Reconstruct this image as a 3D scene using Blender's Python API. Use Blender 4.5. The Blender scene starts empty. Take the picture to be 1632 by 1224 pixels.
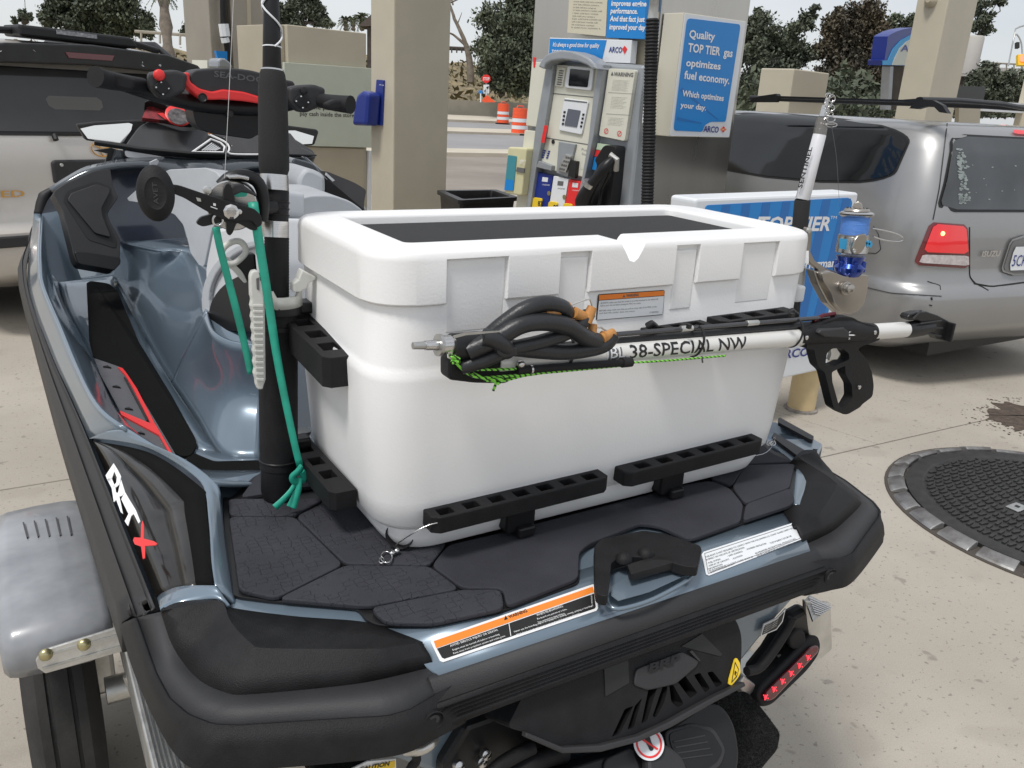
import bpy, bmesh, math, random
from mathutils import Vector, Matrix, noise
random.seed(7)
R = math.radians
scene = bpy.context.scene
C = scene.collection

# ------------------------------------------------------------------ camera
FPX, YAW, PITCH, ROLL = 1316.0, R(58), R(19.1), R(-3.26)
CAM = Vector((-0.72, 0.0, 1.65))
fw = Vector((math.cos(YAW)*math.cos(PITCH), math.sin(YAW)*math.cos(PITCH), -math.sin(PITCH)))
r0 = Vector((math.sin(YAW), -math.cos(YAW), 0)); u0 = r0.cross(fw)
ri = math.cos(ROLL)*r0 - math.sin(ROLL)*u0
up = math.sin(ROLL)*r0 + math.cos(ROLL)*u0
cam = bpy.data.cameras.new('camera'); co = bpy.data.objects.new('camera', cam); C.objects.link(co)
m = Matrix((ri, up, -fw)).transposed().to_4x4(); m.translation = CAM
co.matrix_world = m
cam.sensor_width = 36.0; cam.lens = FPX/1632*36.0
cam.clip_start = 0.02; cam.clip_end = 2000
scene.camera = co

# ------------------------------------------------------------------ sky
w = bpy.data.worlds.new('World'); scene.world = w; w.use_nodes = True
nt = w.node_tree; nt.nodes.clear()
wo = nt.nodes.new('ShaderNodeOutputWorld'); bg = nt.nodes.new('ShaderNodeBackground')
sky = nt.nodes.new('ShaderNodeTexSky'); sky.sky_type = 'NISHITA'; sky.sun_disc = False
SUN_EL, SUN_AZ = R(62), R(200)     # azimuth counter-clockwise from +X
sky.sun_elevation = SUN_EL; sky.sun_rotation = R(90)-SUN_AZ
mixn = nt.nodes.new('ShaderNodeMix'); mixn.data_type = 'RGBA'; mixn.inputs[0].default_value = 0.86
tc = nt.nodes.new('ShaderNodeTexCoord'); nz = nt.nodes.new('ShaderNodeTexNoise')
nz.inputs['Scale'].default_value = 1.6; nz.inputs['Detail'].default_value = 5
mp = nt.nodes.new('ShaderNodeMapping'); mp.inputs['Scale'].default_value = (1, 1, 3)
cr = nt.nodes.new('ShaderNodeValToRGB')
cr.color_ramp.elements[0].position = .3; cr.color_ramp.elements[0].color = (3.8, 3.95, 4.15, 1)
cr.color_ramp.elements[1].position = .7; cr.color_ramp.elements[1].color = (4.9, 4.97, 5.1, 1)
nt.links.new(tc.outputs['Generated'], mp.inputs[0]); nt.links.new(mp.outputs[0], nz.inputs['Vector'])
nt.links.new(nz.outputs[0], cr.inputs[0]); nt.links.new(cr.outputs[0], mixn.inputs[7])
nt.links.new(sky.outputs[0], mixn.inputs[6]); nt.links.new(mixn.outputs[2], bg.inputs[0])
bg.inputs[1].default_value = 0.1
nt.links.new(bg.outputs[0], wo.inputs[0])
sl = bpy.data.lights.new('sun', 'SUN'); sl.energy = 1.5; sl.angle = R(12); sl.color = (1, .97, .93)
so = bpy.data.objects.new('sun', sl); C.objects.link(so)
sd = Vector((math.cos(SUN_EL)*math.cos(SUN_AZ), math.cos(SUN_EL)*math.sin(SUN_AZ), math.sin(SUN_EL)))
so.rotation_euler = sd.to_track_quat('Z', 'Y').to_euler()
scene.view_settings.view_transform = 'Standard'; scene.view_settings.look = 'None'
scene.view_settings.gamma = 1; scene.view_settings.use_curve_mapping = False
scene.view_settings.exposure = 0.74
scene.render.film_transparent = False

# ------------------------------------------------------------------ measuring helpers
def ray(px, py): return fw*FPX + ri*(px-816) - up*(py-612)
def Z(px, py, z): d = ray(px, py); return CAM + d*((z-CAM.z)/d.z)
def Y(px, py, y): d = ray(px, py); return CAM + d*((y-CAM.y)/d.y)
def X(px, py, x): d = ray(px, py); return CAM + d*((x-CAM.x)/d.x)
def D(px, py, dep): return CAM + ray(px, py)*(dep/FPX)
class Plane:
    def __init__(s, o, n): s.o = Vector(o); s.n = Vector(n).normalized()
    def __call__(s, px, py, off=0.0):
        d = ray(px, py); o = s.o + s.n*off
        return CAM + d*((o-CAM).dot(s.n)/d.dot(s.n))
def PZ(z): return Plane((0, 0, z), (0, 0, 1))
def PY(y): return Plane((0, y, 0), (0, -1, 0))
def PX(x): return Plane((x, 0, 0), (-1, 0, 0))
def V(*a): return Vector(a)
def pts(pl, L): return [pl(*p) for p in L]

# ------------------------------------------------------------------ materials
MT = {}
def mat(name, col, rough=.5, metal=0, spec=.5, coat=0, bump=0, bscale=40, var=0, vscale=6, col2=None, trans=0, alpha=1, emit=None, estr=0, detail=4, stretch=None, coord='Object'):
    if name in MT: return MT[name]
    m = bpy.data.materials.new(name); m.use_nodes = True
    t = m.node_tree; b = t.nodes['Principled BSDF']
    b.inputs['Base Color'].default_value = (*col, 1); b.inputs['Roughness'].default_value = rough
    b.inputs['Metallic'].default_value = metal; b.inputs['Specular IOR Level'].default_value = spec
    b.inputs['Coat Weight'].default_value = coat; b.inputs['Coat Roughness'].default_value = .06
    b.inputs['Transmission Weight'].default_value = trans; b.inputs['Alpha'].default_value = alpha
    if emit: b.inputs['Emission Color'].default_value = (*emit, 1); b.inputs['Emission Strength'].default_value = estr
    if var or bump or col2:
        tc = t.nodes.new('ShaderNodeTexCoord'); src = tc.outputs[coord]
        if stretch:
            mpn = t.nodes.new('ShaderNodeMapping'); mpn.inputs['Scale'].default_value = stretch
            t.links.new(src, mpn.inputs[0]); src = mpn.outputs[0]
    if var or col2:
        n = t.nodes.new('ShaderNodeTexNoise'); n.inputs['Scale'].default_value = vscale; n.inputs['Detail'].default_value = detail
        n.inputs['Roughness'].default_value = .6
        t.links.new(src, n.inputs['Vector'])
        r_ = t.nodes.new('ShaderNodeValToRGB')
        r_.color_ramp.elements[0].position = .35; r_.color_ramp.elements[1].position = .68
        a = col2 if col2 else tuple(c*(1-var) for c in col)
        bb = col if col2 else tuple(min(1, c*(1+var)) for c in col)
        r_.color_ramp.elements[0].color = (*a, 1); r_.color_ramp.elements[1].color = (*bb, 1)
        t.links.new(n.outputs[0], r_.inputs[0]); t.links.new(r_.outputs[0], b.inputs['Base Color'])
        rr = t.nodes.new('ShaderNodeMapRange'); rr.inputs[3].default_value = rough*.85; rr.inputs[4].default_value = min(1, rough*1.18)
        t.links.new(n.outputs[0], rr.inputs[0]); t.links.new(rr.outputs[0], b.inputs['Roughness'])
    if bump:
        n2 = t.nodes.new('ShaderNodeTexNoise'); n2.inputs['Scale'].default_value = bscale; n2.inputs['Detail'].default_value = 3
        t.links.new(src, n2.inputs['Vector'])
        bn = t.nodes.new('ShaderNodeBump'); bn.inputs['Strength'].default_value = bump; bn.inputs['Distance'].default_value = .002
        t.links.new(n2.outputs[0], bn.inputs['Height']); t.links.new(bn.outputs[0], b.inputs['Normal'])
    MT[name] = m; return m

paint = mat('blue grey metallic paint', (.155, .205, .255), .32, .3, coat=.8, var=.04, vscale=3)
paintd = mat('dark slate gloss panel', (.035, .045, .06), .12, 0, coat=.8, var=.1)
blk = mat('textured black plastic', (.010, .010, .011), .55, spec=.28, bump=.45, bscale=700, var=.3, vscale=30, detail=8)
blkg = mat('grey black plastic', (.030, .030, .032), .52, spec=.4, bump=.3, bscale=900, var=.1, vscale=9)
blks = mat('satin black plastic', (.011, .011, .012), .38, spec=.35, var=.15, vscale=20)
rub = mat('black rubber', (.013, .013, .014), .65, spec=.3, bump=.3, bscale=300, var=.2, vscale=20)
tyrem = mat('tyre rubber', (.028, .027, .026), .8, bump=.4, bscale=200, var=.3, vscale=15)
matf = mat('slate foam mat', (.034, .035, .043), .75, spec=.3, bump=.5, bscale=600, var=.18, vscale=9)
padm = mat('black traction mat', (.006, .006, .006), .9, spec=.12, bump=.8, bscale=700, var=.2, vscale=30)
padg = mat('grey traction pad', (.09, .09, .10), .7, bump=.4, bscale=500, var=.12, vscale=12)
red = mat('red plastic', (.75, .03, .03), .4)
white = mat('moulded white plastic', (.86, .86, .855), .4, bump=.15, bscale=300, vscale=3.2, col2=(.825, .82, .81), spec=.4, detail=7)
whites = mat('white print', (.8, .8, .8), .5)
carbon = mat('gloss dark brown graphic', (.016, .0145, .013), .2, spec=.4, coat=.25, var=.25, vscale=30)
silver = mat('brushed silver', (.62, .61, .6), .25, 1, var=.1, vscale=20, stretch=(1, 1, 30))
alu = mat('cast aluminium', (.62, .61, .58), .42, .85, bump=.5, bscale=120, var=.15, vscale=10)
galv = mat('galvanised alloy', (.55, .55, .53), .38, .9, var=.2, vscale=14)
brass = mat('zinc yellow bolt', (.5, .45, .25), .3, .9)
seatg = mat('light grey vinyl', (.42, .44, .46), .5, bump=.3, bscale=400, var=.06)
seatw = mat('pale grey vinyl', (.56, .57, .585), .45, bump=.2, bscale=400, var=.04)
mirr = mat('mirror glass', (.9, .9, .9), .03, 1)
teal = mat('teal rubber ribbon', (.02, .36, .25), .45, var=.15, vscale=30)
amber = mat('amber latex', (.48, .22, .06), .35, var=.15, vscale=60)
grey_pl = mat('grey fender plastic', (.35, .36, .38), .3, coat=.3, var=.35, vscale=5, col2=(.2, .21, .225))
orange = mat('orange sticker', (.85, .22, .02), .4)
yellow = mat('yellow sticker', (.80, .55, .03), .4)
cream = mat('cream painted steel', (.50, .455, .355), .55, var=.05, vscale=2, bump=.15, bscale=40)
cream2 = mat('tan painted steel', (.43, .38, .285), .5, var=.05, vscale=3)
panelc = mat('off white dispenser panel', (.66, .65, .55), .4, var=.03)
pgrey = mat('grey dispenser casting', (.33, .35, .37), .4, .3, var=.06)
steel = mat('stainless cladding', (.50, .475, .435), .28, .88, var=.05, vscale=1.2, stretch=(2, 2, .4), bump=.03, bscale=6)
sblue = mat('sign blue', (.008, .22, .60), .4)
sblued = mat('sign darker blue ray', (.012, .15, .46), .4)
navy = mat('navy', (.012, .03, .22), .35)
swhite = mat('sign white', (.72, .74, .76), .4)
black = mat('black print', (.012, .012, .012), .5)
gprint = mat('grey print', (.12, .12, .12), .6)
glassd = mat('dark tinted glass', (.012, .014, .016), .06, 0, spec=.6, var=.3, vscale=2)
vsil = mat('van silver grey paint', (.31, .31, .31), .36, .5, coat=.7, var=.03, vscale=2)
vgold = mat('pale champagne paint', (.56, .53, .49), .34, .35, coat=.6, var=.03, vscale=2)
redlens = mat('red lamp lens', (.45, .012, .02), .12, coat=1, emit=(.9, .02, .02), estr=.25)
clrlens = mat('clear lamp lens', (.55, .5, .5), .15, coat=1, var=.2, vscale=40)
lit = mat('lit red lamp', (1, .1, .05), .3, emit=(1, .05, .03), estr=5)
lightorange = mat('construction orange', (.85, .10, .03), .5, var=.06)

# ------------------------------------------------------------------ object helpers
def XC(y): return -max(0, y-.9)*.034      # centre line of the craft, which stands slightly askew
INV = {}
def thing(name, label, cat, loc=(0, 0, 0), rotz=0, group=None):
    o = bpy.data.objects.new(name, None); C.objects.link(o)
    o.empty_display_size = .1
    o.location = loc; o.rotation_euler = (0, 0, rotz)
    o['label'] = label; o['category'] = cat
    if group: o['group'] = group
    INV[o.name] = (Matrix.Translation(loc) @ Matrix.Rotation(rotz, 4, 'Z')).inverted()
    return o
class MB:
    def __init__(s): s.v = []; s.f = []
    def add(s, v, f):
        n = len(s.v); s.v += [Vector(a) for a in v]; s.f += [tuple(i+n for i in a) for a in f]; return s
    def prism(s, P, vec):
        n = len(P); vec = Vector(vec)
        nr = Vector((0, 0, 0))
        for i in range(n): nr += P[i].cross(P[(i+1) % n])
        if nr.dot(vec) > 0: P = P[::-1]
        v = list(P)+[p+vec for p in P]
        f = [tuple(range(n)), tuple(range(2*n-1, n-1, -1))]
        f += [(i, i+n, (i+1) % n+n, (i+1) % n) for i in range(n)]
        return s.add(v, f)
    def box(s, c, sx, sy, sz, M=None):
        v = [Vector((x*sx/2, y*sy/2, z*sz/2)) for x in (-1, 1) for y in (-1, 1) for z in (-1, 1)]
        if M: v = [M @ a for a in v]
        v = [a+Vector(c) for a in v]
        return s.add(v, [(0, 1, 3, 2), (4, 6, 7, 5), (0, 4, 5, 1), (2, 3, 7, 6), (0, 2, 6, 4), (1, 5, 7, 3)])
    def grid(s, rows, closed=False):
        nu = len(rows[0]); v = [p for r in rows for p in r]; f = []
        for j in range(len(rows)-1):
            for i in range(nu if closed else nu-1):
                a = j*nu+i; b = j*nu+(i+1) % nu
                f.append((a, b, b+nu, a+nu))
        return s.add(v, f)
    def rings(s, loops, cap0=True, cap1=True):
        n = len(loops[0]); s0 = len(s.v); s.grid(loops, True)
        k = len(loops)
        if cap0: s.f.append(tuple(s0+i for i in range(n-1, -1, -1)))
        if cap1: s.f.append(tuple(s0+(k-1)*n+i for i in range(n)))
        return s
    def tube(s, P, r, n=10, caps=True, flat=1.0, upv=None):
        P = [Vector(p) for p in P]; loops = []
        last = None
        for i, p in enumerate(P):
            t = (P[min(i+1, len(P)-1)]-P[max(i-1, 0)])
            if t.length < 1e-9: t = Vector((0, 0, 1))
            t.normalize()
            if last is None:
                a = Vector(upv) if upv else (Vector((0, 0, 1)) if abs(t.z) < .9 else Vector((0, 1, 0)))
            else: a = last
            a = (a-t*a.dot(t)).normalized(); last = a; b = t.cross(a)
            rr = r[i] if isinstance(r, (list, tuple)) else r
            loops.append([p+a*rr*math.cos(2*math.pi*k/n)+b*rr*flat*math.sin(2*math.pi*k/n) for k in range(n)])
        return s.rings(loops, caps, caps)
    def lathe(s, o, ax, prof, n=24, caps=True):
        """prof: (distance along axis, radius)"""
        o = Vector(o); ax = Vector(ax).normalized()
        a = Vector((0, 0, 1)) if abs(ax.z) < .9 else Vector((1, 0, 0))
        a = (a-ax*a.dot(ax)).normalized(); b = ax.cross(a)
        loops = [[o+ax*h+a*r*math.cos(2*math.pi*k/n)+b*r*math.sin(2*math.pi*k/n) for k in range(n)] for h, r in prof]
        return s.rings(loops, caps, caps)
    def mirror(s):
        return MB().add([Vector((2*XC(p.y)-p.x, p.y, p.z)) for p in s.v], [f[::-1] for f in s.f])
def build(name, mb, mt, parent=None, smooth=None, bevel=0, seg=2, kind=None, world=True, sub=0, solid=0, label=None):
    me = bpy.data.meshes.new(name)
    vs = mb.v
    if solid:       # thickness always grows away from the side that is looked at
        a = Vector((0, 0, 0)); c_ = sum(vs, Vector((0, 0, 0)))/len(vs)
        for f in mb.f:
            if len(f) > 3: a += (vs[f[2]]-vs[f[0]]).cross(vs[f[3]]-vs[f[1]])
        if a.dot((CAM-c_).normalized()*.3+Vector((0, 0, .7))) < 0: mb.f = [f[::-1] for f in mb.f]
    if parent is not None and world and parent.name in INV:
        I = INV[parent.name]; vs = [I @ p for p in vs]
    me.from_pydata([tuple(p) for p in vs], [], mb.f); me.materials.append(mt)
    me.validate()
    if smooth is not None:
        me.polygons.foreach_set('use_smooth', [True]*len(me.polygons))
        if smooth < 170: me.set_sharp_from_angle(angle=R(smooth))
    o = bpy.data.objects.new(name, me); C.objects.link(o)
    if parent is not None:
        o.parent = parent
        if parent.name in INV: INV[o.name] = INV[parent.name]
    if solid:
        md = o.modifiers.new('s', 'SOLIDIFY'); md.thickness = solid; md.offset = -1
    if bevel:
        md = o.modifiers.new('b', 'BEVEL'); md.width = bevel; md.segments = seg; md.limit_method = 'ANGLE'; md.angle_limit = R(35); md.harden_normals = False
    if sub:
        md = o.modifiers.new('u', 'SUBSURF'); md.levels = sub; md.render_levels = sub
    if kind: o['kind'] = kind
    if label: o['label'] = label
    return o
def tag(o, label, cat, group=None):
    o['label'] = label; o['category'] = cat
    if group: o['group'] = group
    return o
def struct(name, mb, mt, **k):
    o = build(name, mb, mt, **k); o['kind'] = 'structure'; return o
def inst(name, src, M, parent):
    o = bpy.data.objects.new(name, src.data); C.objects.link(o)
    o.parent = parent; o.matrix_local = M
    for md in src.modifiers:
        n = o.modifiers.new(md.name, md.type)
        for a in ('width', 'segments', 'limit_method', 'angle_limit'):
            if hasattr(md, a): setattr(n, a, getattr(md, a))
    return o
def rnd(P, r, n=4):
    """round the corners of a polygon; r one number or one per corner"""
    out = []; N = len(P)
    for i in range(N):
        p = P[i]; a = P[i-1]-p; b = P[(i+1) % N]-p
        rr = r[i] if isinstance(r, (list, tuple)) else r
        d = min(rr, a.length*.48, b.length*.48)
        if d < 1e-6: out.append(p); continue
        A = p+a.normalized()*d; B = p+b.normalized()*d
        for k in range(n+1):
            t = k/n; out.append(A*(1-t)**2+p*2*t*(1-t)+B*t*t)
    return out
def plate(name, pl, L, t0, t1, mt, parent=None, r=0, bevel=0, n=4, **k):
    """polygon seen at pixels L on plane pl, extruded along the plane normal from t0 to t1"""
    P = pts(pl, L)
    if r: P = rnd(P, r, n)
    P = [p+pl.n*t0 for p in P]
    return build(name, MB().prism(P, pl.n*(t1-t0)), mt, parent, bevel=bevel, **k)
def cr(P, n):
    """Catmull-Rom resample of an open polyline to n points by arc length"""
    P = [Vector(p) for p in P]; dense = []
    for i in range(len(P)-1):
        a = P[max(i-1, 0)]; b = P[i]; c = P[i+1]; d = P[min(i+2, len(P)-1)]
        for k in range(12):
            t = k/12
            dense.append(.5*((2*b)+(c-a)*t+(2*a-5*b+4*c-d)*t*t+(3*b-a-3*c+d)*t**3))
    dense.append(P[-1])
    L = [0]
    for i in range(1, len(dense)): L.append(L[-1]+(dense[i]-dense[i-1]).length)
    out = []; j = 0
    for k in range(n):
        s = L[-1]*k/(n-1)
        while j < len(L)-2 and L[j+1] < s: j += 1
        u = (s-L[j])/max(1e-9, L[j+1]-L[j]); out.append(dense[j].lerp(dense[j+1], min(1, max(0, u))))
    return out
def lin(P, n):
    P = [Vector(p) for p in P]; L = [0]
    for i in range(1, len(P)): L.append(L[-1]+(P[i]-P[i-1]).length)
    out = []
    for k in range(n):
        s = L[-1]*k/(n-1); j = 0
        while j < len(L)-2 and L[j+1] < s: j += 1
        u = (s-L[j])/max(1e-9, L[j+1]-L[j]); out.append(P[j].lerp(P[j+1], u))
    return out
def loft(curves, n=24, m=1, smoothm=False):
    """surface through measured curves"""
    rows = [cr(c, n) for c in curves]
    if m > 1:
        cols = []
        for i in range(n):
            col = [r[i] for r in rows]
            cols.append(cr(col, m*(len(rows)-1)+1) if smoothm else lin(col, m*(len(rows)-1)+1))
        rows = [[cols[i][j] for i in range(n)] for j in range(len(cols[0]))]
    return rows
def face_cam(mb):
    return mb
def text(name, s, mt, parent, o, xd, yd, width=None, height=None, depth=.0006, shear=0, bold=0, align='LEFT', spacing=1, mb=None):
    """lettering: first baseline point o, reading direction xd, up direction yd"""
    cu = bpy.data.curves.new('t', 'FONT'); cu.body = s; cu.size = 1; cu.resolution_u = 2
    cu.shear = shear; cu.offset = bold; cu.space_character = spacing
    ob = bpy.data.objects.new('t', cu); C.objects.link(ob)
    dg = bpy.context.evaluated_depsgraph_get(); me = bpy.data.meshes.new_from_object(ob.evaluated_get(dg))
    vs = [v.co.copy() for v in me.vertices]; fs = [tuple(p.vertices) for p in me.polygons]
    bpy.data.objects.remove(ob); bpy.data.curves.remove(cu); bpy.data.meshes.remove(me)
    if not vs: return None
    x0 = min(v.x for v in vs); x1 = max(v.x for v in vs); y1 = max(v.y for v in vs); y0 = min(0, min(v.y for v in vs))
    xd = Vector(xd).normalized(); yd = Vector(yd); yd = (yd-xd*yd.dot(xd)).normalized(); nd = xd.cross(yd)
    sy = (height/.72) if height else width/(x1-x0); sx = (width/(x1-x0)) if width else sy
    o = Vector(o)
    vv = [o+xd*((v.x-x0)*sx)+yd*(v.y*sy)+nd*depth for v in vs]
    if mb is not None: mb.add(vv, fs); return mb
    return build(name, MB().add(vv, fs), mt, parent)
def ptext(name, s, mt, parent, pl, a, b, hpx, off=.001, mb=None, **k):
    """lettering on plane pl with its baseline from pixel a to pixel b and capital height of hpx pixels"""
    A = pl(*a, off); B = pl(*b, off); xd = B-A
    L_ = max(1, math.dist(a, b)); T = pl(a[0]+(b[1]-a[1])*hpx/L_, a[1]-(b[0]-a[0])*hpx/L_, off)
    yd = T-A; yd2 = yd-xd.normalized()*yd.dot(xd.normalized())
    return text(name, s, mt, parent, A, xd, yd2, width=xd.length, height=yd2.length, depth=0, mb=mb, **k)
# ------------------------------------------------------------------ ground
conc = mat('old pump apron concrete', (.44, .40, .34), .8, bump=.5, bscale=60, vscale=.8, col2=(.35, .315, .265), detail=9)
def speckle(m, scale=55, thr=.64, dark=(.09, .08, .07), amt=.5):
    """small stains and pits on a surface"""
    t = m.node_tree; b = t.nodes['Principled BSDF']; src = b.inputs['Base Color'].links[0].from_socket
    tc = t.nodes.new('ShaderNodeTexCoord')
    prev = src
    for sc, th, am in ((scale, thr, amt), (scale*.22, thr+.03, amt*.8), (3.1, .60, .16)):
        n = t.nodes.new('ShaderNodeTexNoise'); n.inputs['Scale'].default_value = sc; n.inputs['Detail'].default_value = 2.5
        t.links.new(tc.outputs['Object'], n.inputs['Vector'])
        mr = t.nodes.new('ShaderNodeMapRange'); mr.inputs[1].default_value = th; mr.inputs[2].default_value = th+.05
        mr.inputs[4].default_value = am; t.links.new(n.outputs[0], mr.inputs[0])
        mx = t.nodes.new('ShaderNodeMix'); mx.data_type = 'RGBA'; mx.inputs[7].default_value = (*dark, 1) if sc > 5 else (.20, .17, .14, 1)
        t.links.new(mr.outputs[0], mx.inputs[0]); t.links.new(prev, mx.inputs[6]); prev = mx.outputs[2]
    # fine grain
    n = t.nodes.new('ShaderNodeTexNoise'); n.inputs['Scale'].default_value = 240; n.inputs['Detail'].default_value = 2
    t.links.new(tc.outputs['Object'], n.inputs['Vector'])
    mr = t.nodes.new('ShaderNodeMapRange'); mr.inputs[3].default_value = .80; mr.inputs[4].default_value = 1.18
    t.links.new(n.outputs[0], mr.inputs[0])
    vm = t.nodes.new('ShaderNodeVectorMath'); vm.operation = 'SCALE'
    t.links.new(prev, vm.inputs[0]); t.links.new(mr.outputs[0], vm.inputs['Scale'])
    t.links.new(vm.outputs[0], b.inputs['Base Color'])
speckle(conc)
dirt = mat('ground base', (.13, .11, .09), .9, bump=.4, bscale=30, var=.25, vscale=.3)
asph = mat('worn road surface', (.27, .265, .265), .85, var=.1, vscale=.25, bump=.3, bscale=30)
brownc = mat('dirty apron concrete', (.30, .265, .225), .85, vscale=.35, col2=(.20, .175, .15))
kerbm = mat('pale kerb concrete', (.52, .47, .38), .8, var=.08, vscale=1)
wallm = mat('barrier concrete', (.42, .39, .32), .85, var=.1, vscale=.5)
g = MB().add([(-400, -60, -.03), (600, -60, -.03), (600, 700, -.03), (-400, 700, -.03)], [(0, 1, 2, 3)])
struct('ground', g, dirt)
slab_root = struct('forecourt', MB().add([(-14, -6, -.022), (14, -6, -.022), (14, 13.4, -.022), (-14, 13.4, -.022)], [(0, 1, 2, 3)]), dirt)
gp = .006
def slab(P):
    P = [Vector((x, y, 0)) for x, y in P]
    c = sum(P, Vector())/len(P)
    P = [p+(c-p).normalized()*gp for p in P]
    build('slab', MB().prism([p+V(0, 0, -.02) for p in P], (0, 0, .02)), conc, slab_root, bevel=.004, seg=2)
for x0, x1 in ((-14, -9.4), (-9.4, -4.8), (-4.8, .2)):
    for y0, y1 in ((-6, -1), (-1, 3.7), (3.7, 8.4), (8.4, 13.3)):
        slab([(x0, y0), (x1, y0), (x1, y1), (x0, y1)])
yb = lambda x: 2.45-.03*(x-3)
slab([(.2, -6), (5.6, -6), (5.6, -1.9), (.2, -1.9)]); slab([(5.6, -6), (14, -6), (14, -1.9), (5.6, -1.9)])
slab([(.2, -1.9), (5.6, -1.9), (5.6, yb(5.6)), (.2, yb(.2))])
slab([(5.6, -1.9), (14, -1.9), (14, yb(14)), (5.6, yb(5.6))])
slab([(.2, yb(.2)), (3.15, yb(3.15)), (2.05, 7.0), (.2, 7.0)])
slab([(3.15, yb(3.15)), (8, yb(8)), (7.0, 7.0), (2.05, 7.0)])
slab([(8, yb(8)), (14, yb(14)), (14, 7.0), (7.0, 7.0)])
for x0, x1 in ((.2, 5), (5, 10), (10, 14)): slab([(x0, 7.0), (x1, 7.0), (x1, 13.3), (x0, 13.3)])
# oil stain patch with loose grit at the right edge of the picture
oil = mat('brown rusty patch', (.11, .08, .06), .9, vscale=25, col2=(.05, .038, .03), bump=.6, bscale=90)
pc = Z(1640, 665, 0)
P = [pc+V(.30*math.cos(a)*(1+.5*(noise.noise(Vector((3*math.cos(a), 3*math.sin(a), 2)))+.4*noise.noise(Vector((12*math.cos(a), 12*math.sin(a), 5))))), .20*math.sin(a)*(1+.5*noise.noise(Vector((4*math.cos(a), 4*math.sin(a), 8)))), .001) for a in [k*math.pi/45 for k in range(90)]]
gr_ = MB(); rq = random.Random(21)
for k in range(260):
    a = rq.uniform(0, 6.28); d = rq.uniform(.75, 1.5); q = pc+V(.32*math.cos(a)*d, .22*math.sin(a)*d, .001); s_ = rq.uniform(.003, .011)
    gr_.add([q+V(s_*math.cos(b)*rq.uniform(.6, 1), s_*math.sin(b)*rq.uniform(.6, 1), .001) for b in (0, 1.05, 2.1, 3.14, 4.2, 5.2)], [tuple(range(6))])
build('grit', gr_, oil, kind='stuff')['label'] = 'brown grit scattered around the rusty patch on the concrete'
o = build('ground_patch', MB().prism(P, (0, 0, .002)), oil); o['kind'] = 'structure'
# strips behind the station
def strip(name, ya, yb_, z0, h, mt, dx=220, kind='structure'):
    a = Z(760, ya, 0); b = Z(760, yb_, 0)
    P = [V(-dx, a.y-.02*0, z0), V(dx*1.3, a.y, z0), V(dx*1.3, b.y, z0), V(-dx, b.y, z0)]
    return struct(name, MB().prism(P, (0, 0, h)), mt)
struct('apron', MB().prism([V(-60, 13.4, -.02), V(60, 13.4, -.02), V(60, Z(760, 250, 0).y, -.02), V(-60, Z(760, 250, 0).y, -.02)], (0, 0, .02)), brownc)
strip('kerb', 250, 243, -.02, .13, kerbm)
strip('road', 242.6, 214.5, -.02, .03, asph)
strip('kerb_island', 214, 207.5, -.02, .12, kerbm)
strip('road_far', 207, 196, -.02, .03, asph)
strip('pavement', 195.5, 187.5, -.02, .16, kerbm)
yw = Z(760, 187, 0).y
tag(build('retaining_wall', MB().box((20, yw+.2, .62), 300, .35, 1.28), wallm), 'long low tan concrete barrier wall beyond the road below the brush hill', 'wall')

# hill with dry brush
hillm = mat('dry brush hillside', (.30, .235, .13), .95, vscale=.9, col2=(.10, .085, .05), detail=10, bump=1, bscale=3)
rows = []
for j in range(26):
    row = []
    for i in range(150):
        x = -150+i*2.6; t = j/25; y = yw+1+t*55
        h = 6.2*(t**.75)*(1+.12*math.sin(x*.05+1))*(.66+.34*min(1, max(0, (x-24)/20)) if x < 75 else max(.25, 1-(x-75)/50))
        h += noise.noise(Vector((x*.2, y*.2, 0)))*1.1*min(1, t*6)+noise.noise(Vector((x*.6, y*.6, 3)))*.5*min(1, t*6)
        row.append(V(x, y, max(-.02, h)))
    rows.append(row)
struct('hill', MB().grid(rows), hillm, smooth=180)
def hill_z(x, y):
    t = min(1, max(0, (y-yw-1)/55))
    h = 6.2*(t**.75)*(1+.12*math.sin(x*.05+1))*(.66+.34*min(1, max(0, (x-24)/20)) if x < 75 else max(.25, 1-(x-75)/50))
    return max(0, h+noise.noise(Vector((x*.2, y*.2, 0)))*1.1*min(1, t*6))
brush = MB(); rb = random.Random(3)
for k in range(9000):
    x = rb.uniform(-70, 110); y = yw+1+rb.random()**1.6*50; z = hill_z(x, y)+rb.uniform(-.1, .7)
    s = rb.uniform(.15, .5); d = V(rb.gauss(0, 1), rb.gauss(0, 1), rb.gauss(0, 1)).normalized(); e = d.cross(V(rb.random(), rb.random(), 1)).normalized()
    p = V(x, y, z); brush.add([p-d*s, p+e*s*.5, p+d*s, p-e*s*.5], [(0, 1, 2, 3)])
brushm = mat('dry brush', (.24, .19, .10), .9, vscale=.4, col2=(.05, .055, .03), detail=6)
build('hill_brush', brush, brushm, kind='stuff')['label'] = 'dry tan and olive brush covering the hillside behind the road'

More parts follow.
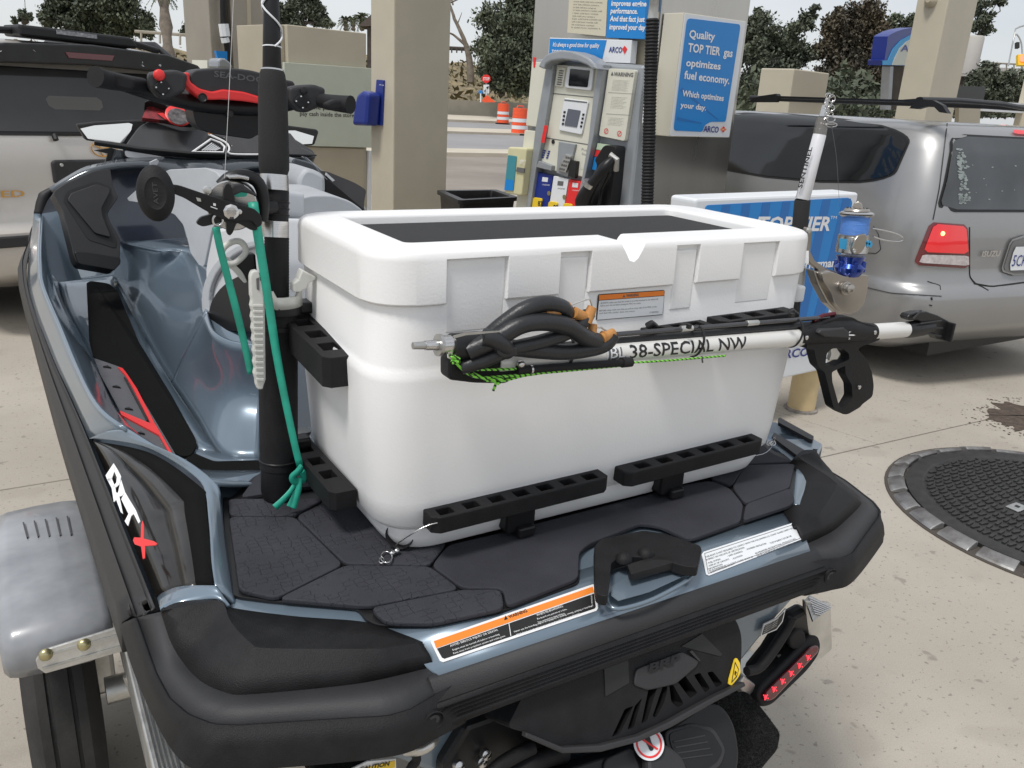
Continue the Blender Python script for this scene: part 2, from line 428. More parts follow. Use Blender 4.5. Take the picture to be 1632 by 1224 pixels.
# ------------------------------------------------------------------ trees
leafd = mat('dark eucalyptus foliage', (.13, .15, .09), .7, vscale=.5, col2=(.055, .068, .045), detail=5)
leafm = mat('grey green foliage', (.15, .17, .11), .7, vscale=.6, col2=(.06, .072, .05), detail=5)
leafb = mat('brownish foliage', (.15, .12, .075), .7, vscale=.5, col2=(.05, .045, .032), detail=5)
barkm = mat('pale bark', (.17, .14, .11), .9, vscale=3, var=.3)
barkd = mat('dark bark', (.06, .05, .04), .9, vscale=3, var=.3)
def limb(mb, a, b, r0_, r1, rg, wob=.12):
    P = []; L = (b-a).length; n = 5
    for k in range(n+1):
        t = k/n; w_ = wob*L*math.sin(math.pi*t)
        P.append(a.lerp(b, t)+V(rg.gauss(0, w_*.4), rg.gauss(0, w_*.4), 0))
    mb.tube(P, [r0_+(r1-r0_)*k/n for k in range(n+1)], 6)
def tree(name, label, dep, base, blobs, leaf, nleaf, ls, bark=barkd, group=None, seed=1, tr=.22, base_z=None, cat='tree'):
    """base, blobs measured in the photograph at depth dep: blob = (px, py, radius px)"""
    rg = random.Random(seed); k = dep/FPX
    B = D(*base, dep); B.z = base_z if base_z is not None else max(0, min(B.z, 6))
    t = thing(name, label, cat, (B.x, B.y, B.z), group=group)
    tm = MB(); lm = MB(); centers = [(D(x, y, dep+rg.uniform(-r, r)*k*.5), r*k) for x, y, r in blobs]
    top = sum((c for c, r in centers), Vector())/len(centers)
    fork = B.lerp(top, .55); limb(tm, B, fork, tr, tr*.6, rg, .06)
    for c, r in centers: limb(tm, fork+V(0, 0, rg.uniform(-.3, .3)), c, tr*.45, tr*.12, rg)
    tot = sum(r*r for c, r in centers)
    for c, r in centers:
        ncl = max(9, int(30*(r/1.6)**1.2)); cl = []
        for _ in range(ncl):
            d = V(rg.gauss(0, 1), rg.gauss(0, 1), rg.gauss(0, 1)).normalized()*(rg.random()**.4)*r
            d.z *= .85; cl.append((c+d, r*rg.uniform(.28, .5)))
        n = int(nleaf*2.1*r*r/tot)
        for _ in range(n):
            cc, cr_ = cl[rg.randrange(ncl)]
            d = V(rg.gauss(0, 1), rg.gauss(0, 1), rg.gauss(0, .8))*cr_*.55
            p = cc+d; a = V(rg.gauss(0, 1), rg.gauss(0, 1), rg.gauss(-.3, 1)).normalized(); b = a.cross(V(rg.random()-.5, rg.random()-.5, rg.random())).normalized()
            s = ls*.62*rg.uniform(.6, 1.8); lm.add([p-a*s, p+b*s*.55, p+a*s, p-b*s*.55], [(0, 1, 2, 3)])
    build('trunk', tm, bark, t, smooth=60); build('crown', lm, leaf, t)
    return t
tree('eucalyptus_tree', 'dense dark tall eucalyptus between the tan column and the fuel dispenser', 62, (800, 152),
     [(805, 40, 40), (790, 80, 32), (830, 60, 36), (810, 100, 38), (842, 20, 30), (840, 110, 30), (782, 108, 18), (800, 128, 26), (835, 135, 20), (825, -15, 34)], leafd, 21000, .19, seed=2)
t = thing('bare_tree', 'leafless crooked pale tree standing beside the tan column over the hill', 'tree', tuple(D(748, 130, 66)))
mb = MB()
for a, b, ra, rb_ in (((750, 132), (748, 95), .3, .26), ((748, 95), (742, 70), .26, .2), ((742, 70), (724, 30), .2, .14), ((724, 30), (716, 5), .13, .08), ((716, 5), (700, -30), .08, .03), ((742, 72), (722, 55), .13, .08), ((722, 55), (704, 48), .08, .03), ((716, 5), (736, -4), .07, .04), ((728, 40), (736, 20), .06, .02), ((722, 8), (712, -25), .07, .03)):
    limb(mb, D(*a, 66), D(*b, 66), ra, rb_, random.Random(5), .05)
build('trunk', mb, barkm, t, smooth=60)
mb = MB()
limb(mb, D(716, 5, 66), D(722, -8, 66), .06, .02, random.Random(4)); limb(mb, D(704, 48, 66), D(694, 40, 66), .05, .02, random.Random(4))
build('twig', mb, barkm, t, kind='stuff')
grp = 'trees behind the minivan'
tree('tree', 'grey green loose tree right of the steel pier behind the minivan', 48, (1215, 165),
     [(1205, 50, 26), (1200, 90, 28), (1232, 70, 28), (1222, 120, 30), (1262, 60, 24), (1250, 105, 26), (1285, 35, 16), (1270, 85, 22), (1195, 140, 26), (1298, 15, 8), (1245, 140, 24), (1205, 30, 14)], leafm, 17000, .13, group=grp, seed=4)
tree('tree', 'tall brownish full tree in the middle behind the minivan roof', 52, (1350, 170),
     [(1340, 45, 28), (1375, 30, 30), (1325, 75, 28), (1365, 75, 34), (1398, 55, 26), (1345, 110, 34), (1385, 115, 34), (1320, 135, 26), (1385, 14, 12), (1400, 90, 22), (1365, 145, 30), (1335, 20, 9)], leafb, 23000, .15, group=grp, seed=5)
tree('tree', 'small leafy tree just left of the right tan column behind the arched sign', 56, (1440, 170),
     [(1420, 40, 16), (1432, 65, 18), (1448, 40, 14), (1412, 90, 18), (1430, 120, 22), (1455, 35, 12)], leafm, 9000, .15, group=grp, seed=6)
tree('tree', 'thin wispy eucalyptus right of the right tan column against the sky', 45, (1550, 95),
     [(1558, 42, 12), (1570, 30, 13), (1575, 48, 9), (1562, 8, 11), (1590, 3, 10), (1604, -8, 8), (1550, 20, 8), (1540, -10, 14)], leafm, 2600, .12, group=grp, seed=7, tr=.12)
tree('bush', 'rounded grey green bush below the bridge at the right edge of the picture', 40, (1580, 178),
     [(1550, 135, 18), (1575, 120, 18), (1600, 130, 22), (1630, 140, 24), (1560, 150, 18), (1590, 158, 20), (1660, 150, 24)], leafm, 12000, .12, seed=8, cat='bush')
tree('tree', 'broad dark round tree behind the champagne car roof', 60, (150, 62),
     [(110, 10, 30), (150, 5, 34), (190, 15, 32), (215, 35, 24), (90, 28, 22), (140, 38, 30), (180, 45, 26), (235, 48, 12), (72, 30, 12), (130, -18, 26)], leafd, 16000, .18, seed=9)
tree('bush', 'small dark bush left of the far pump pier above the guard rail', 58, (312, 60),
     [(312, 42, 16), (325, 34, 13), (300, 52, 10), (330, 50, 12), (338, 42, 14)], leafd, 3500, .16, seed=10, cat='bush')
tree('tree', 'loose dark tree above the large cream pump casing', 50, (480, 60),
     [(455, 20, 18), (485, 8, 22), (505, 25, 16), (520, 38, 10), (470, 40, 16), (440, 30, 14), (500, 0, 14)], leafm, 10000, .13, seed=11)
tree('bush', 'pale bush at the left edge above the car roof', 50, (40, 36), [(36, 28, 9), (26, 34, 6), (46, 26, 6)], leafm, 900, .13, seed=12, cat='bush')
hb = MB(); rg = random.Random(77)
for k in range(15000):
    px = rg.uniform(1150, 1660); dep = rg.uniform(44, 60); top = 118+14*math.sin(px*.05)+6*math.sin(px*.17+2)
    if px > 1500: top = 150
    py = top+(185-top)*rg.random()**.7; p = D(px, py, dep)
    a = V(rg.gauss(0, 1), rg.gauss(0, 1), rg.gauss(0, 1)).normalized(); b = a.cross(V(rg.random()-.5, rg.random()-.5, rg.random())).normalized(); s = rg.uniform(.12, .3)
    if p.z > 0: hb.add([p-a*s, p+b*s*.5, p+a*s, p-b*s*.5], [(0, 1, 2, 3)])
build('undergrowth', hb, leafd, kind='stuff')['label'] = 'dark tangled undergrowth below the trees behind the minivan'
frond = mat('palm frond', (.10, .12, .06), .7, var=.3, vscale=3)
def palm(label, dep, px, py0, py1, r0_, fr, nf=20, group=None, seed=1, head=True, base=None):
    rg = random.Random(seed); B = D(base or px, py0, dep); T = D(px, py1, dep)
    t = thing('palm_tree', label, 'palm tree', tuple(B), group=group)
    P = [B.lerp(T, k/8)+V(0, 0, 0) for k in range(9)]
    build('trunk', MB().tube(P, [r0_*(1+.25*math.sin(k*1.9)) for k in range(9)], 8), barkm, t, smooth=60)
    mb = MB()
    for k in range(nf):
        a = rg.uniform(0, 6.28); el = rg.uniform(-.9, 1.2); L = fr*rg.uniform(.8, 1.1)
        d = V(math.cos(a)*math.cos(el), math.sin(a)*math.cos(el), math.sin(el)); s = d.cross(V(0, 0, 1)).normalized()
        Q = [T+d*L*u+V(0, 0, -L*.55*u*u) for u in (0, .35, .7, 1)]
        for i in range(3):
            for q in range(3):
                for sg in (-1, 1):
                    p = Q[i].lerp(Q[i+1], q/3); mb.add([p, p+d*.12*fr, p+s*sg*fr*.2*(1-.2*i)+d*.14*fr-V(0, 0, .1*fr)], [(0, 1, 2)])
    build('crown', mb, frond, t); return t
pg = 'small palms above the cream pump casing'
palm('leftmost of the three small palms above the cream pump casing', 95, 551, 48, 33, .25, 1.1, 44, pg, 1)
palm('middle of the three small palms above the cream pump casing', 99, 563, 48, 33, .25, 1.1, 44, pg, 2)
palm('tallest and rightmost of the three small palms above the cream pump casing', 90, 577, 48, 28, .25, 1.2, 44, pg, 3)
palm('tall single palm with a swollen trunk behind the car roof', 40, 259, 100, -16, .26, .75, 40, None, 4, base=270)

# far roof, guard rail, bridge, lamp, signals
roofm = mat('brown shingle roof', (.09, .07, .06), .8, var=.2, vscale=8)
t = thing('house', 'bit of a brown roofed building left of the tan column far off', 'building', tuple(D(595, 100, 60)))
pl = Plane(D(590, 60, 60), V(-.5, -.86, 0)); plate('roof', pl, [(572, 42), (594, 22), (640, 20), (640, 42)], -3, .3, roofm, t)
plate('wall', pl, [(585, 43), (640, 43), (640, 112), (585, 112)], -3, 0, barkd, t)
rl = mat('weathered guard rail', (.30, .27, .22), .7, var=.1, vscale=2)
t = thing('guard_rail', 'pale guard rail along the hill crest left of the far pump pier', 'guard rail', tuple(D(300, 62, 50)))
build('rail', MB().tube([D(215, 50, 50), D(340, 59, 50)], .09, 6), rl, t)
for x in (225, 255, 287, 318, 334): build('post', MB().tube([D(x, 52+(x-215)*.07, 50), D(x, 66+(x-215)*.07, 50)], .07, 6), rl, t)
t = thing('guard_rail', 'dark fence line along the hilltop right of the tan column', 'guard rail', tuple(D(740, 78, 110)))
build('rail', MB().tube([D(700, 76, 110), D(780, 80, 110)], .25, 6), barkd, t)
for x in range(704, 780, 8): build('post', MB().tube([D(x, 77, 109.5), D(x, 84, 109.5)], .1, 5), barkd, t)
bm = mat('bridge concrete', (.45, .43, .40), .8, var=.06, vscale=.3)
t = thing('bridge', 'grey concrete overpass with a railing at the far right', 'bridge', tuple(D(1600, 125, 70)))
pl = Plane(D(1600, 115, 70), V(-.35, -.94, 0))
plate('deck', pl, [(1395, 98), (1530, 105), (1720, 113), (1720, 129), (1530, 121), (1395, 114)], -6, 0, bm, t)
plate('deck_shade_beam', pl, [(1395, 114), (1720, 129), (1720, 142), (1395, 128)], -5.5, -.8, barkd, t)['label'] = 'dark beam painting in the shade below the deck'  # dark beam: the shade under the bridge deck put into its colour
build('rail', MB().tube([pl(1395, 91, .01), pl(1530, 98, .01), pl(1720, 107, .01)], .07, 6), rl, t)
for i in range(26): x = 1400+i*12; build('post', MB().tube([pl(x, 91.3+(x-1395)*.052, 0), pl(x, 99+(x-1395)*.052, 0)], .06, 5), rl, t)
for x in (1180, 1275): pass
tag(build('tank', MB().lathe(D(1542, 118, 42), (0, 0, 1), [(0, .42), (1.7, .42), (1.8, .36), (1.82, 0.01)], 20), bm, smooth=40), 'pale cylindrical tank right of the right tan column', 'tank')
def lamp_post(label, cat, dep, P, name):
    Q = [D(x, y, dep) for x, y in P]
    t = thing(name, label, cat, tuple(Q[0])); build('pole', MB().tube(cr_(Q), .06*dep/60, 6), galv, t, smooth=60); return t
cr_ = lambda Q: cr(Q, 12) if len(Q) > 2 else Q
t = lamp_post('tall thin street lamp over the bridge at the far right', 'street lamp', 65, [(1607, 105), (1618, 50), (1622, 44), (1650, 36)], 'street_lamp')
t = lamp_post('traffic signal with lit red lamp beside the far bridge', 'traffic light', 66, [(1630, 110), (1628, 70), (1620, 54), (1617, 56)], 'traffic_light')
pl = Plane(D(1625, 95, 65.5), -fw)
plate('housing', pl, [(1619, 89), (1632, 89), (1632, 106), (1619, 106)], 0, .3, yellow, t)
plate('signal_lamp', pl, [(1621, 91), (1630, 91), (1630, 101), (1621, 101)], .31, .4, lit, t, r=.2)
plate('signal_head', pl, [(1617, 69), (1622, 69), (1622, 78), (1617, 78)], 0, .25, black, t)
t = lamp_post('thin bare pole rising above the roof rack at the upper left', 'pole', 60, [(41, 32), (38, -10)], 'utility_pole')

# road works: barrels and signs
def barrel(label, px, yb_, yt, g_):
    B = Z(px, yb_, .01); dep = (B-CAM).dot(fw); h = (yb_-yt)*dep/FPX*1.04; rr = h*.30
    t = thing('traffic_barrel', label, 'traffic barrel', tuple(B), group=g_)
    build('base', MB().lathe(B, (0, 0, 1), [(0, rr*1.25), (.06, rr*1.25), (.07, rr)], 16), rub, t)
    zs = [.07, .22, .36, .48, .62, .76, .9, 1.0]
    for i in range(7):
        r_a = rr*(1.06-.12*zs[i]); r_b = rr*(1.06-.12*zs[i+1])
        mtb = lightorange if i in (0, 2, 4, 6) else swhite
        if i == 5: mtb = lightorange
        build('band', MB().lathe(B+V(0, 0, zs[i]*h), (0, 0, 1), [(0, r_a), ((zs[i+1]-zs[i])*h-.005, r_b)], 16), mtb, t, smooth=50, label='orange band of the barrel' if mtb is lightorange else 'white reflective band of the barrel')
    build('handle', MB().tube([B+V(-rr*.5, 0, h), B+V(-rr*.4, 0, h*1.08), B+V(rr*.4, 0, h*1.08), B+V(rr*.5, 0, h)], .025, 6), lightorange, t)
    return t
barrel('smaller orange and white traffic barrel farther off by the wall', 801, 198, 168, 'orange traffic barrels on the road')
barrel('larger orange and white traffic barrel close to the fuel dispenser edge', 827, 215, 176, 'orange traffic barrels on the road')
dS = 60
t = thing('stop_sign', 'red octagonal stop sign with a white arrow board below it on the far verge', 'stop sign', tuple(D(775, 160, dS)))
pl = Plane(D(775, 125, dS), -V(fw.x, fw.y, 0))
plate('octagon', pl, [(775+7*math.cos(R(22.5+45*k)), 125.5+7*math.sin(R(22.5+45*k))) for k in range(8)], 0, .05, red, t)
ptext('lettering', 'STOP', whites, t, pl, (770, 128), (780, 128), 5, .06, bold=.02)
plate('arrow_board', pl, [(770.5, 135), (779.5, 135), (779.5, 149), (770.5, 149)], 0, .05, swhite, t)
plate('arrow', pl, [(772, 147), (772, 144), (776, 141), (775, 139), (779, 137), (778, 142), (777, 141), (774, 146)], .055, .07, black, t)
build('post', MB().tube([D(775, 160, dS+.2), D(775, 120, dS+.2)], .06, 6), galv, t)
t = thing('flagger_sign', 'tilted orange roadwork diamond leaning below the stop sign', 'road sign', tuple(D(776, 162, dS-1)))
plate('board', Plane(D(776, 158, dS-1), -V(fw.x, fw.y, 0)), [(768, 160), (776, 151), (790, 163), (770, 163)], 0, .05, lightorange, t)
t = thing('direction_sign', 'small blue sign on a white post left of the stop sign', 'road sign', tuple(D(766, 163, dS-2)))
pl = Plane(D(766, 147, dS-2), -V(fw.x, fw.y, 0)); plate('board', pl, [(763, 144), (769, 144), (769, 149), (763, 149)], 0, .05, sblue, t)
plate('post', pl, [(765, 149), (767, 149), (767, 163), (765, 163)], 0, .05, swhite, t)

# ------------------------------------------------------------------ drain cover at the right
mc = V(3.22, 1.52, 0)
t = thing('manhole_cover', 'round black ribbed tank cover in a ring of metal faced blocks on the concrete', 'manhole cover', tuple(mc))
ironm = mat('black tank lid', (.028, .027, .026), .55, var=.3, vscale=25, bump=.5, bscale=120)
build('lid', MB().lathe(mc, (0, 0, 1), [(.004, .672), (.024, .672), (.028, .655), (.028, .60), (.020, .59), (.020, .01)], 64), ironm, t, smooth=30)
rib = MB(); 
for iy in range(-21, 22):
    y = iy*.027
    half = math.sqrt(max(0, .58**2-y*y)); x = -half
    odd = iy % 2
    while x < half-.02:
        L = min(.062, half-x)
        if not (abs(x+.02+.18) < .06 and abs(y-.13) < .04):
            rib.box(mc+V(x+L/2-.008, y, .0235), L-.020, .013, .008, Matrix.Rotation(R(8 if odd else -8), 3, 'Z'))
        x += .066
build('ribs', rib, ironm, t, kind='stuff')
build('lift_plate', MB().box(mc+V(-.18, .13, .024), .09, .06, .007), galv, t, bevel=.004)
build('lift_slot', MB().box(mc+V(-.18, .13, .0285), .018, .018, .003), black, t)
blockm = mat('worn steel faced block', (.42, .42, .41), .42, .5, bump=.6, bscale=40, vscale=7, col2=(.14, .13, .125), detail=6)
N = 26; first = None
for k in range(N):
    a0 = 2*math.pi*k/N+.02; a1 = 2*math.pi*(k+1)/N-.02
    mb = MB(); lo = []
    for rr, z in ((.682, .002), (.682, .026), (.700, .032), (.744, .012), (.752, .002)):
        lo.append([V(rr*math.cos(a0*(1-u)+a1*u-(a0+a1)/2), rr*math.sin(a0*(1-u)+a1*u-(a0+a1)/2), z) for u in (0, .33, .66, 1)])
    if first is None:
        mb.grid(lo); n = len(mb.v)
        mb.f.append(tuple([0, 4, 8, 12, 16])); mb.f.append(tuple([19, 15, 11, 7, 3]))
        first = build('ring_block', mb, blockm, t, world=False, bevel=.004); first.matrix_local = Matrix.Rotation((a0+a1)/2, 4, 'Z')
    else: inst('ring_block', first, Matrix.Rotation((a0+a1)/2, 4, 'Z') @ Matrix.Rotation(random.uniform(-.01, .01), 4, 'Y'), t)
build('ring_bed', MB().lathe(mc, (0, 0, 1), [(.0, .765), (.006, .762), (.006, .67)], 64), mat('tar joint', (.07, .06, .05), .9), t)
# ------------------------------------------------------------------ petrol station structures
LZ = R(103); e2 = V(math.cos(LZ), math.sin(LZ), 0); e1 = V(e2.y, -e2.x, 0); EZ = V(0, 0, 1)
def boxcorner(mb, c, a, b, z0, z1):
    """box from corner c along vectors a and b between heights"""
    P = [V(c.x, c.y, z0), V(c.x, c.y, z0)+a, V(c.x, c.y, z0)+a+b, V(c.x, c.y, z0)+b]
    return mb.prism(P, V(0, 0, z1-z0))
def column(name, label, cat, px, py, dep, pL, pR, mt, z1=5.5, z0=0, group=None, dl=None):
    c = D(px, py, dep); a = Plane(c, -e2)(pR, py)-c; b = Plane(c, -e1)(pL, py)-c
    a.z = b.z = 0
    if dl: b = b.normalized()*dl
    t = thing(name, label, cat, (c.x, c.y, 0), group=group)
    build('shaft', boxcorner(MB(), c, a, b, z0, z1), mt, t, bevel=.012)
    return t, c, a, b
islm = mat('island concrete', (.36, .33, .28), .8, var=.12, vscale=3)
# pump plane first
PP = Plane(D(930, 200, 5.5), -e1)
pr = PP(1022, 200); sd_ = Plane(pr, -e2); th_ = (sd_(1049, 200)-pr).dot(e1)
PIER = Plane(pr+e1*th_, -e1); pc_ = PIER(1047, 100)
PE = Plane(pc_, -e2)          # end face of the pier
isl = MB(); o_ = V(pr.x, pr.y, 0)-e1*.18-e2*.45
P = rnd([o_, o_+e1*1.35, o_+e1*1.35+e2*6.5, o_+e2*6.5], .25, 5)
o = tag(build('pump_island', MB().prism(P, (0, 0, .14)), islm, bevel=.02), 'raised concrete island carrying the fuel dispenser and steel pier', 'kerb')
# tan column
t, c, a, b = column('canopy_column', 'tan painted rectangular canopy column left of the fuel dispenser', 'column', 627, 200, 7.1, 591, 714, cream, group='tan canopy columns')
build('base_plate', boxcorner(MB(), c-e1*.03-e2*.03, a+e1*.06, b+e2*.06, .14, .2), cream2, t)
LF = Plane(c, -e1)
t = thing('towel_dispenser', 'dark blue towel dispenser fixed to the side of the left tan column', 'dispenser', tuple(LF(603, 200)))
plate('back_plate', LF, [(603, 127), (614, 128), (611, 200), (597, 199)], 0, .02, navy, t, r=.01)
P0 = pts(LF, [(601, 146), (592, 152), (588, 170), (584, 200), (608, 201), (612, 150)])
build('cover', MB().prism([p-e1*.02 for p in P0], -e1*.14), navy, t, bevel=.03, seg=3)
ptext('lettering', 'PAPER TOWELS', whites, t, LF, (604.5, 136), (612, 137), 2, .022)
t, c, a, b = column('canopy_column', 'tan canopy column standing behind the minivan at the right', 'column', 1508-8, 60, 7.8, 1450, 1546, cream, group='tan canopy columns')
build('lamp_boss', MB().lathe(Plane(c, -e1)(1484, 2)-e1*.0, -e1, [(0, .06), (.04, .05), (.08, .02)], 12), cream2, t, smooth=40)
t, c, a, b = column('canopy_column', 'sliver of a tan canopy column at the far right edge', 'column', 1650, 150, 11, 1626, 1690, cream, group='tan canopy columns')

# cream pump casing with the notice
cc = D(459, 100, 8.2); a = Plane(cc, -e2)(584, 100)-cc; a.z = 0
t = thing('pump_casing', 'large cream pump casing with a pale notice board left of the tan column', 'fuel pump', (cc.x, cc.y, 0))
zt = PLz = Plane(cc, -e2)(458, 39).z
EB = Plane(cc, -e2)
build('casing', boxcorner(MB(), cc, a, e2*.9, 0, zt), cream, t, bevel=.008)
build('side_panel', boxcorner(MB(), cc-e1*.10+e2*.05, e1*.098, e2*.8, .1, zt-.004), cream2, t, bevel=.006)
plate('notice_board', EB, [(449, 99), (592, 109), (592, 235), (449, 231)], .01, .05, mat('pale green white board', (.50, .53, .44), .45, var=.03), t, bevel=.004)
plate('lower_panel', EB, [(452, 233), (579, 237), (579, 420), (452, 416)], .002, .02, cream2, t, bevel=.003)
plate('conduit', EB, [(585, 240), (590, 240), (588, 420), (583, 420)], -.02, .03, swhite, t)
tm = MB()
for s, a_, b_, h in (('Pay inside or at', (500, 164), (569, 167), 7), ('the pump. Please', (497, 174), (569, 177), 7), ('pay cash inside the store.', (478, 184), (566, 187), 7)):
    ptext('', s, None, None, EB, a_, b_, h, .052, mb=tm, bold=.01)
build('lettering', tm, black, t, kind='stuff')
# pier and dispenser further back at the left
c9 = D(365, 60, 10.0); FB = Plane(c9, -e2)
t = thing('pump_pier', 'brown grey steel pier with a hanging hose behind the handlebars', 'pier', (c9.x, c9.y, 0))
tpier = mat('taupe steel', (.34, .305, .25), .45, .4, var=.06, vscale=2)
for x0, x1, x2, x3 in ((328, 353, 357, 334), (364, 421, 421, 369)):
    P = [FB(x0, -60), FB(x1, -60), FB(x2, 112), FB(x3, 112)]
    P = [p.copy() for p in P]; P[2].z = P[3].z = .1; P[2].x, P[2].y = P[1].x, P[1].y; P[3].x, P[3].y = P[0].x, P[0].y
    build('pillar', MB().prism(P, e2*.7), tpier, t, bevel=.01)
plate('seam_strip', FB, [(391, -60), (397, -60), (402, 112), (397, 112)], .0, .01, cream2, t)
build('hose', MB().tube([FB(355, -20, .1), FB(356, 40, .12), FB(362, 75, .1), FB(366, 112, .1), FB(368, 160, .1)], .035, 8), rub, t, smooth=60)
build('hose_joint', MB().tube([FB(356, 38, .13), FB(359, 58, .13)], .06, 8), swhite, t)
build('hose_joint', MB().tube([FB(358, 60, .13), FB(360, 68, .13)], .05, 8), swhite, t)
t = thing('fuel_dispenser', 'far grey topped dispenser with a small blue sign above the handlebar', 'fuel pump', tuple(D(345, 130, 9.2)))
pl = Plane(D(345, 100, 9.2), -e2)
plate('sign_panel', pl, [(341, 81), (359, 82), (359, 99), (345, 98)], 0, .05, sblue, t)
plate('hood', pl, [(331, 96), (336, 92), (343, 93), (352, 100), (356, 108), (331, 108)], 0, .25, pgrey, t, bevel=.02)
plate('body', pl, [(331, 96), (364, 100), (366, 250), (331, 250)], -.4, -.01, panelc, t)
# steel pier
we = (PE(1197, 0)-pc_); we.z = 0; wl = PIER(852, 0)-pc_; wl.z = 0; wl = wl.normalized()*wl.length
we = V(we.x, we.y, 0)
t = thing('steel_pier', 'stainless steel clad pier behind the fuel dispenser carrying the signs', 'pier', (pc_.x, pc_.y, 0))
build('cladding', boxcorner(MB(), pc_, we, wl, .14, 4.5), steel, t, bevel=.01)
build('recess_panel', boxcorner(MB(), pc_-e1*.004+e2*.02, e1*.003, e2*.30, 1.5, 2.2), cream2, t)
# posters on the pier
BN = Plane(pc_-e1*.10, -e1)
t = thing('banner_sign', 'blue and white sign strip mounted right above the fuel dispenser', 'sign', tuple(BN(940, 92)))
plate('board', BN, [(876, 60), (1007, 64), (1004, 101), (873, 96)], -.06, 0, swhite, t, bevel=.003)
plate('blue_panel', BN, [(877, 61.5), (967, 64), (960, 95), (875, 92)], .001, .004, sblue, t)
ptext('lettering', "It's always a good time for quality", whites, t, BN, (881, 74), (955, 76), 7, .006, bold=.02, shear=.15)
ptext('lettering', "TOP TIER gas", whites, t, BN, (879, 85.5), (911, 87), 6.5, .006, bold=.02)
ptext('lettering', 'ARCO', navy, t, BN, (970, 83), (991, 84), 9, .003, bold=.02)
plate('spark_logo', BN, [(996, 73), (1000, 78), (996, 86), (992, 78)], .002, .004, red, t)
t = thing('poster', 'cream notice poster with small print above the blue strip', 'poster', tuple(BN(935, 55)))
plate('board', BN, [(909, -40), (970, -40), (965, 58), (904, 52)], -.05, .0, mat('cream poster', (.60, .56, .43), .6), t)
tm = MB()
for i in range(10):
    ptext('', 'Lorem'[:0]+'motor fuels sold here contain additives'[i:30+i % 4], None, None, BN, (914-i*.4, 3+i*4.6), (960-i*.4-(i % 3)*5, 5+i*4.6), 2.1, .002, mb=tm)
build('small_print', tm, gprint, t, kind='stuff')
t = thing('poster', 'blue poster with white bold words at the top beside the black hose', 'poster', tuple(BN(1000, 60)))
plate('board', BN, [(971, -40), (1030, -40), (1027, 62), (966, 60)], -.05, .0, sblue, t)
tm = MB()
for s, a_, b_ in (('improves engine', (974, 9), (1030, 10)), ('performance.', (973, 21), (1016, 22)), ('And that fact just', (972, 33.5), (1027, 35)), ('improved your day', (971, 46.5), (1028, 48))):
    ptext('', s, None, None, BN, a_, b_, 8.5, .002, mb=tm, bold=.03)
build('lettering', tm, whites, t, kind='stuff')
# Quality sign
QS = Plane(pc_-e2*.16, -(e2+e1*.02))
t = thing('sign', 'blue and white sign reading Quality TOP TIER gas optimizes fuel economy on the steel pier', 'sign', tuple(QS(1110, 217)))
fr = [(1090, 20), (1189, 34), (1162, 219.5), (1066, 217.5)]
plate('board', QS, fr, -.15, 0, mat('sign frame cream', (.58, .55, .45), .5), t, bevel=.004)
plate('face', QS, [(1091, 21.5), (1188, 35), (1161.5, 218.5), (1067, 216.5)], .0005, .004, swhite, t, r=.01)
bp = [(1094, 29), (1179, 39), (1155, 194), (1131, 194), (1121, 200), (1118, 210), (1072, 208)]
plate('blue_panel', QS, bp, .005, .008, sblue, t, r=[.03, .03, .02, .02, .02, .02, .03])
for k in range(13):       # sunburst rays
    a_ = R(-20+k*17); cx, cy = 1160, 205
    L = 1
    P = []
    def inside(x, y):
        # inside the blue panel (slanted box)
        xl = 1094-(y-29)*.122+2; xr = 1179-(y-39)*.155-2
        return 31 < y < 206 and xl < x < xr and not (y > 192 and x > 1117) and y > 29+(x-1094)*.118+2
    seg = []
    for st in range(14, 210, 3):
        x = cx+st*math.cos(math.pi+a_+.0)*1; y = cy-st*math.sin(a_+.25)
        if inside(x, y): seg.append((x, y, st))
    if len(seg) > 3:
        (xa, ya, sa), (xb, yb_, sb) = seg[0], seg[-1]
        dx, dy = xb-xa, yb_-ya; L = math.hypot(dx, dy); nx, ny = -dy/L, dx/L; wa, wb = sa*.03, sb*.03
        Q = [(xa+nx*wa, ya+ny*wa), (xb+nx*wb, yb_+ny*wb), (xb-nx*wb, yb_-ny*wb), (xa-nx*wa, ya-ny*wa)]
        if all(inside(*q) for q in Q): plate('ray_stripe', QS, Q, .0082, .009, sblued, t)
tm = MB()
for s, a_, b_, h in (('Quality', (1098, 60), (1139, 64), 13), ('TOP TIER  gas', (1096, 82), (1167, 91), 14), ('optimizes', (1093, 105), (1148, 111), 12), ('fuel economy.', (1090, 125), (1162, 134), 13), ('Which optimizes', (1087, 153), (1153, 161), 10), ('your day.', (1084, 171), (1125, 176), 9)):
    ptext('', s, None, None, QS, a_, b_, h, .0105, mb=tm, bold=.025)
ptext('', 'TM', None, None, QS, (1141, 79), (1146, 80), 3, .0105, mb=tm)
build('lettering', tm, whites, t, kind='stuff')
ptext('lettering', 'ARCO', navy, t, QS, (1121, 210), (1145, 211.5), 10, .0105, bold=.02)
def spark(pl, x, y, r_, t, off=.01):
    for k in range(4):
        a_ = math.pi/2*k
        c_, s_ = math.cos(a_), math.sin(a_)
        Q = [(x+r_*(c_*1.0), y+r_*(s_*1.0)), (x+r_*(c_*.5-s_*.5), y+r_*(s_*.5+c_*.5)), (x+r_*(c_*.15-s_*.15)*1.2, y+r_*(s_*.15+c_*.15)*1.2), (x+r_*(c_*.5+s_*.35), y+r_*(s_*.5-c_*.35))]
        plate('spark_logo', pl, Q, off, off+.001, red if k % 2 else orange, t)
spark(QS, 1151, 206, 5, t)
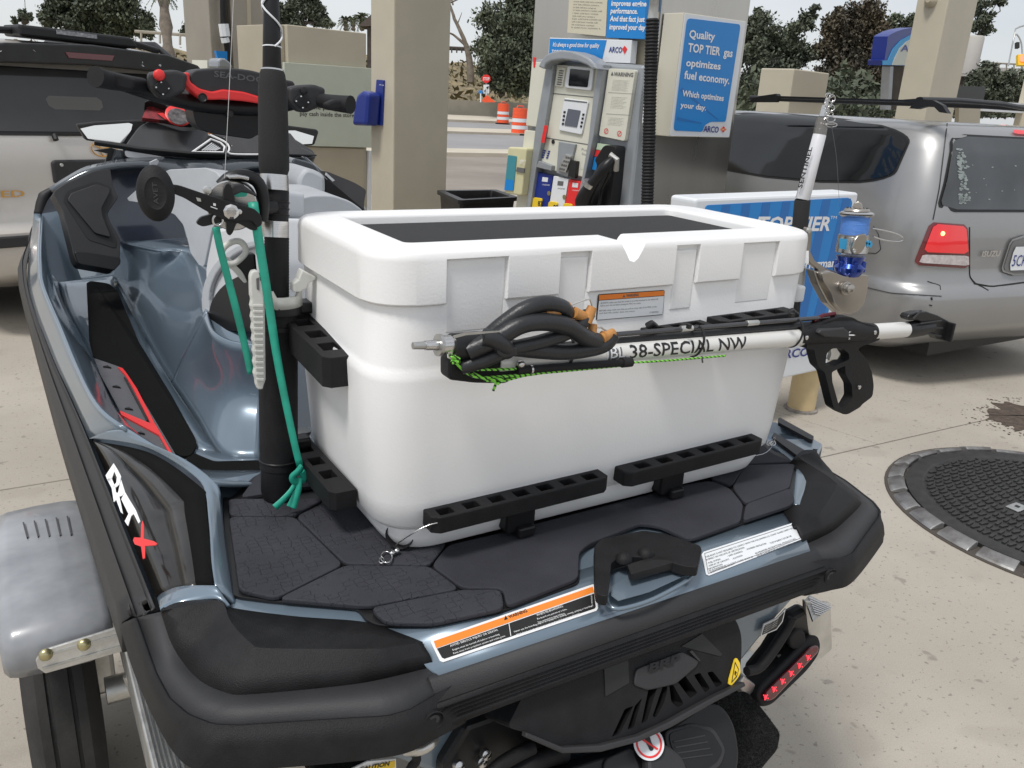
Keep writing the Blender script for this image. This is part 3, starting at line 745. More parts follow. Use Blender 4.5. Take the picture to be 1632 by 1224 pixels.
# hose
t = thing('hose', 'ribbed black overhead fuel hose hanging beside the steel pier', 'hose', tuple(BN(1031, 330, .25)))
hp = [BN(1040, 30, .30), BN(1037, 120, .30), BN(1034, 240, .30), BN(1031, 345, .30)]
P = cr(hp, 120); P.append(P[-1]-V(0, 0, .3)); rr = [.040 if i % 2 else .034 for i in range(len(P))]
build('ribbed_cover', MB().tube(P, rr, 12), rub, t, smooth=30)
build('swivel', MB().lathe(hp[0]+V(0, 0, .5), (0, 0, -1), [(0, .02), (.1, .02), (.3, .022), (.32, .032), (.38, .032), (.39, .026), (.50, .03)], 14), galv, t, smooth=40)

# ------------------------------------------------------------------ fuel dispenser
pb = PP(900, 335); pb.z = .14
t = thing('fuel_dispenser', 'grey and off white fuel dispenser with screen and black nozzle before the steel pier', 'fuel pump', tuple(pb))
tl = PP(847, 92); tr_ = PP(1022, 103); tl.z = tr_.z = (tl.z+tr_.z)/2
bl = V(tl.x, tl.y, .14); br_ = V(tr_.x, tr_.y, .14)
bodyP = [PP(847, 93), PP(1022, 103), PP(1022, 103)+V(0, 0, 0), PP(847, 93)]
bodyP[2] = V(bodyP[1].x, bodyP[1].y, .14); bodyP[3] = V(bodyP[0].x, bodyP[0].y, .14)
build('body', MB().prism([p+e1*.03 for p in bodyP], e1*(th_-.03)), pgrey, t, bevel=.02)
plate('side_door', PP, [(848, 98), (877, 101), (860, 203), (838, 200)], -.028, .0, panelc, t, bevel=.004, r=.01)
plate('side_door', PP, [(836, 207), (858, 209.5), (838, 420), (812, 418)], -.028, .0, panelc, t, bevel=.004, r=.01)
# casting frame left and right of the centre
plate('frame', PP, [(879, 100), (890, 104), (884, 150), (874, 212), (862, 268), (838, 420), (846, 330), (861, 205)], -.03, .05, pgrey, t, bevel=.006)
plate('frame', PP, [(961, 104), (970, 103), (962, 160), (952, 225), (936, 300), (917, 420), (905, 420), (935, 282), (945, 226), (953, 155)], -.03, .05, pgrey, t, bevel=.006)
plate('hood', PP, [(877, 108), (882, 98), (890, 89), (901, 84), (914, 82), (930, 83.5), (944, 88), (956, 94), (966, 103), (971, 112), (962, 112), (955, 106), (940, 100), (915, 97), (898, 99), (889, 104), (886, 112)], -.03, .12, pgrey, t, bevel=.01)
plate('front_panel', PP, [(887, 103), (962, 108), (953, 155), (935, 283), (862, 267), (874, 212), (884, 150)], -.03, .012, panelc, t, bevel=.004)
plate('seam', PP, [(884, 148.5), (953, 155), (953, 156.3), (884, 149.8)], .012, .014, gprint, t)
plate('seam', PP, [(872, 219), (942, 230), (942, 231.3), (872, 220.3)], .012, .014, gprint, t)
plate('display_bezel', PP, [(909, 105), (951, 109), (947, 145), (904, 140)], .012, .03, swhite, t, r=.02, bevel=.005)
plate('screen', PP, [(914, 110), (945, 113), (941.5, 139.5), (911, 137)], .031, .034, glassd, t, r=.008)
plate('bezel_ring', PP, [(892, 107), (905, 108.5), (900, 139), (887, 137.5)], .012, .022, panelc, t, bevel=.002)
for i in range(7): plate('speaker_slot', PP, [(895-.6*i, 112+3.6*i), (902-.6*i, 112.6+3.6*i), (901.7-.6*i, 114.4+3.6*i), (894.7-.6*i, 113.8+3.6*i)], .022, .024, gprint, t)
plate('card_bezel', PP, [(903, 156.5), (942, 161.5), (931, 215), (894, 207.5)], .012, .026, swhite, t, r=.015, bevel=.004)
plate('handle_slot', PP, [(904, 158.5), (940, 162.5), (939.7, 164.5), (903.6, 160.5)], .026, .028, gprint, t)
plate('screen', PP, [(910, 173.5), (930, 176.5), (924, 203), (904, 200)], .027, .03, mat('grey screen', (.13, .14, .17), .2), t, r=.006)
for i in range(4):
    plate('button', PP, [(903-.9*i, 177+6.2*i), (906-.9*i, 177.4+6.2*i), (905.5-.9*i, 180.8+6.2*i), (902.5-.9*i, 180.4+6.2*i)], .027, .03, black, t)
    plate('button', PP, [(933-1.2*i, 181+6.2*i), (936-1.2*i, 181.4+6.2*i), (935.4-1.2*i, 184.8+6.2*i), (932.4-1.2*i, 184.4+6.2*i)], .027, .03, black, t)
plate('keypad_surround', PP, [(895, 225.5), (922, 230), (909, 282), (891, 275)], .012, .03, pgrey, t, bevel=.004)
plate('keypad', PP, [(908, 245), (919, 248), (909, 275), (896, 271)], .03, .05, galv, t, bevel=.003)
for i in range(4):
    for j in range(3):
        x = 910-3.4*i+j*3.1; y = 249+6*i+j*.7
        plate('key', PP, [(x, y), (x+2.2, y+.4), (x+1.4, y+3.6), (x-.9, y+3.2)], .05, .053, gprint, t)
plate('card_reader', PP, [(915, 255), (926, 257), (923, 284.5), (912, 280)], .012, .045, black, t, bevel=.003)
plate('red_decal', PP, [(876, 200), (881.5, 200), (876, 228), (870.5, 227)], .0525, .054, red, t)
plate('red_decal', PP, [(850, 91), (855, 91.5), (853, 107.5), (850.5, 107.5)], .001, .003, red, t)
plate('printer_tray', PP, [(866, 256), (887, 264), (886, 272), (862, 266)], .012, .05, pgrey, t, bevel=.003)
for i in range(4):
    for j in (0, 1):
        x = 869-1.0*i+j*7; y = 239+3.4*i+j
        plate('key', PP, [(x, y), (x+3, y+.4), (x+2.6, y+2.6), (x-.4, y+2.2)], .012, .016, navy, t)
build('lock', MB().lathe(PP(882, 226, .012), -e1, [(0, .014), (.006, .014)], 12), black, t)
plate('pay_sign', PP, [(926, 233), (940, 235), (932, 270), (927, 269)], .012, .014, panelc, t)
tm = MB(); ptext('', 'Push', None, None, PP, (927, 240), (938, 242), 4, .0145, mb=tm); ptext('', 'Stop', None, None, PP, (927, 247), (938, 249), 4, .0145, mb=tm); build('lettering', tm, gprint, t, kind='stuff')
for nm, P_, m_, cx, cy, s in (('grade_panel', [(860, 274.5), (884, 280), (866, 400), (836, 395)], navy, 862, 323, '87'), ('grade_panel', [(885.5, 280.3), (909, 285.3), (890, 405), (867.5, 400)], swhite, 886.5, 329, '89'), ('grade_panel', [(910.5, 285.7), (933, 290.5), (914, 410), (891.5, 405)], red, 910, 332, '91')):
    plate(nm, PP, P_, -.03, .02, m_, t, bevel=.002)
    plate('grade_button', PP, [(cx-7, cy-9), (cx+7.5, cy-7), (cx+4, cy+11), (cx-9.5, cy+9)], .021, .035, yellow, t, r=.02, bevel=.004)
    ptext('lettering', s, black, t, PP, (cx-5, cy+5), (cx+2.5, cy+6), 8, .0362, bold=.03)
    plate('grade_icon', PP, [(cx+6, cy-41), (cx+15, cy-40), (cx+14, cy-33), (cx+5, cy-34)], .021, .022, gprint if m_ is swhite else swhite, t)
    ptext('lettering', 'UNLEADED', gprint if m_ is swhite else whites, t, PP, (cx+2, cy-28), (cx+14, cy-27), 2, .0215)
    build('octane_dot', MB().lathe(PP(cx+13, cy-15, .021), -e1, [(0, .016), (.003, .016)], 14), brass, t)
plate('warning_sheet', PP, [(971, 109), (1013, 111.5), (996, 225), (955, 216.5)], -.03, .004, panelc, t, r=.015, bevel=.002)
tm = MB(); ptext('', 'WARNING', None, None, PP, (978, 121), (1009, 122.5), 6.5, .006, mb=tm, bold=.03)
tm.add(pts(Plane(PP.o-e1*.006, -e1), [(973.5, 120), (975.8, 114), (978, 120.2)]), [(0, 1, 2)])
for i in range(9): ptext('', 'do not smoke no open flame'[i % 3:22], None, None, PP, (977-i*.35, 128+2*i), (1003-i*.35-(i % 2)*3, 129.5+2*i), 1.1, .006, mb=tm)
for i in range(8): ptext('', 'stay outside the vehicle while'[i % 4:25], None, None, PP, (975-i*.35, 155+2.4*i), (999-i*.3-(i % 3)*3, 156.5+2.4*i), 1.1, .006, mb=tm)
for i in range(6): ptext('', 'in case of fire do not remove'[i % 3:24], None, None, PP, (970-i*.35, 188+2.2*i), (995-i*.3-(i % 2)*3, 189.6+2.2*i), 1.1, .006, mb=tm)
for y in (147, 181): tm.add(pts(Plane(PP.o-e1*.006, -e1), [(966+ (181-y)*.1, y), (1005+(181-y)*.13, y+2.5), (1005+(181-y)*.13, y+3), (966+(181-y)*.1, y+.5)]), [(0, 1, 2, 3)])
build('small_print', tm, gprint, t, kind='stuff')
for x, y in ((966, 209), (987, 213)):
    mb = MB(); c_ = PP(x, y, .006)
    for k in range(20):
        a0, a1 = 2*math.pi*k/20, 2*math.pi*(k+1)/20
        f_ = lambda a_, r_: c_+e2*(-math.cos(a_)*r_)+EZ*math.sin(a_)*r_
        mb.add([f_(a0, .018), f_(a1, .018), f_(a1, .014), f_(a0, .014)], [(0, 1, 2, 3)])
    mb.add([c_-e2*.012+EZ*.012, c_-e2*.009+EZ*.014, c_+e2*.013-EZ*.012, c_+e2*.010-EZ*.014], [(0, 1, 2, 3)])
    build('prohibition_mark', mb, red, t)
plate('nozzle_boot', PP, [(972, 233), (978, 231), (991, 233), (993, 237), (986, 310), (970, 420), (930, 420), (942, 330), (956, 292), (962, 262), (958, 255)], -.03, .07, blks, t, bevel=.012, r=.02)
plate('boot_label', PP, [(953, 228), (973, 231), (970, 241), (951, 238)], .0, .004, mat('pale green label', (.5, .62, .45), .5), t)
plate('boot_label', PP, [(951, 239), (969, 242), (966, 252), (948, 249)], .0, .004, red, t)
plate('boot_label', PP, [(948, 250), (960, 252), (955, 272), (944, 270)], .0, .004, sblue, t)
nz_ = [PP(978, 252, .10), PP(968, 262, .14), PP(958, 275, .16), PP(948, 288, .17), PP(938, 303, .17), PP(930, 318, .16), PP(928, 340, .13)]
build('nozzle', MB().tube(cr(nz_, 16), [.022, .028, .034, .038, .036, .034, .034, .036, .04, .044, .048, .052, .055, .05, .045, .04], 12), blks, t, smooth=50)
build('nozzle_collar', MB().tube([PP(942, 291, .17), PP(939, 297, .17)], .05, 14), galv, t, smooth=50)
build('nozzle_lever', MB().tube([PP(972, 275, .12), PP(960, 300, .10), PP(955, 330, .1)], .012, 8), blks, t)
build('spout', MB().tube([PP(972, 246, .12), PP(983, 254, .10), PP(982, 272, .08)], .018, 8), galv, t)
for i in range(4):
    p = sd_(1008+9, 203+8.5*i); mb = MB().prism([sd_(1026, 203+8.5*i), sd_(1044, 201+8.5*i), sd_(1044, 203.5+8.5*i), sd_(1026, 205.5+8.5*i)], -e2*.004)
    build('vent_slot', mb, black, t)
plate('side_notice', sd_, [(1028, 140), (1041, 140), (1036, 196), (1023, 196)], .001, .004, swhite, t)
t = thing('leaflet_box', 'cream leaflet holder with a teal card on the left side of the dispenser', 'leaflet box', tuple(PP(835, 305)))
plate('box', PP, [(827, 234), (857, 236), (848, 311), (821, 307)], .002, .11, mat('yellowed plastic', (.60, .57, .35), .35, var=.05), t, bevel=.01, r=.02)
plate('card', PP, [(828, 247), (842, 249), (836, 303), (822, 302)], .112, .116, mat('teal card', (.05, .25, .30), .4), t, r=.01)
plate('card_footer', PP, [(825, 285), (838, 287), (836, 303), (822, 302)], .117, .118, sblue, t)
ptext('lettering', 'APPLY', whites, t, PP, (828, 262), (838, 262), 8, .118)
ptext('lettering', 'NOW', whites, t, PP, (826, 275), (836, 275), 7, .118)
plate('latch', PP, [(843, 266), (855, 268), (854, 275), (841, 273)], .111, .12, gprint, t)

# bin
t = thing('rubbish_bin', 'black open square bin between the tan column and the fuel dispenser', 'bin', tuple(PZ(.0)(760, 420)))
BZ = PZ(.90); out = rnd(pts(BZ, [(697, 303), (790, 302), (825, 314), (733, 319)]), .04, 4); n_ = len(out); cen = sum(out, Vector())/n_
INV[t.name] = Matrix.Translation((cen.x, cen.y, 0)).inverted(); t.location = (cen.x, cen.y, 0)
def sc(L, s, dz): return [cen+(p-cen)*s+V(0, 0, dz) for p in L]
build('bin_body', MB().rings([sc(out, .80, -.76), sc(out, .93, -.1), sc(out, .95, -.03), sc(out, 1.03, -.03), sc(out, 1.03, 0.0), sc(out, .82, .0), sc(out, .78, -.04), sc(out, .74, -.6)], True, True), blks, t, smooth=40)
build('bin_foot', MB().rings([sc(out, .84, -.77), sc(out, .84, -.761)], True, True), rub, t)

# lower free standing sign with its bollard
bb = Z(1276, 652, 0); bb = V(bb.x, bb.y, 0)
n_s = Matrix.Rotation(R(-9), 3, 'Z') @ (-e2)
LS = Plane(bb+n_s*.10, n_s)
t = thing('bollard', 'tan round bollard standing under the low blue sign', 'bollard', tuple(bb))
bolm = mat('tan bollard paint', (.58, .45, .25), .5, var=.08, vscale=8)
build('post', MB().lathe(bb, (0, 0, 1), [(0, .079), (.62, .079)], 28), bolm, t, smooth=40)
build('base_ring', MB().lathe(bb, (0, 0, 1), [(0, .098), (.012, .096), (.016, .08)], 28), mat('grey mortar', (.22, .20, .18), .9, var=.3, vscale=30), t, smooth=40)
t = thing('sign', 'low wide white and blue sign box standing on the bollard beside the white cooler', 'sign', tuple(LS(1276, 600)))
OL = [(1109, 317), (1369, 307), (1318, 588), (1082, 640)]
plate('box', LS, OL, -.16, 0, swhite, t, bevel=.012, r=.02)
bl_ = [(1124, 327), (1352, 315), (1358, 321), (1312, 530), (1300, 545), (1092, 575)]
plate('blue_panel', LS, bl_, .001, .004, sblue, t, r=.02)
for k in range(7):
    x = 1150+k*32; plate('ray_stripe', LS, [(x, 326.5-(k*1.6)), (x+13, 326-(k*1.6)), (x+13-24-k*3, 520-k*3), (x-24-k*3-4, 522-k*3)], .0042, .005, sblued, t)
ptext('lettering', 'TOP TIER', whites, t, LS, (1205, 369), (1322, 367), 24, .006, bold=.03, shear=.1)
ptext('lettering', 'TM', whites, t, LS, (1323, 349), (1333, 349), 5, .006)
ptext('lettering', 'Quality gas. Better performance', whites, t, LS, (1130, 437), (1345, 424), 15, .006, bold=.03)
ptext('lettering', 'ARCO', navy, t, LS, (1236, 573), (1288, 567), 14, .006, bold=.02)

# casing behind the van, arched sign
t, c, a, b = column('pump_casing', 'cream pump casing box rising behind the minivan roof', 'fuel pump', 1263, 130, 8.6, 1210, 1320, cream, z1=Plane(D(1263, 130, 8.6), -e1)(1263, 109.4).z)
build('top_seam', boxcorner(MB(), c-e1*.006-e2*.006, a+e1*.012, b+e2*.012, 1.78, 1.785), cream2, t)
AS = Plane(D(1450, 75, 12), -e2)
t = thing('arched_sign', 'arched blue sign with white centre half hidden by the right tan column', 'sign', tuple(AS(1450, 105)))
arc = [(1405, 104), (1405, 96), (1410, 95), (1415, 58), (1420, 54.5), (1429, 50), (1440, 46.5), (1454, 44), (1470, 43.5), (1490, 45), (1505, 106)]
plate('board', AS, arc, -.2, 0, navy, t)
plate('inner_arc', AS, [(1405.5, 103.5), (1405.5, 97), (1414, 96), (1422, 78), (1435, 64), (1452, 55), (1475, 52), (1503, 105)], .002, .01, mat('cyan', (.02, .30, .62), .4), t)
plate('white_centre', AS, [(1420, 103.5), (1424, 92), (1432, 77), (1443, 66), (1456, 60), (1475, 57), (1501, 104)], .011, .015, mat('sign pale', (.55, .58, .52), .5), t)
ptext('lettering', 'ARCO', navy, t, AS, (1435, 81.5), (1483, 83), 10.5, .018, bold=.03)
plate('post_panel', AS, [(1423, 105), (1441, 105), (1437, 175), (1418, 175)], -.15, -.01, barkd, t)
plate('post_strip', AS, [(1419, 106), (1424, 106), (1420, 175), (1415, 175)], -.12, .0, pgrey, t)
MS = Plane(D(1548, 150, 9.5), -e2)
t = thing('menu_board', 'small black panel over the minivan roof by the right tan column', 'panel', tuple(MS(1548, 200)))
plate('panel', MS, [(1526, 137), (1571, 138), (1567, 166), (1522, 164)], -.06, 0, black, t)
plate('post', MS, [(1530, 163), (1564, 165), (1560, 240), (1526, 240)], -.05, -.005, cream2, t)
plate('ledge', MS, [(1520, 158), (1660, 166), (1660, 182), (1518, 174)], -.5, -.07, swhite, t)
# ------------------------------------------------------------------ cars
from mathutils.bvhtree import BVHTree
class Body:
    """car body as a stack of rounded outlines; local frame: x to the right, y forward, origin at the rear left corner"""
    def __init__(s, o, head, W, L, rows, rc):
        s.o = Vector(o); s.M = Matrix.Translation(s.o) @ Matrix.Rotation(head-math.pi/2, 4, 'Z'); s.W = W; s.L = L
        loops = []
        for z, ins, rr, fr, rad in rows:
            a = V(ins, rr, z); b = V(W-ins, rr, z); c = V(W-ins, L-fr, z); d = V(ins, L-fr, z)
            loop = []
            for p, ra, rb_ in ((a, V(0, 1, 0), V(1, 0, 0)), (b, V(-1, 0, 0), V(0, 1, 0)), (c, V(0, -1, 0), V(-1, 0, 0)), (d, V(1, 0, 0), V(0, -1, 0))):
                A = p+ra*rad*1.6; B = p+rb_*rad
                if p is b or p is d: A = p+ra*rad; B = p+rb_*rad*1.6
                for k in range(9):
                    t = k/8; loop.append(A*(1-t)**2+p*2*t*(1-t)+B*t*t)
            # extra points along the long runs keep the loft even
            loops.append([s.M @ q for q in loop])
        s.loops = loops; s.mb = MB().rings(loops)
        n = len(loops[0]); tr = []
        s.bvh = BVHTree.FromPolygons([tuple(v) for v in s.mb.v], [list(f) for f in s.mb.f])
    def hit(s, px, py, off=.004):
        d = ray(px, py).normalized(); h = s.bvh.ray_cast(CAM, d)
        if h[0] is None: return None
        n = h[1] if h[1].dot(d) < 0 else -h[1]
        return h[0]+n*off
    def loc(s, x, z, off=.004, side='rear', y=0):
        if side == 'rear': x = min(max(x, .03+max(0, z-1.25)*.36), s.W-.03-max(0, z-1.25)*.36)
        if side == 'rear': o = s.M @ V(x, -2, z); d = (s.M.to_3x3() @ V(0, 1, 0))
        else: o = s.M @ V(-2, y, z); d = (s.M.to_3x3() @ V(1, 0, 0))
        h = s.bvh.ray_cast(o, d)
        for k in range(30):
            if h[0] is not None: break
            x += .006 if x < s.W/2 else -.006; h = s.bvh.ray_cast(s.M @ V(x, -2, z), d)
        n = h[1] if h[1].dot(d) < 0 else -h[1]
        return h[0]+n*off
    def patch(s, name, q, mt, parent, off=.004, thick=.0, n=14, rc=.12, fn=None, pw=.5, **k):
        """curved panel lying on the body; q four corners TL TR BR BL"""
        fn = fn or (lambda x, y, o: s.hit(x, y, o)); rows = []; ok = True
        for j in range(n+1):
            v = j/n; e = min(v, 1-v); sh = 0
            if e < rc: u_ = 1-e/rc; sh = rc*pw*(1-math.sqrt(max(0, 1-u_*u_)))*1.6
            row = []
            for i in range(n+1):
                u = i/n; u = .5+(u-.5)*(1-2*sh)
                x = (q[0][0]*(1-u)+q[1][0]*u)*(1-v)+(q[3][0]*(1-u)+q[2][0]*u)*v
                y = (q[0][1]*(1-u)+q[1][1]*u)*(1-v)+(q[3][1]*(1-u)+q[2][1]*u)*v
                p = fn(x, y, off)
                if p is None: ok = False; p = row[-1] if row else None
                row.append(p)
            rows.append(row)
        if not ok: rows = [r for r in rows if all(p is not None for p in r)]
        mb = MB().grid([r[::-1] for r in rows])
        return build(name, mb, mt, parent, smooth=180, **k)
    def line(s, name, P, r, mt, parent, off=.002, n=20, fn=None):
        fn = fn or (lambda x, y, o: s.hit(x, y, o))
        Q = lin([Vector((a, b, 0)) for a, b in P], n); Q = [fn(q.x, q.y, off) for q in Q]; Q = [q for q in Q if q]
        return build(name, MB().tube(Q, r, 6), mt, parent, smooth=60)

def wheels(t, B, ys, r, w_):
    for x in (.02, B.W-.02-w_):
        for y in ys:
            c = B.M @ V(x, y, r); ax = B.M.to_3x3() @ V(1, 0, 0)
            wh = build('wheel', MB().lathe(c, ax, [(0, r*.62), (.02, r*.9), (.05, r), (w_-.05, r), (w_-.02, r*.9), (w_, r*.62)], 32), tyrem, t, smooth=40)
            build('rim', MB().lathe(c-ax*.003, ax, [(.0, r*.2), (.0, r*.60), (w_+.006, r*.60), (w_+.006, .02)], 24), galv, wh, smooth=40)

# --- minivan
VO = D(1489, 320, 4.83); VO = V(VO.x, VO.y, 0)
rows = [(.20, .12, .35, .5, .2), (.30, .05, .12, .25, .2), (.385, .01, .03, .08, .3), (.43, 0, 0, .04, .28), (.60, 0, -.005, .02, .28), (.655, .0, .005, .03, .28), (.675, .012, .035, .05, .28), (.70, .018, .055, .08, .28),
        (.80, .012, .065, .10, .26), (.95, .008, .065, .14, .26), (1.05, .012, .075, .8, .26), (1.13, .022, .09, 1.15, .26), (1.30, .062, .135, 1.4, .25), (1.48, .115, .195, 1.62, .24), (1.575, .15, .245, 1.78, .24), (1.62, .19, .29, 1.9, .24), (1.645, .26, .36, 2.05, .22), (1.655, .4, .5, 2.3, .2)]
VB = Body(VO, R(81), 1.79, 4.75, rows, .25)
t = thing('minivan', 'silver grey minivan with roof rack and a painted glint on the tail lamp parked at the right', 'car', tuple(VO), R(0))
build('body', VB.mb, vsil, t, smooth=60)
VB.patch('side_window', [(1135, 170), (1462, 200), (1418, 301), (1112, 274)], black, t, off=.002, n=22, rc=.28, pw=.8)
VB.patch('side_window_glass', [(1139, 173), (1458, 203), (1415, 297), (1116, 271)], glassd, t, off=.006, n=22, rc=.28, pw=.8)
seen = mat('interior seen through glass', (.055, .06, .062), .4, var=.4, vscale=1.2)
fr_ = lambda x, z, o: VB.loc(x, z, o)
IV = VB.M.inverted(); hp_ = lambda x, y: (IV @ VB.hit(x, y, 0)).x
wt_, wb_ = hp_(1508, 205), hp_(1492, 316); print('win', wt_, wb_)
VB.patch('rear_window', [(wt_-.01, 1.585), (1.65, 1.585), (1.70, 1.135), (wb_-.01, 1.135)], black, t, off=.003, n=18, rc=.1, fn=fr_)
VB.patch('rear_window_glass', [(wt_+.008, 1.572), (1.63, 1.572), (1.68, 1.15), (wb_+.008, 1.15)], mat('smoky rear glass', (.07, .075, .08), .12, spec=.6, var=.3, vscale=1.2), t, off=.007, n=18, rc=.1, fn=fr_)
IV = VB.M.inverted(); hp_ = lambda x, y: (IV @ VB.hit(x, y, 0)).x
# flaking window film
film = MB(); rf = random.Random(5); I = VB.M
fx = hp_(1526, 260)
for k in range(125):
    a_ = rf.random()
    if a_ < .62: x = fx+abs(rf.gauss(0, .025)); z = rf.uniform(1.18, 1.50)
    elif a_ < .85: x = rf.uniform(fx, fx+.1); z = 1.20+abs(rf.gauss(0, .018))
    else: x = rf.uniform(.4, 1.5); z = rf.uniform(1.2, 1.42)
    s = rf.uniform(.005, .018) if x < fx+.12 else rf.uniform(.003, .009)
    if x < .36 and 1.33 < z < 1.36: s *= 1.6
    P = [VB.loc(x+s*1.5*math.cos(q*1.05)*rf.uniform(.5, 1), z+s*.6*math.sin(q*1.05)*rf.uniform(.5, 1), .009) for q in range(6)]
    film.add(P, [tuple(range(6))])
build('peeling_film', film, mat('flaked film', (.26, .30, .29), .6), t, kind='stuff')
tl_ = VB.patch('tail_lamp', [(1482, 354), (1541, 358), (1545, 428), (1455, 422)], mat('dark red lamp rim', (.14, .008, .012), .2, coat=1), t, off=.006, n=12, rc=.12)
VB.patch('red_lens', [(1488, 357), (1537, 361), (1541, 404), (1471, 401)], redlens, tl_, off=.014, n=10, rc=.12)
VB.patch('clear_lens', [(1470, 405), (1541, 407), (1541.5, 423), (1464, 418)], clrlens, tl_, off=.014, n=10, rc=.1)
c = VB.hit(1500, 372, .016); cn = (CAM-c).normalized()
build('lamp_glint', MB().lathe(c, cn, [(0, .014), (.004, .009), (.006, .003)], 14), mat('glowing glint', (1, .3, .1), .3, emit=(1, .25, .08), estr=4), tl_, smooth=60)  # bright reflection on the lens, added as a glowing dot
# right lamp by symmetry
VB.patch('tail_lamp', [(1.60, 1.0), (1.78, 1.0), (1.77, .745), (1.56, .745)], redlens, t, off=.006, n=10, rc=.12, fn=fr_)
VB.patch('high_brake_lamp', [(hp_(1604, 205), 1.620), (1.27, 1.620), (1.27, 1.597), (hp_(1604, 205), 1.597)], redlens, t, off=.012, n=6, rc=.1, fn=fr_)
VB.line('tailgate_gap', [(1530, 183), (1517, 184), (1510, 192), (1497, 300), (1487, 350)], .0035, black, t)
VB.line('tailgate_gap', [(1545, 362), (1545, 440), (1552, 450), (1575, 463)], .0035, black, t)
VB.line('door_gap', [(1392, 360), (1400, 372), (1404, 398), (1396, 404), (1372, 402)], .0022, black, t)
VB.line('bumper_gap', [(1340, 448), (1420, 467), (1500, 472)], .003, mat('shadow gap', (.05, .05, .05), .6), t)
VB.line('bumper_gap', [(1552, 452), (1580, 457), (1632, 450), (1700, 447)], .005, black, t)
IV = VB.M.inverted(); hp_ = lambda x, y: (IV @ VB.hit(x, y, 0)).x
p0x = hp_(1612, 390); print('plate x', p0x)
pr_ = VB.patch('plate_recess', [(p0x-.035, .995), (1.55, .995), (1.58, .735), (p0x-.06, .735)], vsil, t, off=.014, n=10, rc=.2, fn=fr_)
VB.patch('recess_panel', [(p0x-.022, .98), (1.53, .98), (1.56, .748), (p0x-.045, .748)], mat('recess grey', (.16, .16, .16), .5), pr_, off=.018, n=10, rc=.2, fn=fr_)
pp = VB.patch('number_plate', [(p0x, .925), (p0x+.31, .925), (p0x+.31, .77), (p0x, .77)], swhite, t, off=.026, n=4, rc=.05, fn=fr_)
a_ = VB.loc(p0x+.012, .80, .029); xd = VB.M.to_3x3() @ V(1, 0, 0)
text('lettering', '5CRN274', navy, pp, a_, xd, EZ, width=.29, height=.075, depth=0)
a_ = VB.loc(hp_(1566, 388), .865, .012); text('lettering', 'ISUZU', silver, t, a_, xd, EZ, width=.16, height=.036, depth=.004, bold=.03)
chip = VB.line('scuff', [(1478, 448), (1498, 455), (1499, 462)], .002, black, t)
VB.line('scuff', [(1484, 474), (1485, 478)], .006, black, t); VB.line('scuff', [(1481, 486), (1485, 487)], .004, black, t)
# roof rack
RX = PX(VO.x+.26)
rk = blks
rp = [(1194, 163), (1204, 157), (1215, 153), (1240, 149.5), (1242, 153), (1300, 155), (1440, 159), (1462, 157.5), (1490, 160), (1505, 168), (1513, 181), (1500, 179), (1492, 171), (1478, 170), (1464, 174), (1452, 173), (1460, 164), (1440, 162.5), (1300, 158.5), (1242, 157), (1238, 163)]
plate('roof_rail', RX, rp, -.02, .02, rk, t)
a_, b_ = RX(1465, 160), RX(1465, 160); b_ = a_+V(1.28, .02, .0)
build('cross_bar', MB().tube([a_+V(0, 0, .005), a_+V(.4, 0, .018), a_+V(.9, 0, .018), b_], .016, 8, flat=1.8), rk, t, smooth=60)
RX2 = PX(VO.x+1.5)
build('roof_rail', MB().tube([b_+V(0, 2.6, 0), b_+V(0, .3, .01), b_+V(0, -.15, 0), b_+V(.02, -.3, -.05)], .022, 8), rk, t, smooth=60)
wheels(t, VB, (.95, 3.8), .31, .2)
build('underbody', MB().box(VB.M @ V(.9, 2.3, .22), 1.5, 4.0, .1), black, t)

# --- SUV at the left
SH = R(106); sx = V(math.sin(SH), -math.cos(SH), 0); sf = V(math.cos(SH), math.sin(SH), 0)
SC = D(165, 237, 5.5); SC = V(SC.x, SC.y, 0); W_ = 1.90; SO = SC-sx*W_/2
rows = [(.25, .15, .35, .5, .3), (.36, .04, .05, .15, .25), (.42, .0, -.06, .06, .2), (.56, .0, -.09, .02, .2), (.68, .0, -.085, .02, .2), (.70, .012, -.02, .05, .2), (.74, .015, .0, .1, .2),
        (.95, .0, -.01, .12, .2), (1.10, .0, -.005, .3, .2), (1.20, .015, .0, 1.2, .2), (1.26, .03, .015, 1.35, .2), (1.45, .09, .075, 1.6, .19), (1.64, .15, .14, 1.8, .18), (1.74, .20, .19, 1.95, .18), (1.80, .27, .26, 2.1, .17), (1.83, .42, .4, 2.3, .14)]
SB = Body(SO, SH, W_, 4.8, rows, .2)
t = thing('parked_car', 'champagne coloured off road car seen from behind at the left with a black roof spoiler', 'car', tuple(SO), 0)
build('body', SB.mb, vgold, t, smooth=60)
fs = lambda x, z, o: SB.loc(x, z, o)
c0 = W_/2
SB.patch('rear_window', [(c0-.70, 1.665), (c0+.70, 1.665), (c0+.80, 1.262), (c0-.80, 1.262)], black, t, off=.004, n=14, rc=.1, fn=fs)
SB.patch('rear_window_glass', [(c0-.68, 1.655), (c0+.68, 1.655), (c0+.77, 1.285), (c0-.77, 1.285)], mat('suv glass', (.04, .04, .04), .1, spec=.5, var=.3, vscale=.8), t, off=.009, n=14, rc=.1, fn=fs)
SB.patch('seat_seen', [(c0-.30, 1.50), (c0+.05, 1.50), (c0+.05, 1.42), (c0-.28, 1.42)], mat('interior tan', (.10, .095, .085), .3), t, off=.0095, n=4, rc=.1, fn=fs)
def sl(x, y, z): return SB.M @ V(c0+x, y, z)
def slab_bar(name, ys, P, mt, parent, **k):
    Q = [sl(x, ys[0], z) for x, z in P]; return build(name, MB().prism(Q, (SB.M.to_3x3() @ V(0, ys[1]-ys[0], 0))), mt, parent, **k)
sp = []
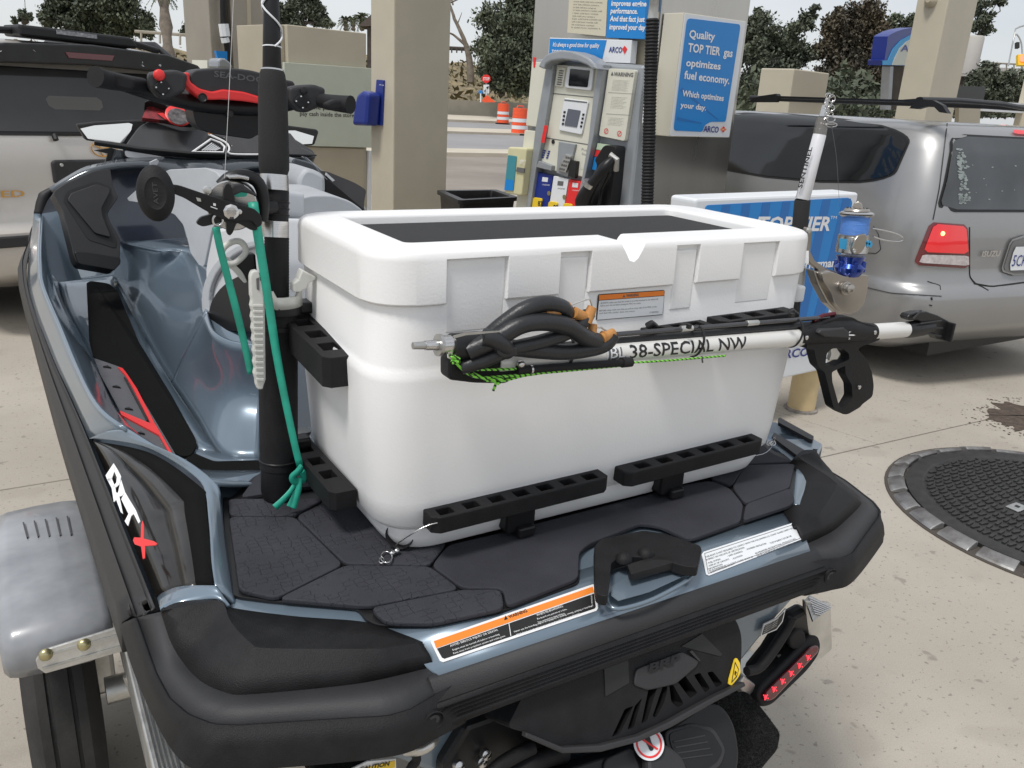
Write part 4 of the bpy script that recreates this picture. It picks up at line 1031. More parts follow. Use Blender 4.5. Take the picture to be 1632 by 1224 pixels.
top = [(-.72, 1.745), (-.5, 1.80), (0, 1.825), (.5, 1.80), (.72, 1.745), (.765, 1.69)]; bot = [(.72, 1.665), (.5, 1.685), (0, 1.70), (-.5, 1.685), (-.72, 1.665), (-.765, 1.69)]
spo = slab_bar('roof_spoiler', (.02, .34), top+bot, mat('worn black spoiler', (.014, .014, .014), .35, bump=.4, bscale=60, var=.3, vscale=12), t, bevel=.012, seg=3)
slab_bar('brake_lamp', (.012, .06), [(-.17, 1.77), (.14, 1.77), (.12, 1.735), (-.15, 1.735)], mat('unlit red lens', (.10, .006, .01), .15, coat=1), spo, bevel=.003)
rf = random.Random(9); ch = MB()
for x, z in ((-.62, 1.745), (-.60, 1.75), (-.55, 1.757), (-.53, 1.75), (-.345, 1.765), (.44, 1.73), (.45, 1.727), (.32, 1.74), (.32, 1.72)):
    ch.add([sl(x+rf.uniform(-.012, .012), .018, z+rf.uniform(-.008, .008)) for _ in range(4)], [(0, 1, 2, 3)])
build('paint_chips', ch, swhite, spo, kind='stuff')
cb = slab_bar('rack_pad', (.25, .55), [(-.34, 1.92), (.36, 1.90), (.40, 1.86), (.40, 1.83), (-.34, 1.85)], black, t, bevel=.02)
slab_bar('reflective_tape', (.243, .25), [(-.12, 1.905), (.13, 1.897), (.13, 1.872), (-.12, 1.88)], mat('torn grey tape', (.35, .35, .36), .5, var=.4, vscale=60), cb)
build('cross_bar', MB().tube([sl(-.8, .4, 1.87), sl(-.3, .4, 1.885), sl(.4, .4, 1.875), sl(.62, .42, 1.83)], .022, 8), rk, t, smooth=60)
for x in (-.62, .64): build('roof_rail', MB().tube([sl(x*1.03, .28, 1.77), sl(x, .5, 1.87), sl(x, 2.6, 1.89), sl(x, 2.9, 1.80)], .024, 8), rk, t, smooth=60)
slab_bar('tailgate_handle', (-.03, .01), [(-.32, 1.115), (.33, 1.115), (.34, 1.10), (.34, .99), (-.34, .97), (-.34, 1.10)], blkg, t, bevel=.012)
build('screw', MB().lathe(sl(-.285, -.032, 1.085), -sf, [(0, .012), (.004, .01)], 12), galv, t)
slab_bar('number_plate', (-.012, .01), [(-.16, .95), (.16, .95), (.16, .79), (-.16, .79)], swhite, t)
em = MB()
P = [(0.085*math.cos(k*2*math.pi/28), .055*math.sin(k*2*math.pi/28)) for k in range(29)]
gold = mat('gold badge', (.75, .42, .12), .3, .9)
def ring_(a, b, dx=0, dz=0): return MB().tube([sl(a*math.cos(k*math.pi/14)+dx, -.016, 1.185+dz+b*math.sin(k*math.pi/14)) for k in range(29)], .0038, 6, caps=False)
bd = build('badge', ring_(.082, .052), gold, t); build('badge_ring', ring_(.03, .048), gold, bd); build('badge_ring', ring_(.055, .018, 0, .022), gold, bd)
xs = SB.M.to_3x3() @ V(1, 0, 0)
text('lettering', 'LIMITED', gold, t, sl(-.92, -.022, .895), xs, EZ, width=.40, height=.042, depth=0, bold=.01)
build('wiper', MB().tube([sl(-.30, -.01, 1.27), sl(-.30, -.03, 1.24)], .018, 8), black, t)
build('wiper_blade', MB().tube([sl(-.30, .0, 1.275), sl(.45, .0, 1.28)], .009, 6), black, t)
slab_bar('bumper_pad', (-.105, -.06), [(-.93, .665), (.93, .665), (.93, .595), (-.93, .595)], blkg, t, bevel=.01)
for s in (-1, 1): slab_bar('tail_lamp', (.03, .2), [(s*.80, 1.16), (s*.948, 1.16), (s*.948, .86), (s*.83, .86)], redlens, t, bevel=.01)
wheels(t, SB, (1.0, 3.7), .36, .25)
build('underbody', MB().box(SB.M @ V(.95, 2.4, .28), 1.6, 4.0, .12), black, t)
def boolcut(o, mb):
    me = bpy.data.meshes.new('c'); me.from_pydata([tuple(p) for p in mb.v], [], mb.f)
    c = bpy.data.objects.new('c', me); C.objects.link(c)
    if o.parent is not None:
        par_inv = INV[o.name].inverted() if o.name in INV else Matrix.Identity(4)
    md = o.modifiers.new('bo', 'BOOLEAN'); md.object = c; md.operation = 'DIFFERENCE'; md.solver = 'EXACT'
    while o.modifiers[0] != md: o.modifiers.move(list(o.modifiers).index(md), 0)
    keep = [(m_.name, m_.show_viewport) for m_ in o.modifiers]
    for m_ in o.modifiers:
        if m_ != md: m_.show_viewport = False
    bpy.context.view_layer.update()
    dg = bpy.context.evaluated_depsgraph_get(); nm = bpy.data.meshes.new_from_object(o.evaluated_get(dg))
    o.modifiers.remove(md)
    for m_ in o.modifiers: m_.show_viewport = True
    o.data = nm; bpy.data.objects.remove(c); bpy.data.meshes.remove(me)
# ------------------------------------------------------------------ personal watercraft
W = thing('personal_watercraft', 'blue grey and black jet ski on a trailer carrying a white cooler on its deck', 'jet ski', (0, 1.6, 0))
def zc(L): return [Z(*p) for p in L]
def both(name, mb, mt, **k):
    a = build(name, mb, mt, W, **k); b = build(name, mb.mirror(), mt, W, **k); return a, b
def surf(name, curves, mt, n=40, m=3, sm=False, mir=True, solid=.006, **k):
    mb = MB().grid([r for r in loft(curves, n, m, sm)])
    k.setdefault('smooth', 180)
    if mir: return both(name, mb, mt, solid=solid, **k)
    return build(name, mb, mt, W, solid=solid, **k)
# hull below the deck
hs = []
for y, hw, zt, ch, zk in ((.83, .60, .95, .425, .50), (1.2, .63, .95, .47, .46), (2.0, .625, .95, .52, .45), (2.8, .61, .96, .50, .46), (3.4, .56, .99, .40, .50), (3.9, .42, 1.08, .26, .62), (4.25, .2, 1.13, .06, .86)):
    L_ = [(hw, zt), (hw-.03, zt-.035), (ch, zt-.10), (ch*.82, zt-.16), (ch*.66, zt-.22), (ch*.4, zk+.10)]
    hs.append([V(-a, y, b) for a, b in L_]+[V(0, y, zk)]+[V(a, y, b) for a, b in L_[::-1]])
hs = [[V(p.x+XC(p.y), p.y, p.z) for p in r] for r in hs]
build('hull', MB().grid(hs), paint, W, smooth=35)
# stern face
build('transom', MB().prism([V(-.57, .80, .935), V(-.43, .80, .86), V(-.36, .80, .81), V(-.28, .80, .737), V(-.18, .80, .64), V(.18, .80, .64), V(.28, .80, .737), V(.36, .80, .81), V(.43, .80, .86), V(.57, .80, .935)], V(0, .03, 0)), paint, W, bevel=.01)
# outer rub rail
ro = zc([(194, 991, .93), (138, 816, .93), (83.5, 640, .94), (31, 446, .98), (31, 418, 1.0), (42, 395, 1.02)])+[V(-.60, 3.95, 1.07), V(-.36, 4.2, 1.11), V(-.112, 4.28, 1.13)]
rin = zc([(251, 969, .99), (142, 699, .99), (116, 640, .99), (80, 560, 1.0), (46, 464, 1.03), (46, 408, 1.06)])+[V(-.58, 3.9, 1.11), V(-.35, 4.13, 1.15), V(-.112, 4.2, 1.17)]
ro2 = [p+V(-.004, 0, -.05) for p in ro]
ro = cr(ro, 60); rin = cr(rin, 60); ro2 = cr(ro2, 60)
mid1 = [a.lerp(b, .40)+V(0, 0, .006) for a, b in zip(ro, rin)]; mid1b = [a.lerp(b, .43)-V(0, 0, .0005) for a, b in zip(ro, rin)]
mid2 = [a.lerp(b, .93)+V(0, 0, .004) for a, b in zip(ro, rin)]; mid2b = [a.lerp(b, .96)-V(0, 0, .001) for a, b in zip(ro, rin)]
surfr = lambda name, cs, mt, **k: both(name, MB().grid(cs), mt, **k)
surfr('rub_rail', [ro2, ro, mid1, mid1b, mid2, mid2b], blkg, smooth=25, solid=.006)
# gunwale: light top strip, inner wall, footwell floor, pedestal
go = zc([(142, 699, .99), (116, 640, .992), (80, 560, 1.002), (46, 464, 1.03), (46, 408, 1.06), (50, 375, 1.12), (53.5, 340, 1.2)])
gi = zc([(203, 684, 1.05), (155, 647, 1.05), (121, 582, 1.05), (95, 519, 1.07), (68, 454, 1.1), (64, 420, 1.13), (64, 385, 1.16), (67, 341, 1.2)])
surf('gunwale', [go, gi], paint, 40, 4)
flo = zc([(231, 702, .90), (197, 668, .90), (176, 632, .89), (148, 569, .89), (132, 538, .895), (100.6, 480, .92), (93, 446, .94)])
wm = zc([(222, 692, .97), (180, 650, .97), (150, 590, .97), (118, 530, .98), (92, 470, 1.0), (80, 430, 1.03)])
surf('footwell_wall', [gi, wm, flo], paint, 40, 5, True)
fli = zc([(344, 720, .90), (273, 613, .895), (234, 545, .89), (187, 454, .93), (180, 436, .95)])
surf('footwell_floor', [flo, fli], paint, 30, 5)
pedm = zc([(400, 690, .96), (292, 600, .99), (262, 520, 1.0), (225, 440, 1.02), (200, 415, 1.04)])
pedt = zc([(412, 560, 1.10), (335, 522, 1.12), (326, 470, 1.14), (302, 404, 1.15), (250, 398, 1.15), (190, 385, 1.12)])
pf_b = zc([(274, 612, .895), (234, 545, .89), (205, 490, .905), (187, 454, .93), (180, 436, .95)])
pf_m = zc([(294, 565, 1.0), (262, 505, 1.02), (235, 452, 1.03), (212, 425, 1.04), (196, 412, 1.04)])
pf_t = zc([(328, 500, 1.14), (322, 455, 1.145), (302, 404, 1.15), (250, 398, 1.15), (190, 385, 1.12)])
surf('pedestal', [pf_b, pf_m, pf_t], paint, 50, 6, True)
pr_b = zc([(274, 612, .895), (310, 665, .898), (352, 722, .90), (415, 730, .90)])
pr_m = zc([(294, 565, 1.0), (322, 600, .98), (365, 632, .98), (415, 640, .98)])
pr_t = zc([(328, 500, 1.14), (338, 528, 1.13), (368, 545, 1.12), (415, 550, 1.12)])
surf('pedestal_back', [pr_b, pr_m, pr_t], paint, 40, 6, True)
surf('pedestal_top', [pedt, [V(0, p.y, p.z+.01) for p in pedt]], paint, 40, 2)
# rear part of the footwell, ridge and RXT side panel
rdg = zc([(142, 699, .992), (205, 706, 1.03), (250, 722, 1.04), (300, 752, 1.045), (325, 778, 1.045), (333, 830, 1.04), (338, 890, 1.035), (342, 942, 1.02)])
rdg_in = zc([(203, 684, 1.05), (240, 706, 1.05), (300, 735, 1.055), (345, 772, 1.05), (352, 800, 1.035), (358, 850, 1.02), (366, 905, 1.01), (375, 960, 1.0)])
surf('deck_ridge', [rdg, [a.lerp(b, .5)+V(0, 0, .006) for a, b in zip(cr(rdg, 8), cr(rdg_in, 8))], rdg_in], paint, 40, 4, True, mir=False)
rear_wall = zc([(212, 690, 1.04), (245, 712, 1.04), (300, 740, 1.045), (338, 768, 1.045), (420, 770, 1.0)])
rw2 = zc([(231, 703, .90), (262, 722, .90), (290, 738, .90), (330, 748, .90), (415, 748, .90)])
surf('footwell_rear', [rear_wall, rw2], paint, 24, 4)
surf('footwell_base', [rw2, zc([(231, 703, .90), (280, 690, .899), (344, 720, .90), (380, 722, .9), (415, 722, .9)])], paint, 24, 2)
sp_out = zc([(146, 702, .988), (175, 770, .985), (205, 850, .985), (248, 950, .985)])
sp_in = zc([(155, 704, 1.0), (235, 718, 1.033), (318, 775, 1.04), (336, 935, 1.03)])
side_b = zc([(150, 703, .99), (240, 722, 1.034), (322, 778, 1.045), (327, 800, 1.042), (334, 870, 1.037), (338, 932, 1.028)])
so_, si_ = cr(sp_out, 40), cr(side_b, 40)
sm_ = [a.lerp(b, .5)+V(0, 0, .008*math.sin(math.pi*min(1, i/12))) for i, (a, b) in enumerate(zip(so_, si_))]
build('side_panel', MB().grid([so_, [a.lerp(b, .5)+V(0, 0, .003) for a, b in zip(so_, sm_)], sm_]), carbon, W, smooth=180, solid=.004)
cc_ = mat('charcoal glossy graphic', (.026, .0245, .023), .3, coat=.25, spec=.35, var=.3, vscale=12)
sm2 = [a.lerp(b, .45) for a, b in zip(sm_, si_)]
build('side_panel', MB().grid([sm_, sm2]), cc_, W, smooth=180, solid=.004)
build('grip_panel', MB().grid([sm2, si_]), padm, W, smooth=180, solid=.004)
# lettering on the side panel (port side)
PS = Plane(Z(200, 800, 1.012), ((Z(335, 850, 1.036)-Z(200, 800, .99)).cross(Z(165, 720, 1.0)-Z(200, 830, 1.0))))
if PS.n.z < 0: PS.n = -PS.n
bx = MB()
P3 = lambda L: pts(PS, L)
off = PS.n*.012
def glyph(mb, L): mb.prism([p+off for p in P3(L)], PS.n*.001)
g_ = lambda x, y: (60+x/3.4, 640+y/3.4)
lt = MB()
glyph(lt, [g_(437, 363), g_(445, 395), g_(420, 470), g_(402, 450), g_(394, 430)])
glyph(lt, [g_(437, 363), g_(460, 400), g_(478, 435), g_(470, 478), g_(448, 496), g_(432, 490), g_(452, 470), g_(455, 440), g_(440, 405)])
glyph(lt, [g_(402, 450), g_(425, 440), g_(448, 496), g_(455, 560), g_(440, 575), g_(428, 500)])
glyph(lt, [g_(478, 452), g_(500, 520), g_(485, 540), g_(470, 545), g_(490, 640), g_(478, 630), g_(452, 560), g_(440, 520), g_(462, 525)])
glyph(lt, [g_(500, 520), g_(520, 555), g_(560, 620), g_(584, 680), g_(575, 692), g_(548, 640), g_(535, 650), g_(518, 706), g_(500, 680), g_(520, 640), g_(500, 600), g_(480, 560)])
build('lettering', lt, whites, W, kind='stuff')
redp = mat('red print', (.72, .03, .03), .4)
lx = MB(); glyph(lx, [g_(597, 677), g_(604, 700), g_(604, 775), g_(660, 790), g_(678, 802), g_(668, 812), g_(612, 815), g_(612, 880), g_(600, 886), g_(590, 818), g_(555, 805), g_(546, 785), g_(552, 768), g_(588, 770), g_(590, 700)])
build('lettering', lx, redp, W)
# blue band between side panel and bumper
surf('quarter_band', [zc([(250, 952, .988), (262, 943, 1.0), (290, 934, 1.015), (338, 933, 1.03), (346, 934, 1.028)]), zc([(256, 973, 1.012), (285, 960, 1.014), (318, 955, 1.018), (351, 954, 1.022), (368, 966, 1.012)])], paint, 24, 3, mir=False)
# black cover pieces on the footwell floor
def floorpad(name, L, z, mt, t=.006, par=W, r=.02, mir=True, **k):
    P = rnd(zc([(x, y, z) for x, y in L]), r, 4); mb = MB().prism(P, V(0, 0, t))
    a = build(name, mb, mt, par, bevel=.0015, **k)
    if mir: build(name, mb.mirror(), mt, W, bevel=.0015, **k)
    return a
q2 = lambda x, y: (30+x/3.825, 420+y/3.825)
def fz(p):      # height of the floor under a pixel
    y = p[1]; return .898+max(0, (545-y))*.0004
def fpad(name, L, mt, lift, par=W, r=.0, mir=True):
    P = rnd([Z(x, y, fz((x, y))+lift) for x, y in L], r, 4) if r else [Z(x, y, fz((x, y))+lift) for x, y in L]
    mb = MB().prism(P, V(0, 0, .004)); build(name, mb, mt, W)
    if mir: build(name, mb.mirror(), mt, W)
fpad('footwell_mat', [q2(*p) for p in ((413, 125), (440, 112), (550, 128), (600, 170), (735, 490), (930, 810), (1080, 1080), (1086, 1125), (1045, 1182), (985, 1184), (940, 1150), (700, 740), (640, 660), (455, 578), (430, 480))], padm, .006, r=.02)
fpad('footwell_pad', [q2(*p) for p in ((460, 585), (620, 640), (650, 665), (700, 745), (960, 1180), (930, 1170), (780, 1100), (700, 1030), (640, 950), (560, 800), (500, 690))], padg, .012, r=.01)
fpad('red_stripe', [q2(*p) for p in ((605, 640), (632, 645), (660, 680), (720, 770), (830, 985), (870, 1050), (935, 1165), (915, 1160), (855, 1055), (810, 1030), (625, 930), (615, 905), (805, 985), (700, 775), (650, 688))], redp, .0165)
for p in ((540, 637), (597, 758), (672, 893), (745, 1042)):
    fpad('drain_slot', [q2(p[0]-26, p[1]-3), q2(p[0], p[1]-9), q2(p[0]+24, p[1]+4), q2(p[0], p[1])], black, .0165)
fpad('pad_line', [q2(640, 700), q2(650, 700), q2(790, 965), q2(780, 965)], black, .0165)
fpad('step_pad', [(296, 735), (302, 727), (311, 725), (322, 730), (342, 738), (415, 736), (415, 757), (345, 759), (318, 752)], padm, .004, r=.01)
fpad('red_trim', [(400, 690), (412, 706), (409, 708), (397, 692)], redp, .0085)

# rear deck
deckz = .998
dl = zc([(345, 772, deckz), (350, 800, deckz), (356, 850, deckz), (364, 905, deckz), (352, 958, deckz), (368, 970, deckz), (470, 982, deckz), (581, 993, deckz), (638, 1010, deckz)])
dl = [V(-.47, 1.36, deckz), V(-.485, 1.25, deckz), V(-.50, 1.15, deckz), V(-.52, 1.0, deckz), V(-.535, .96, deckz), V(-.52, .93, deckz), V(-.40, .845, deckz), V(-.375, .803, deckz), V(-.33, .802, deckz)]
dp = dl+[V(-p.x, p.y, p.z) for p in dl[::-1]]
build('rear_deck', MB().prism([p-V(0, 0, .02) for p in dp], V(0, 0, .02)), paint, W, bevel=.004)
# sloping stern band that carries the stickers
STN = V(0, -.36, .93).normalized(); STO = V(0, .795, .9995)
stz = lambda y: STO.z+(y-STO.y)*(.36/.93)
build('stern_band', MB().grid([[V(x*w_, y, z) for x in (-1, -.5, 0, .5, 1)] for y, z, w_ in ((.84, .9985, .37), (.803, .9995, .372), (.79, stz(.79)-.0006, .362), (.755, stz(.755)-.0006, .342), (.745, stz(.745)-.001, .336))]), paint, W, smooth=40, solid=.01)
# ribbed rub strip across the stern
pr0 = [(.752, .974), (.748, .979), (.742, .976), (.722, .960), (.718, .956)]
for k in range(9): pr0 += [(.717+.0015*(k % 2)*2, .955-.003*k)]
pr0 += [(.716, .925), (.722, .918), (.75, .918)]
build('stern_strip', MB().grid([[V(x, y, z) for x in (-.350, -.12, .12, .352)] for y, z in pr0]), blk, W, smooth=20, solid=.006)
build('stern_strip_face', MB().grid([[V(x, y, z) for x in (-.349, 0, .351)] for y, z in ((.7485, .9805), (.7415, .9775), (.7215, .9615))]), blkg, W, smooth=20, solid=.001)  # upper face of the strip: light painted in with the paler black
# stern bumpers
L1 = [(256, 972, 1.018), (287, 959, 1.018), (351, 955.5, 1.018), (368, 968, 1.002), (470, 982, 1.001), (581, 991, 1.001), (638, 1009, 1.001), (674, 1023, 1.001)]
L2 = [(258, 973, 1.022), (300, 966, 1.024), (351, 958, 1.022), (368, 991, 1.016), (400, 1025, 1.014), (429, 1033, 1.013), (589, 1034, 1.012), (624, 1031, 1.010), (672, 1023, 1.004)]
L3 = [(256, 975, 1.012), (272, 1023, .996), (294, 1059, .982), (322, 1087, .982), (358, 1103, .982), (393, 1107, .982), (535, 1094, .982), (606, 1083, .982), (692, 1062, .982)]
L4 = [(219, 984, .985), (251, 1073, .974), (272, 1112, .968), (301, 1137, .968), (340, 1153, .968), (379, 1155, .968), (500, 1147, .968), (617, 1140, .968), (653, 1130, .968), (717, 1092, .968)]
L5 = [(194, 991, .92), (219, 1073, .92), (262, 1165, .92), (301, 1215, .92), (340, 1222, .92), (393, 1222, .92), (617, 1201, .92), (685, 1176, .92), (740, 1147, .92)]
def arcm(L, n=50): return lin(zc(L), n)
a1, a2, a3, a4, a5 = [cr(zc(L), 60) for L in (L1, L2, L3, L4, L5)]
a4 = lin(zc(L4), 400); a4 = [a4[int(i*399/59)] for i in range(60)]
a6 = [p+V(.03, .03, -.005) for p in a5]
a2b = [b.lerp(c, .6)+V(0, -.001, .004) for b, c in zip(a2, a3)]
bmb = MB().grid([a1, [a.lerp(b, .5) for a, b in zip(a1, a2)], a2, a2b, a3])
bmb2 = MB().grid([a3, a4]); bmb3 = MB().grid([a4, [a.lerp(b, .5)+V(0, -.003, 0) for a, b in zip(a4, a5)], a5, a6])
def bumper(mir):
    f_ = (lambda m_: m_.mirror()) if mir else (lambda m_: m_)
    b = build('bumper', f_(bmb), blk, W, smooth=22, solid=.004)
    c_ = build('bumper_band', f_(bmb2), blkg, b, smooth=22, solid=.004)  # same plastic as the bumper; light on the up-facing band put into colour
    d_ = build('bumper_skirt', f_(bmb3), blk, b, smooth=22, solid=.004)
    s_ = -1 if mir else 1
    q = Y(690, 1147, .716); q = V(q.x*s_, .7145, q.z)
    build('screw_hole', MB().lathe(q, (0, -1, 0), [(-.004, .0135), (.0012, .0135), (.0018, .0125), (-.003, .0115), (-.003, .001)], 20), blks, b, smooth=30)
    build('screw', MB().lathe(q+V(0, .003, 0), (0, -1, 0), [(-.004, .009), (.0035, .008), (.004, .004), (.001, .003)], 14), blkg, b, smooth=30)
    return b
bumper(False); bumper(True)
# foam mats on the rear deck
def deckpoly(name, L, mt, z0=deckz+.001, t=.011, r=.012, inset=.0018, par=None, mir=False):
    P = [p if isinstance(p, Vector) else Z(p[0], p[1], z0+t) for p in L]
    P = [V(p.x, p.y, z0) for p in P]; c_ = sum(P, V(0, 0, 0))/len(P)
    P = rnd([p+(c_-p).normalized()*inset for p in P], r, 3)
    mb = MB().prism(P, V(0, 0, t)); o = build(name, mb, mt, par or W, bevel=.002, seg=2)
    return o
def mat_bump(m):
    """embossed brick like chevrons pressed into the foam"""
    t = m.node_tree; b = t.nodes['Principled BSDF']
    tc = t.nodes.new('ShaderNodeTexCoord'); br = t.nodes.new('ShaderNodeTexVoronoi'); br.feature = 'DISTANCE_TO_EDGE'; br.voronoi_dimensions = '2D'
    mp_ = t.nodes.new('ShaderNodeMapping'); mp_.inputs['Scale'].default_value = (1.0, 1.35, 1)
    t.links.new(tc.outputs['Object'], mp_.inputs[0]); t.links.new(mp_.outputs[0], br.inputs['Vector'])
    br.inputs['Scale'].default_value = 68; br.inputs['Randomness'].default_value = .35
    mr = t.nodes.new('ShaderNodeMapRange'); mr.inputs[1].default_value = .02; mr.inputs[2].default_value = .09
    t.links.new(br.outputs['Distance'], mr.inputs[0])
    ns = t.nodes.new('ShaderNodeTexNoise'); ns.inputs['Scale'].default_value = 45; t.links.new(tc.outputs['Object'], ns.inputs['Vector'])
    ms = t.nodes.new('ShaderNodeMath'); ms.operation = 'GREATER_THAN'; ms.inputs[1].default_value = .52; t.links.new(ns.outputs[0], ms.inputs[0])
    mx = t.nodes.new('ShaderNodeMath'); mx.operation = 'MAXIMUM'; t.links.new(mr.outputs[0], mx.inputs[0]); t.links.new(ms.outputs[0], mx.inputs[1])
    bn = t.nodes.new('ShaderNodeBump'); bn.inputs['Strength'].default_value = .9; bn.inputs['Distance'].default_value = .0012
    t.links.new(mx.outputs[0], bn.inputs['Height'])
    old = b.inputs['Normal'].links[0].from_socket; t.links.new(old, bn.inputs['Normal']); t.links.new(bn.outputs[0], b.inputs['Normal'])
matt = mat('slate embossed foam', (.036, .037, .045), .72, spec=.3, bump=.5, bscale=600, var=.18, vscale=9); mat_bump(matt)
# black border sheet under the mats
B_ = [(362, 793), (372, 940), (385, 950), (440, 957), (580, 968), (590, 985), (610, 994), (690, 995), (800, 972), (925, 925), (922, 880), (940, 868), (1022, 835), (1052, 840), (1098, 862), (1185, 832), (1262, 806), (1270, 797), (1263, 779), (1270, 738), (1262, 730), (1230, 722), (1216, 705)]
bp_ = [Z(x, y, deckz+.004) for x, y in B_]; ce = sum(bp_, V(0, 0, 0))/len(bp_)
bp2 = [p+(p-ce).normalized()*.008 for p in bp_]+[V(.56, 1.22, deckz+.004), V(.40, 1.34, deckz+.004), V(-.40, 1.34, deckz+.004), V(-.46, 1.27, deckz+.004)]
build('mat_border', MB().prism([V(p.x, p.y, deckz+.0005) for p in rnd(bp2, .012, 3)], V(0, 0, .005)), blks, W, bevel=.002)
dm = lambda L, m_=matt, **k: deckpoly('deck_mat', L, m_, z0=deckz+.006, t=.007, **k)
x4 = lambda x, y: (340+x/3.548, 620+y/3.548)
dm([(362, 794), (470, 794), (520, 794), (470, 822), (364, 822)])
dm([(364, 822), (470, 822), (549, 899), (440, 954), (380, 941)])
dm([(470, 822), (545, 785), (620, 760), (700, 830), (712, 868), (686, 901), (549, 899)])
dm([(549, 899), (686, 901), (735, 938), (587, 967), (440, 954)])
dm([(587, 968), (735, 938), (800, 938), (806, 968), (690, 994), (612, 992)])
dm([(686, 901), (712, 868), (790, 850), (1100, 770), (1135, 765), (1165, 778), (1186, 803), (1182, 830), (1100, 860), (1055, 838), (1022, 833), (938, 866), (922, 880), (921, 922), (806, 966), (800, 938), (735, 937)], matf)
dm([(1187, 740), (1268, 738), (1260, 777), (1187, 803), (1166, 776)], matf)
dm([(1187, 803), (1260, 777), (1269, 796), (1262, 805), (1183, 830)], matf)
dm([(1130, 762), (1190, 706), (1216, 706), (1231, 722), (1266, 735), (1190, 739), (1166, 774)], matf)
dm([V(-.45, 1.25, 0), V(-.30, 1.24, 0), V(.30, 1.24, 0), V(.54, 1.2, 0), V(.40, 1.33, 0), V(-.40, 1.33, 0)], matf)
# right hand quarter trim
q1 = lambda x, y: (1240+x/3.825, 640+y/3.825)
RB = PZ(1.03)
build('quarter_deck', MB().prism([p-V(0, 0, .07) for p in pts(PZ(1.006), [(1238, 671), (1300, 700), (1312, 707), (1298, 735), (1290, 775), (1284, 809), (1262, 803), (1268, 738), (1240, 715), (1216, 703)])+[V(.46, 1.35, .936), V(.47, 1.9, .936), V(.60, 1.9, .936), V(.62, 1.45, .936)]], V(0, 0, .07)), paint, W, bevel=.006, seg=3)
build('rail_cap', MB().prism([p-V(0, 0, .012) for p in pts(PZ(.972), [(222, 956), (249, 950), (256, 972), (228, 980)])], V(0, 0, .012)), blkg, W, bevel=.002)
plate('cleat', PZ(1.008), [(1229, 700), (1233, 693), (1283, 722), (1282, 727), (1273, 733)], -.01, .006, blks, W, r=.004, bevel=.003)
plate('quarter_strip', PZ(1.012), [(1240, 668), (1243, 667), (1297, 697), (1295, 703), (1290, 702), (1240, 675)], -.005, .003, blks, W, r=.003, bevel=.002)

# boarding handle
HZ = PZ(1.024)
H0 = [(947, 871), (957, 859), (1005, 849), (1026, 845), (1060, 850), (1116, 869), (1119, 876), (1112, 904), (1090, 902), (1062, 893), (1040, 893), (1030, 888), (1000, 886), (984, 890), (974, 897), (972, 925), (968, 951), (951, 946), (948, 930)]
hd = build('handle', MB().prism([p-V(0, 0, .016) for p in rnd(pts(HZ, H0), .006, 3)], V(0, 0, .016)), blk, W, bevel=.006, seg=3)
Lp = [(998, 911), (1074, 888), (1081, 905), (1004, 927)]
build('grip_lip', MB().prism([p for p in rnd(pts(PZ(1.012), Lp), .004, 3)], V(0, 0, .012)), blks, hd, bevel=.005, seg=3)
for x, y in ((994, 893), (1029, 885)): build('boss', MB().lathe(Z(x, y, 1.021), (0, 0, 1), [(0, .013), (.006, .012), (.012, .006)], 16), blk, hd, smooth=60)
rim = cr(zc([(968, 955, .999), (972, 966, .998), (990, 970, .997), (1040, 955, .996), (1095, 925, .997), (1106, 912, 1.0), (1100, 903, 1.003)]), 30)
build('recess_rim', MB().tube(rim, .0032, 8), paint, hd, smooth=60)
rc_ = MB().prism([p for p in pts(PZ(1.0006), [(974, 950), (985, 958), (1035, 944), (1092, 918), (1088, 908), (1060, 905), (1000, 920), (975, 935)])], V(0, 0, .0008))
build('recess_floor', rc_, mat('shaded recess paint', (.17, .22, .27), .35, .3, coat=.6), hd)

# stickers on the stern
a_ = V(-.318, .7525, .9925)
ST = Plane(STO, STN)
st0 = [(688, 1020), (944, 932), (949, 933), (953, 970), (950, 974), (706, 1056), (701, 1054), (686, 1024)]
s_ = plate('warning_sticker', ST, st0, .0, .0012, whites, W, label='white edged black and orange warning sticker on the stern')
plate('orange_band', ST, [(691, 1023), (944, 936), (946, 945), (695, 1034)], .0014, .0018, mat('sticker orange', (.85, .24, .03), .35), s_)
plate('black_field', ST, [(696, 1035), (946, 947), (949, 968), (947, 971), (708, 1051), (704, 1049)], .0014, .0018, black, s_)
tm = MB(); ptext('', 'WARNING', None, None, ST, (812, 985.5), (841, 975), 5.5, .0021, mb=tm, bold=.03)
tm.add([p for p in pts(Plane(ST.o+ST.n*.0021, ST.n), [(803.5, 988.5), (805.5, 980.5), (809.5, 986.5)])], [(0, 1, 2)])
build('lettering', tm, black, s_, kind='stuff')
tm = MB()
for s, p, q, h in (('AVOID SERIOUS INJURY OR DEATH:', (718, 1031), (794, 1005), 3.6), ('Engine must be turned off before re-boarding.', (722, 1037), (797, 1011.5), 2.8), ('Keep away from propulsion system and intake grate.', (723, 1042.5), (806, 1014), 2.8),
                   ('WHEN RE-BOARDING:', (856, 982), (898, 967), 3.6), ('Re-board one person at a time.', (857, 987.5), (904, 971.5), 2.8), ('Stay centered to keep balance.', (858, 993), (901, 978), 2.8),
                   ('Never use the boarding step (if so equipped) for pulling, towing, jumping or boarding', (820, 1008), (944, 966.5), 2.8), ('a PWC that is out of water or any purpose for which it was not designed.', (821, 1014), (925, 978.5), 2.8)):
    ptext('', s, None, None, ST, p, q, h, .0021, mb=tm)
tm.prism([p+ST.n*.0005 for p in pts(Plane(ST.o+ST.n*.002, ST.n), [(810.5, 994), (811.5, 994), (814.5, 1014), (813.5, 1014)])], ST.n*.0002)
ptext('', '219905290', None, None, ST, (945, 966), (943, 945), 2, .0021, mb=tm)
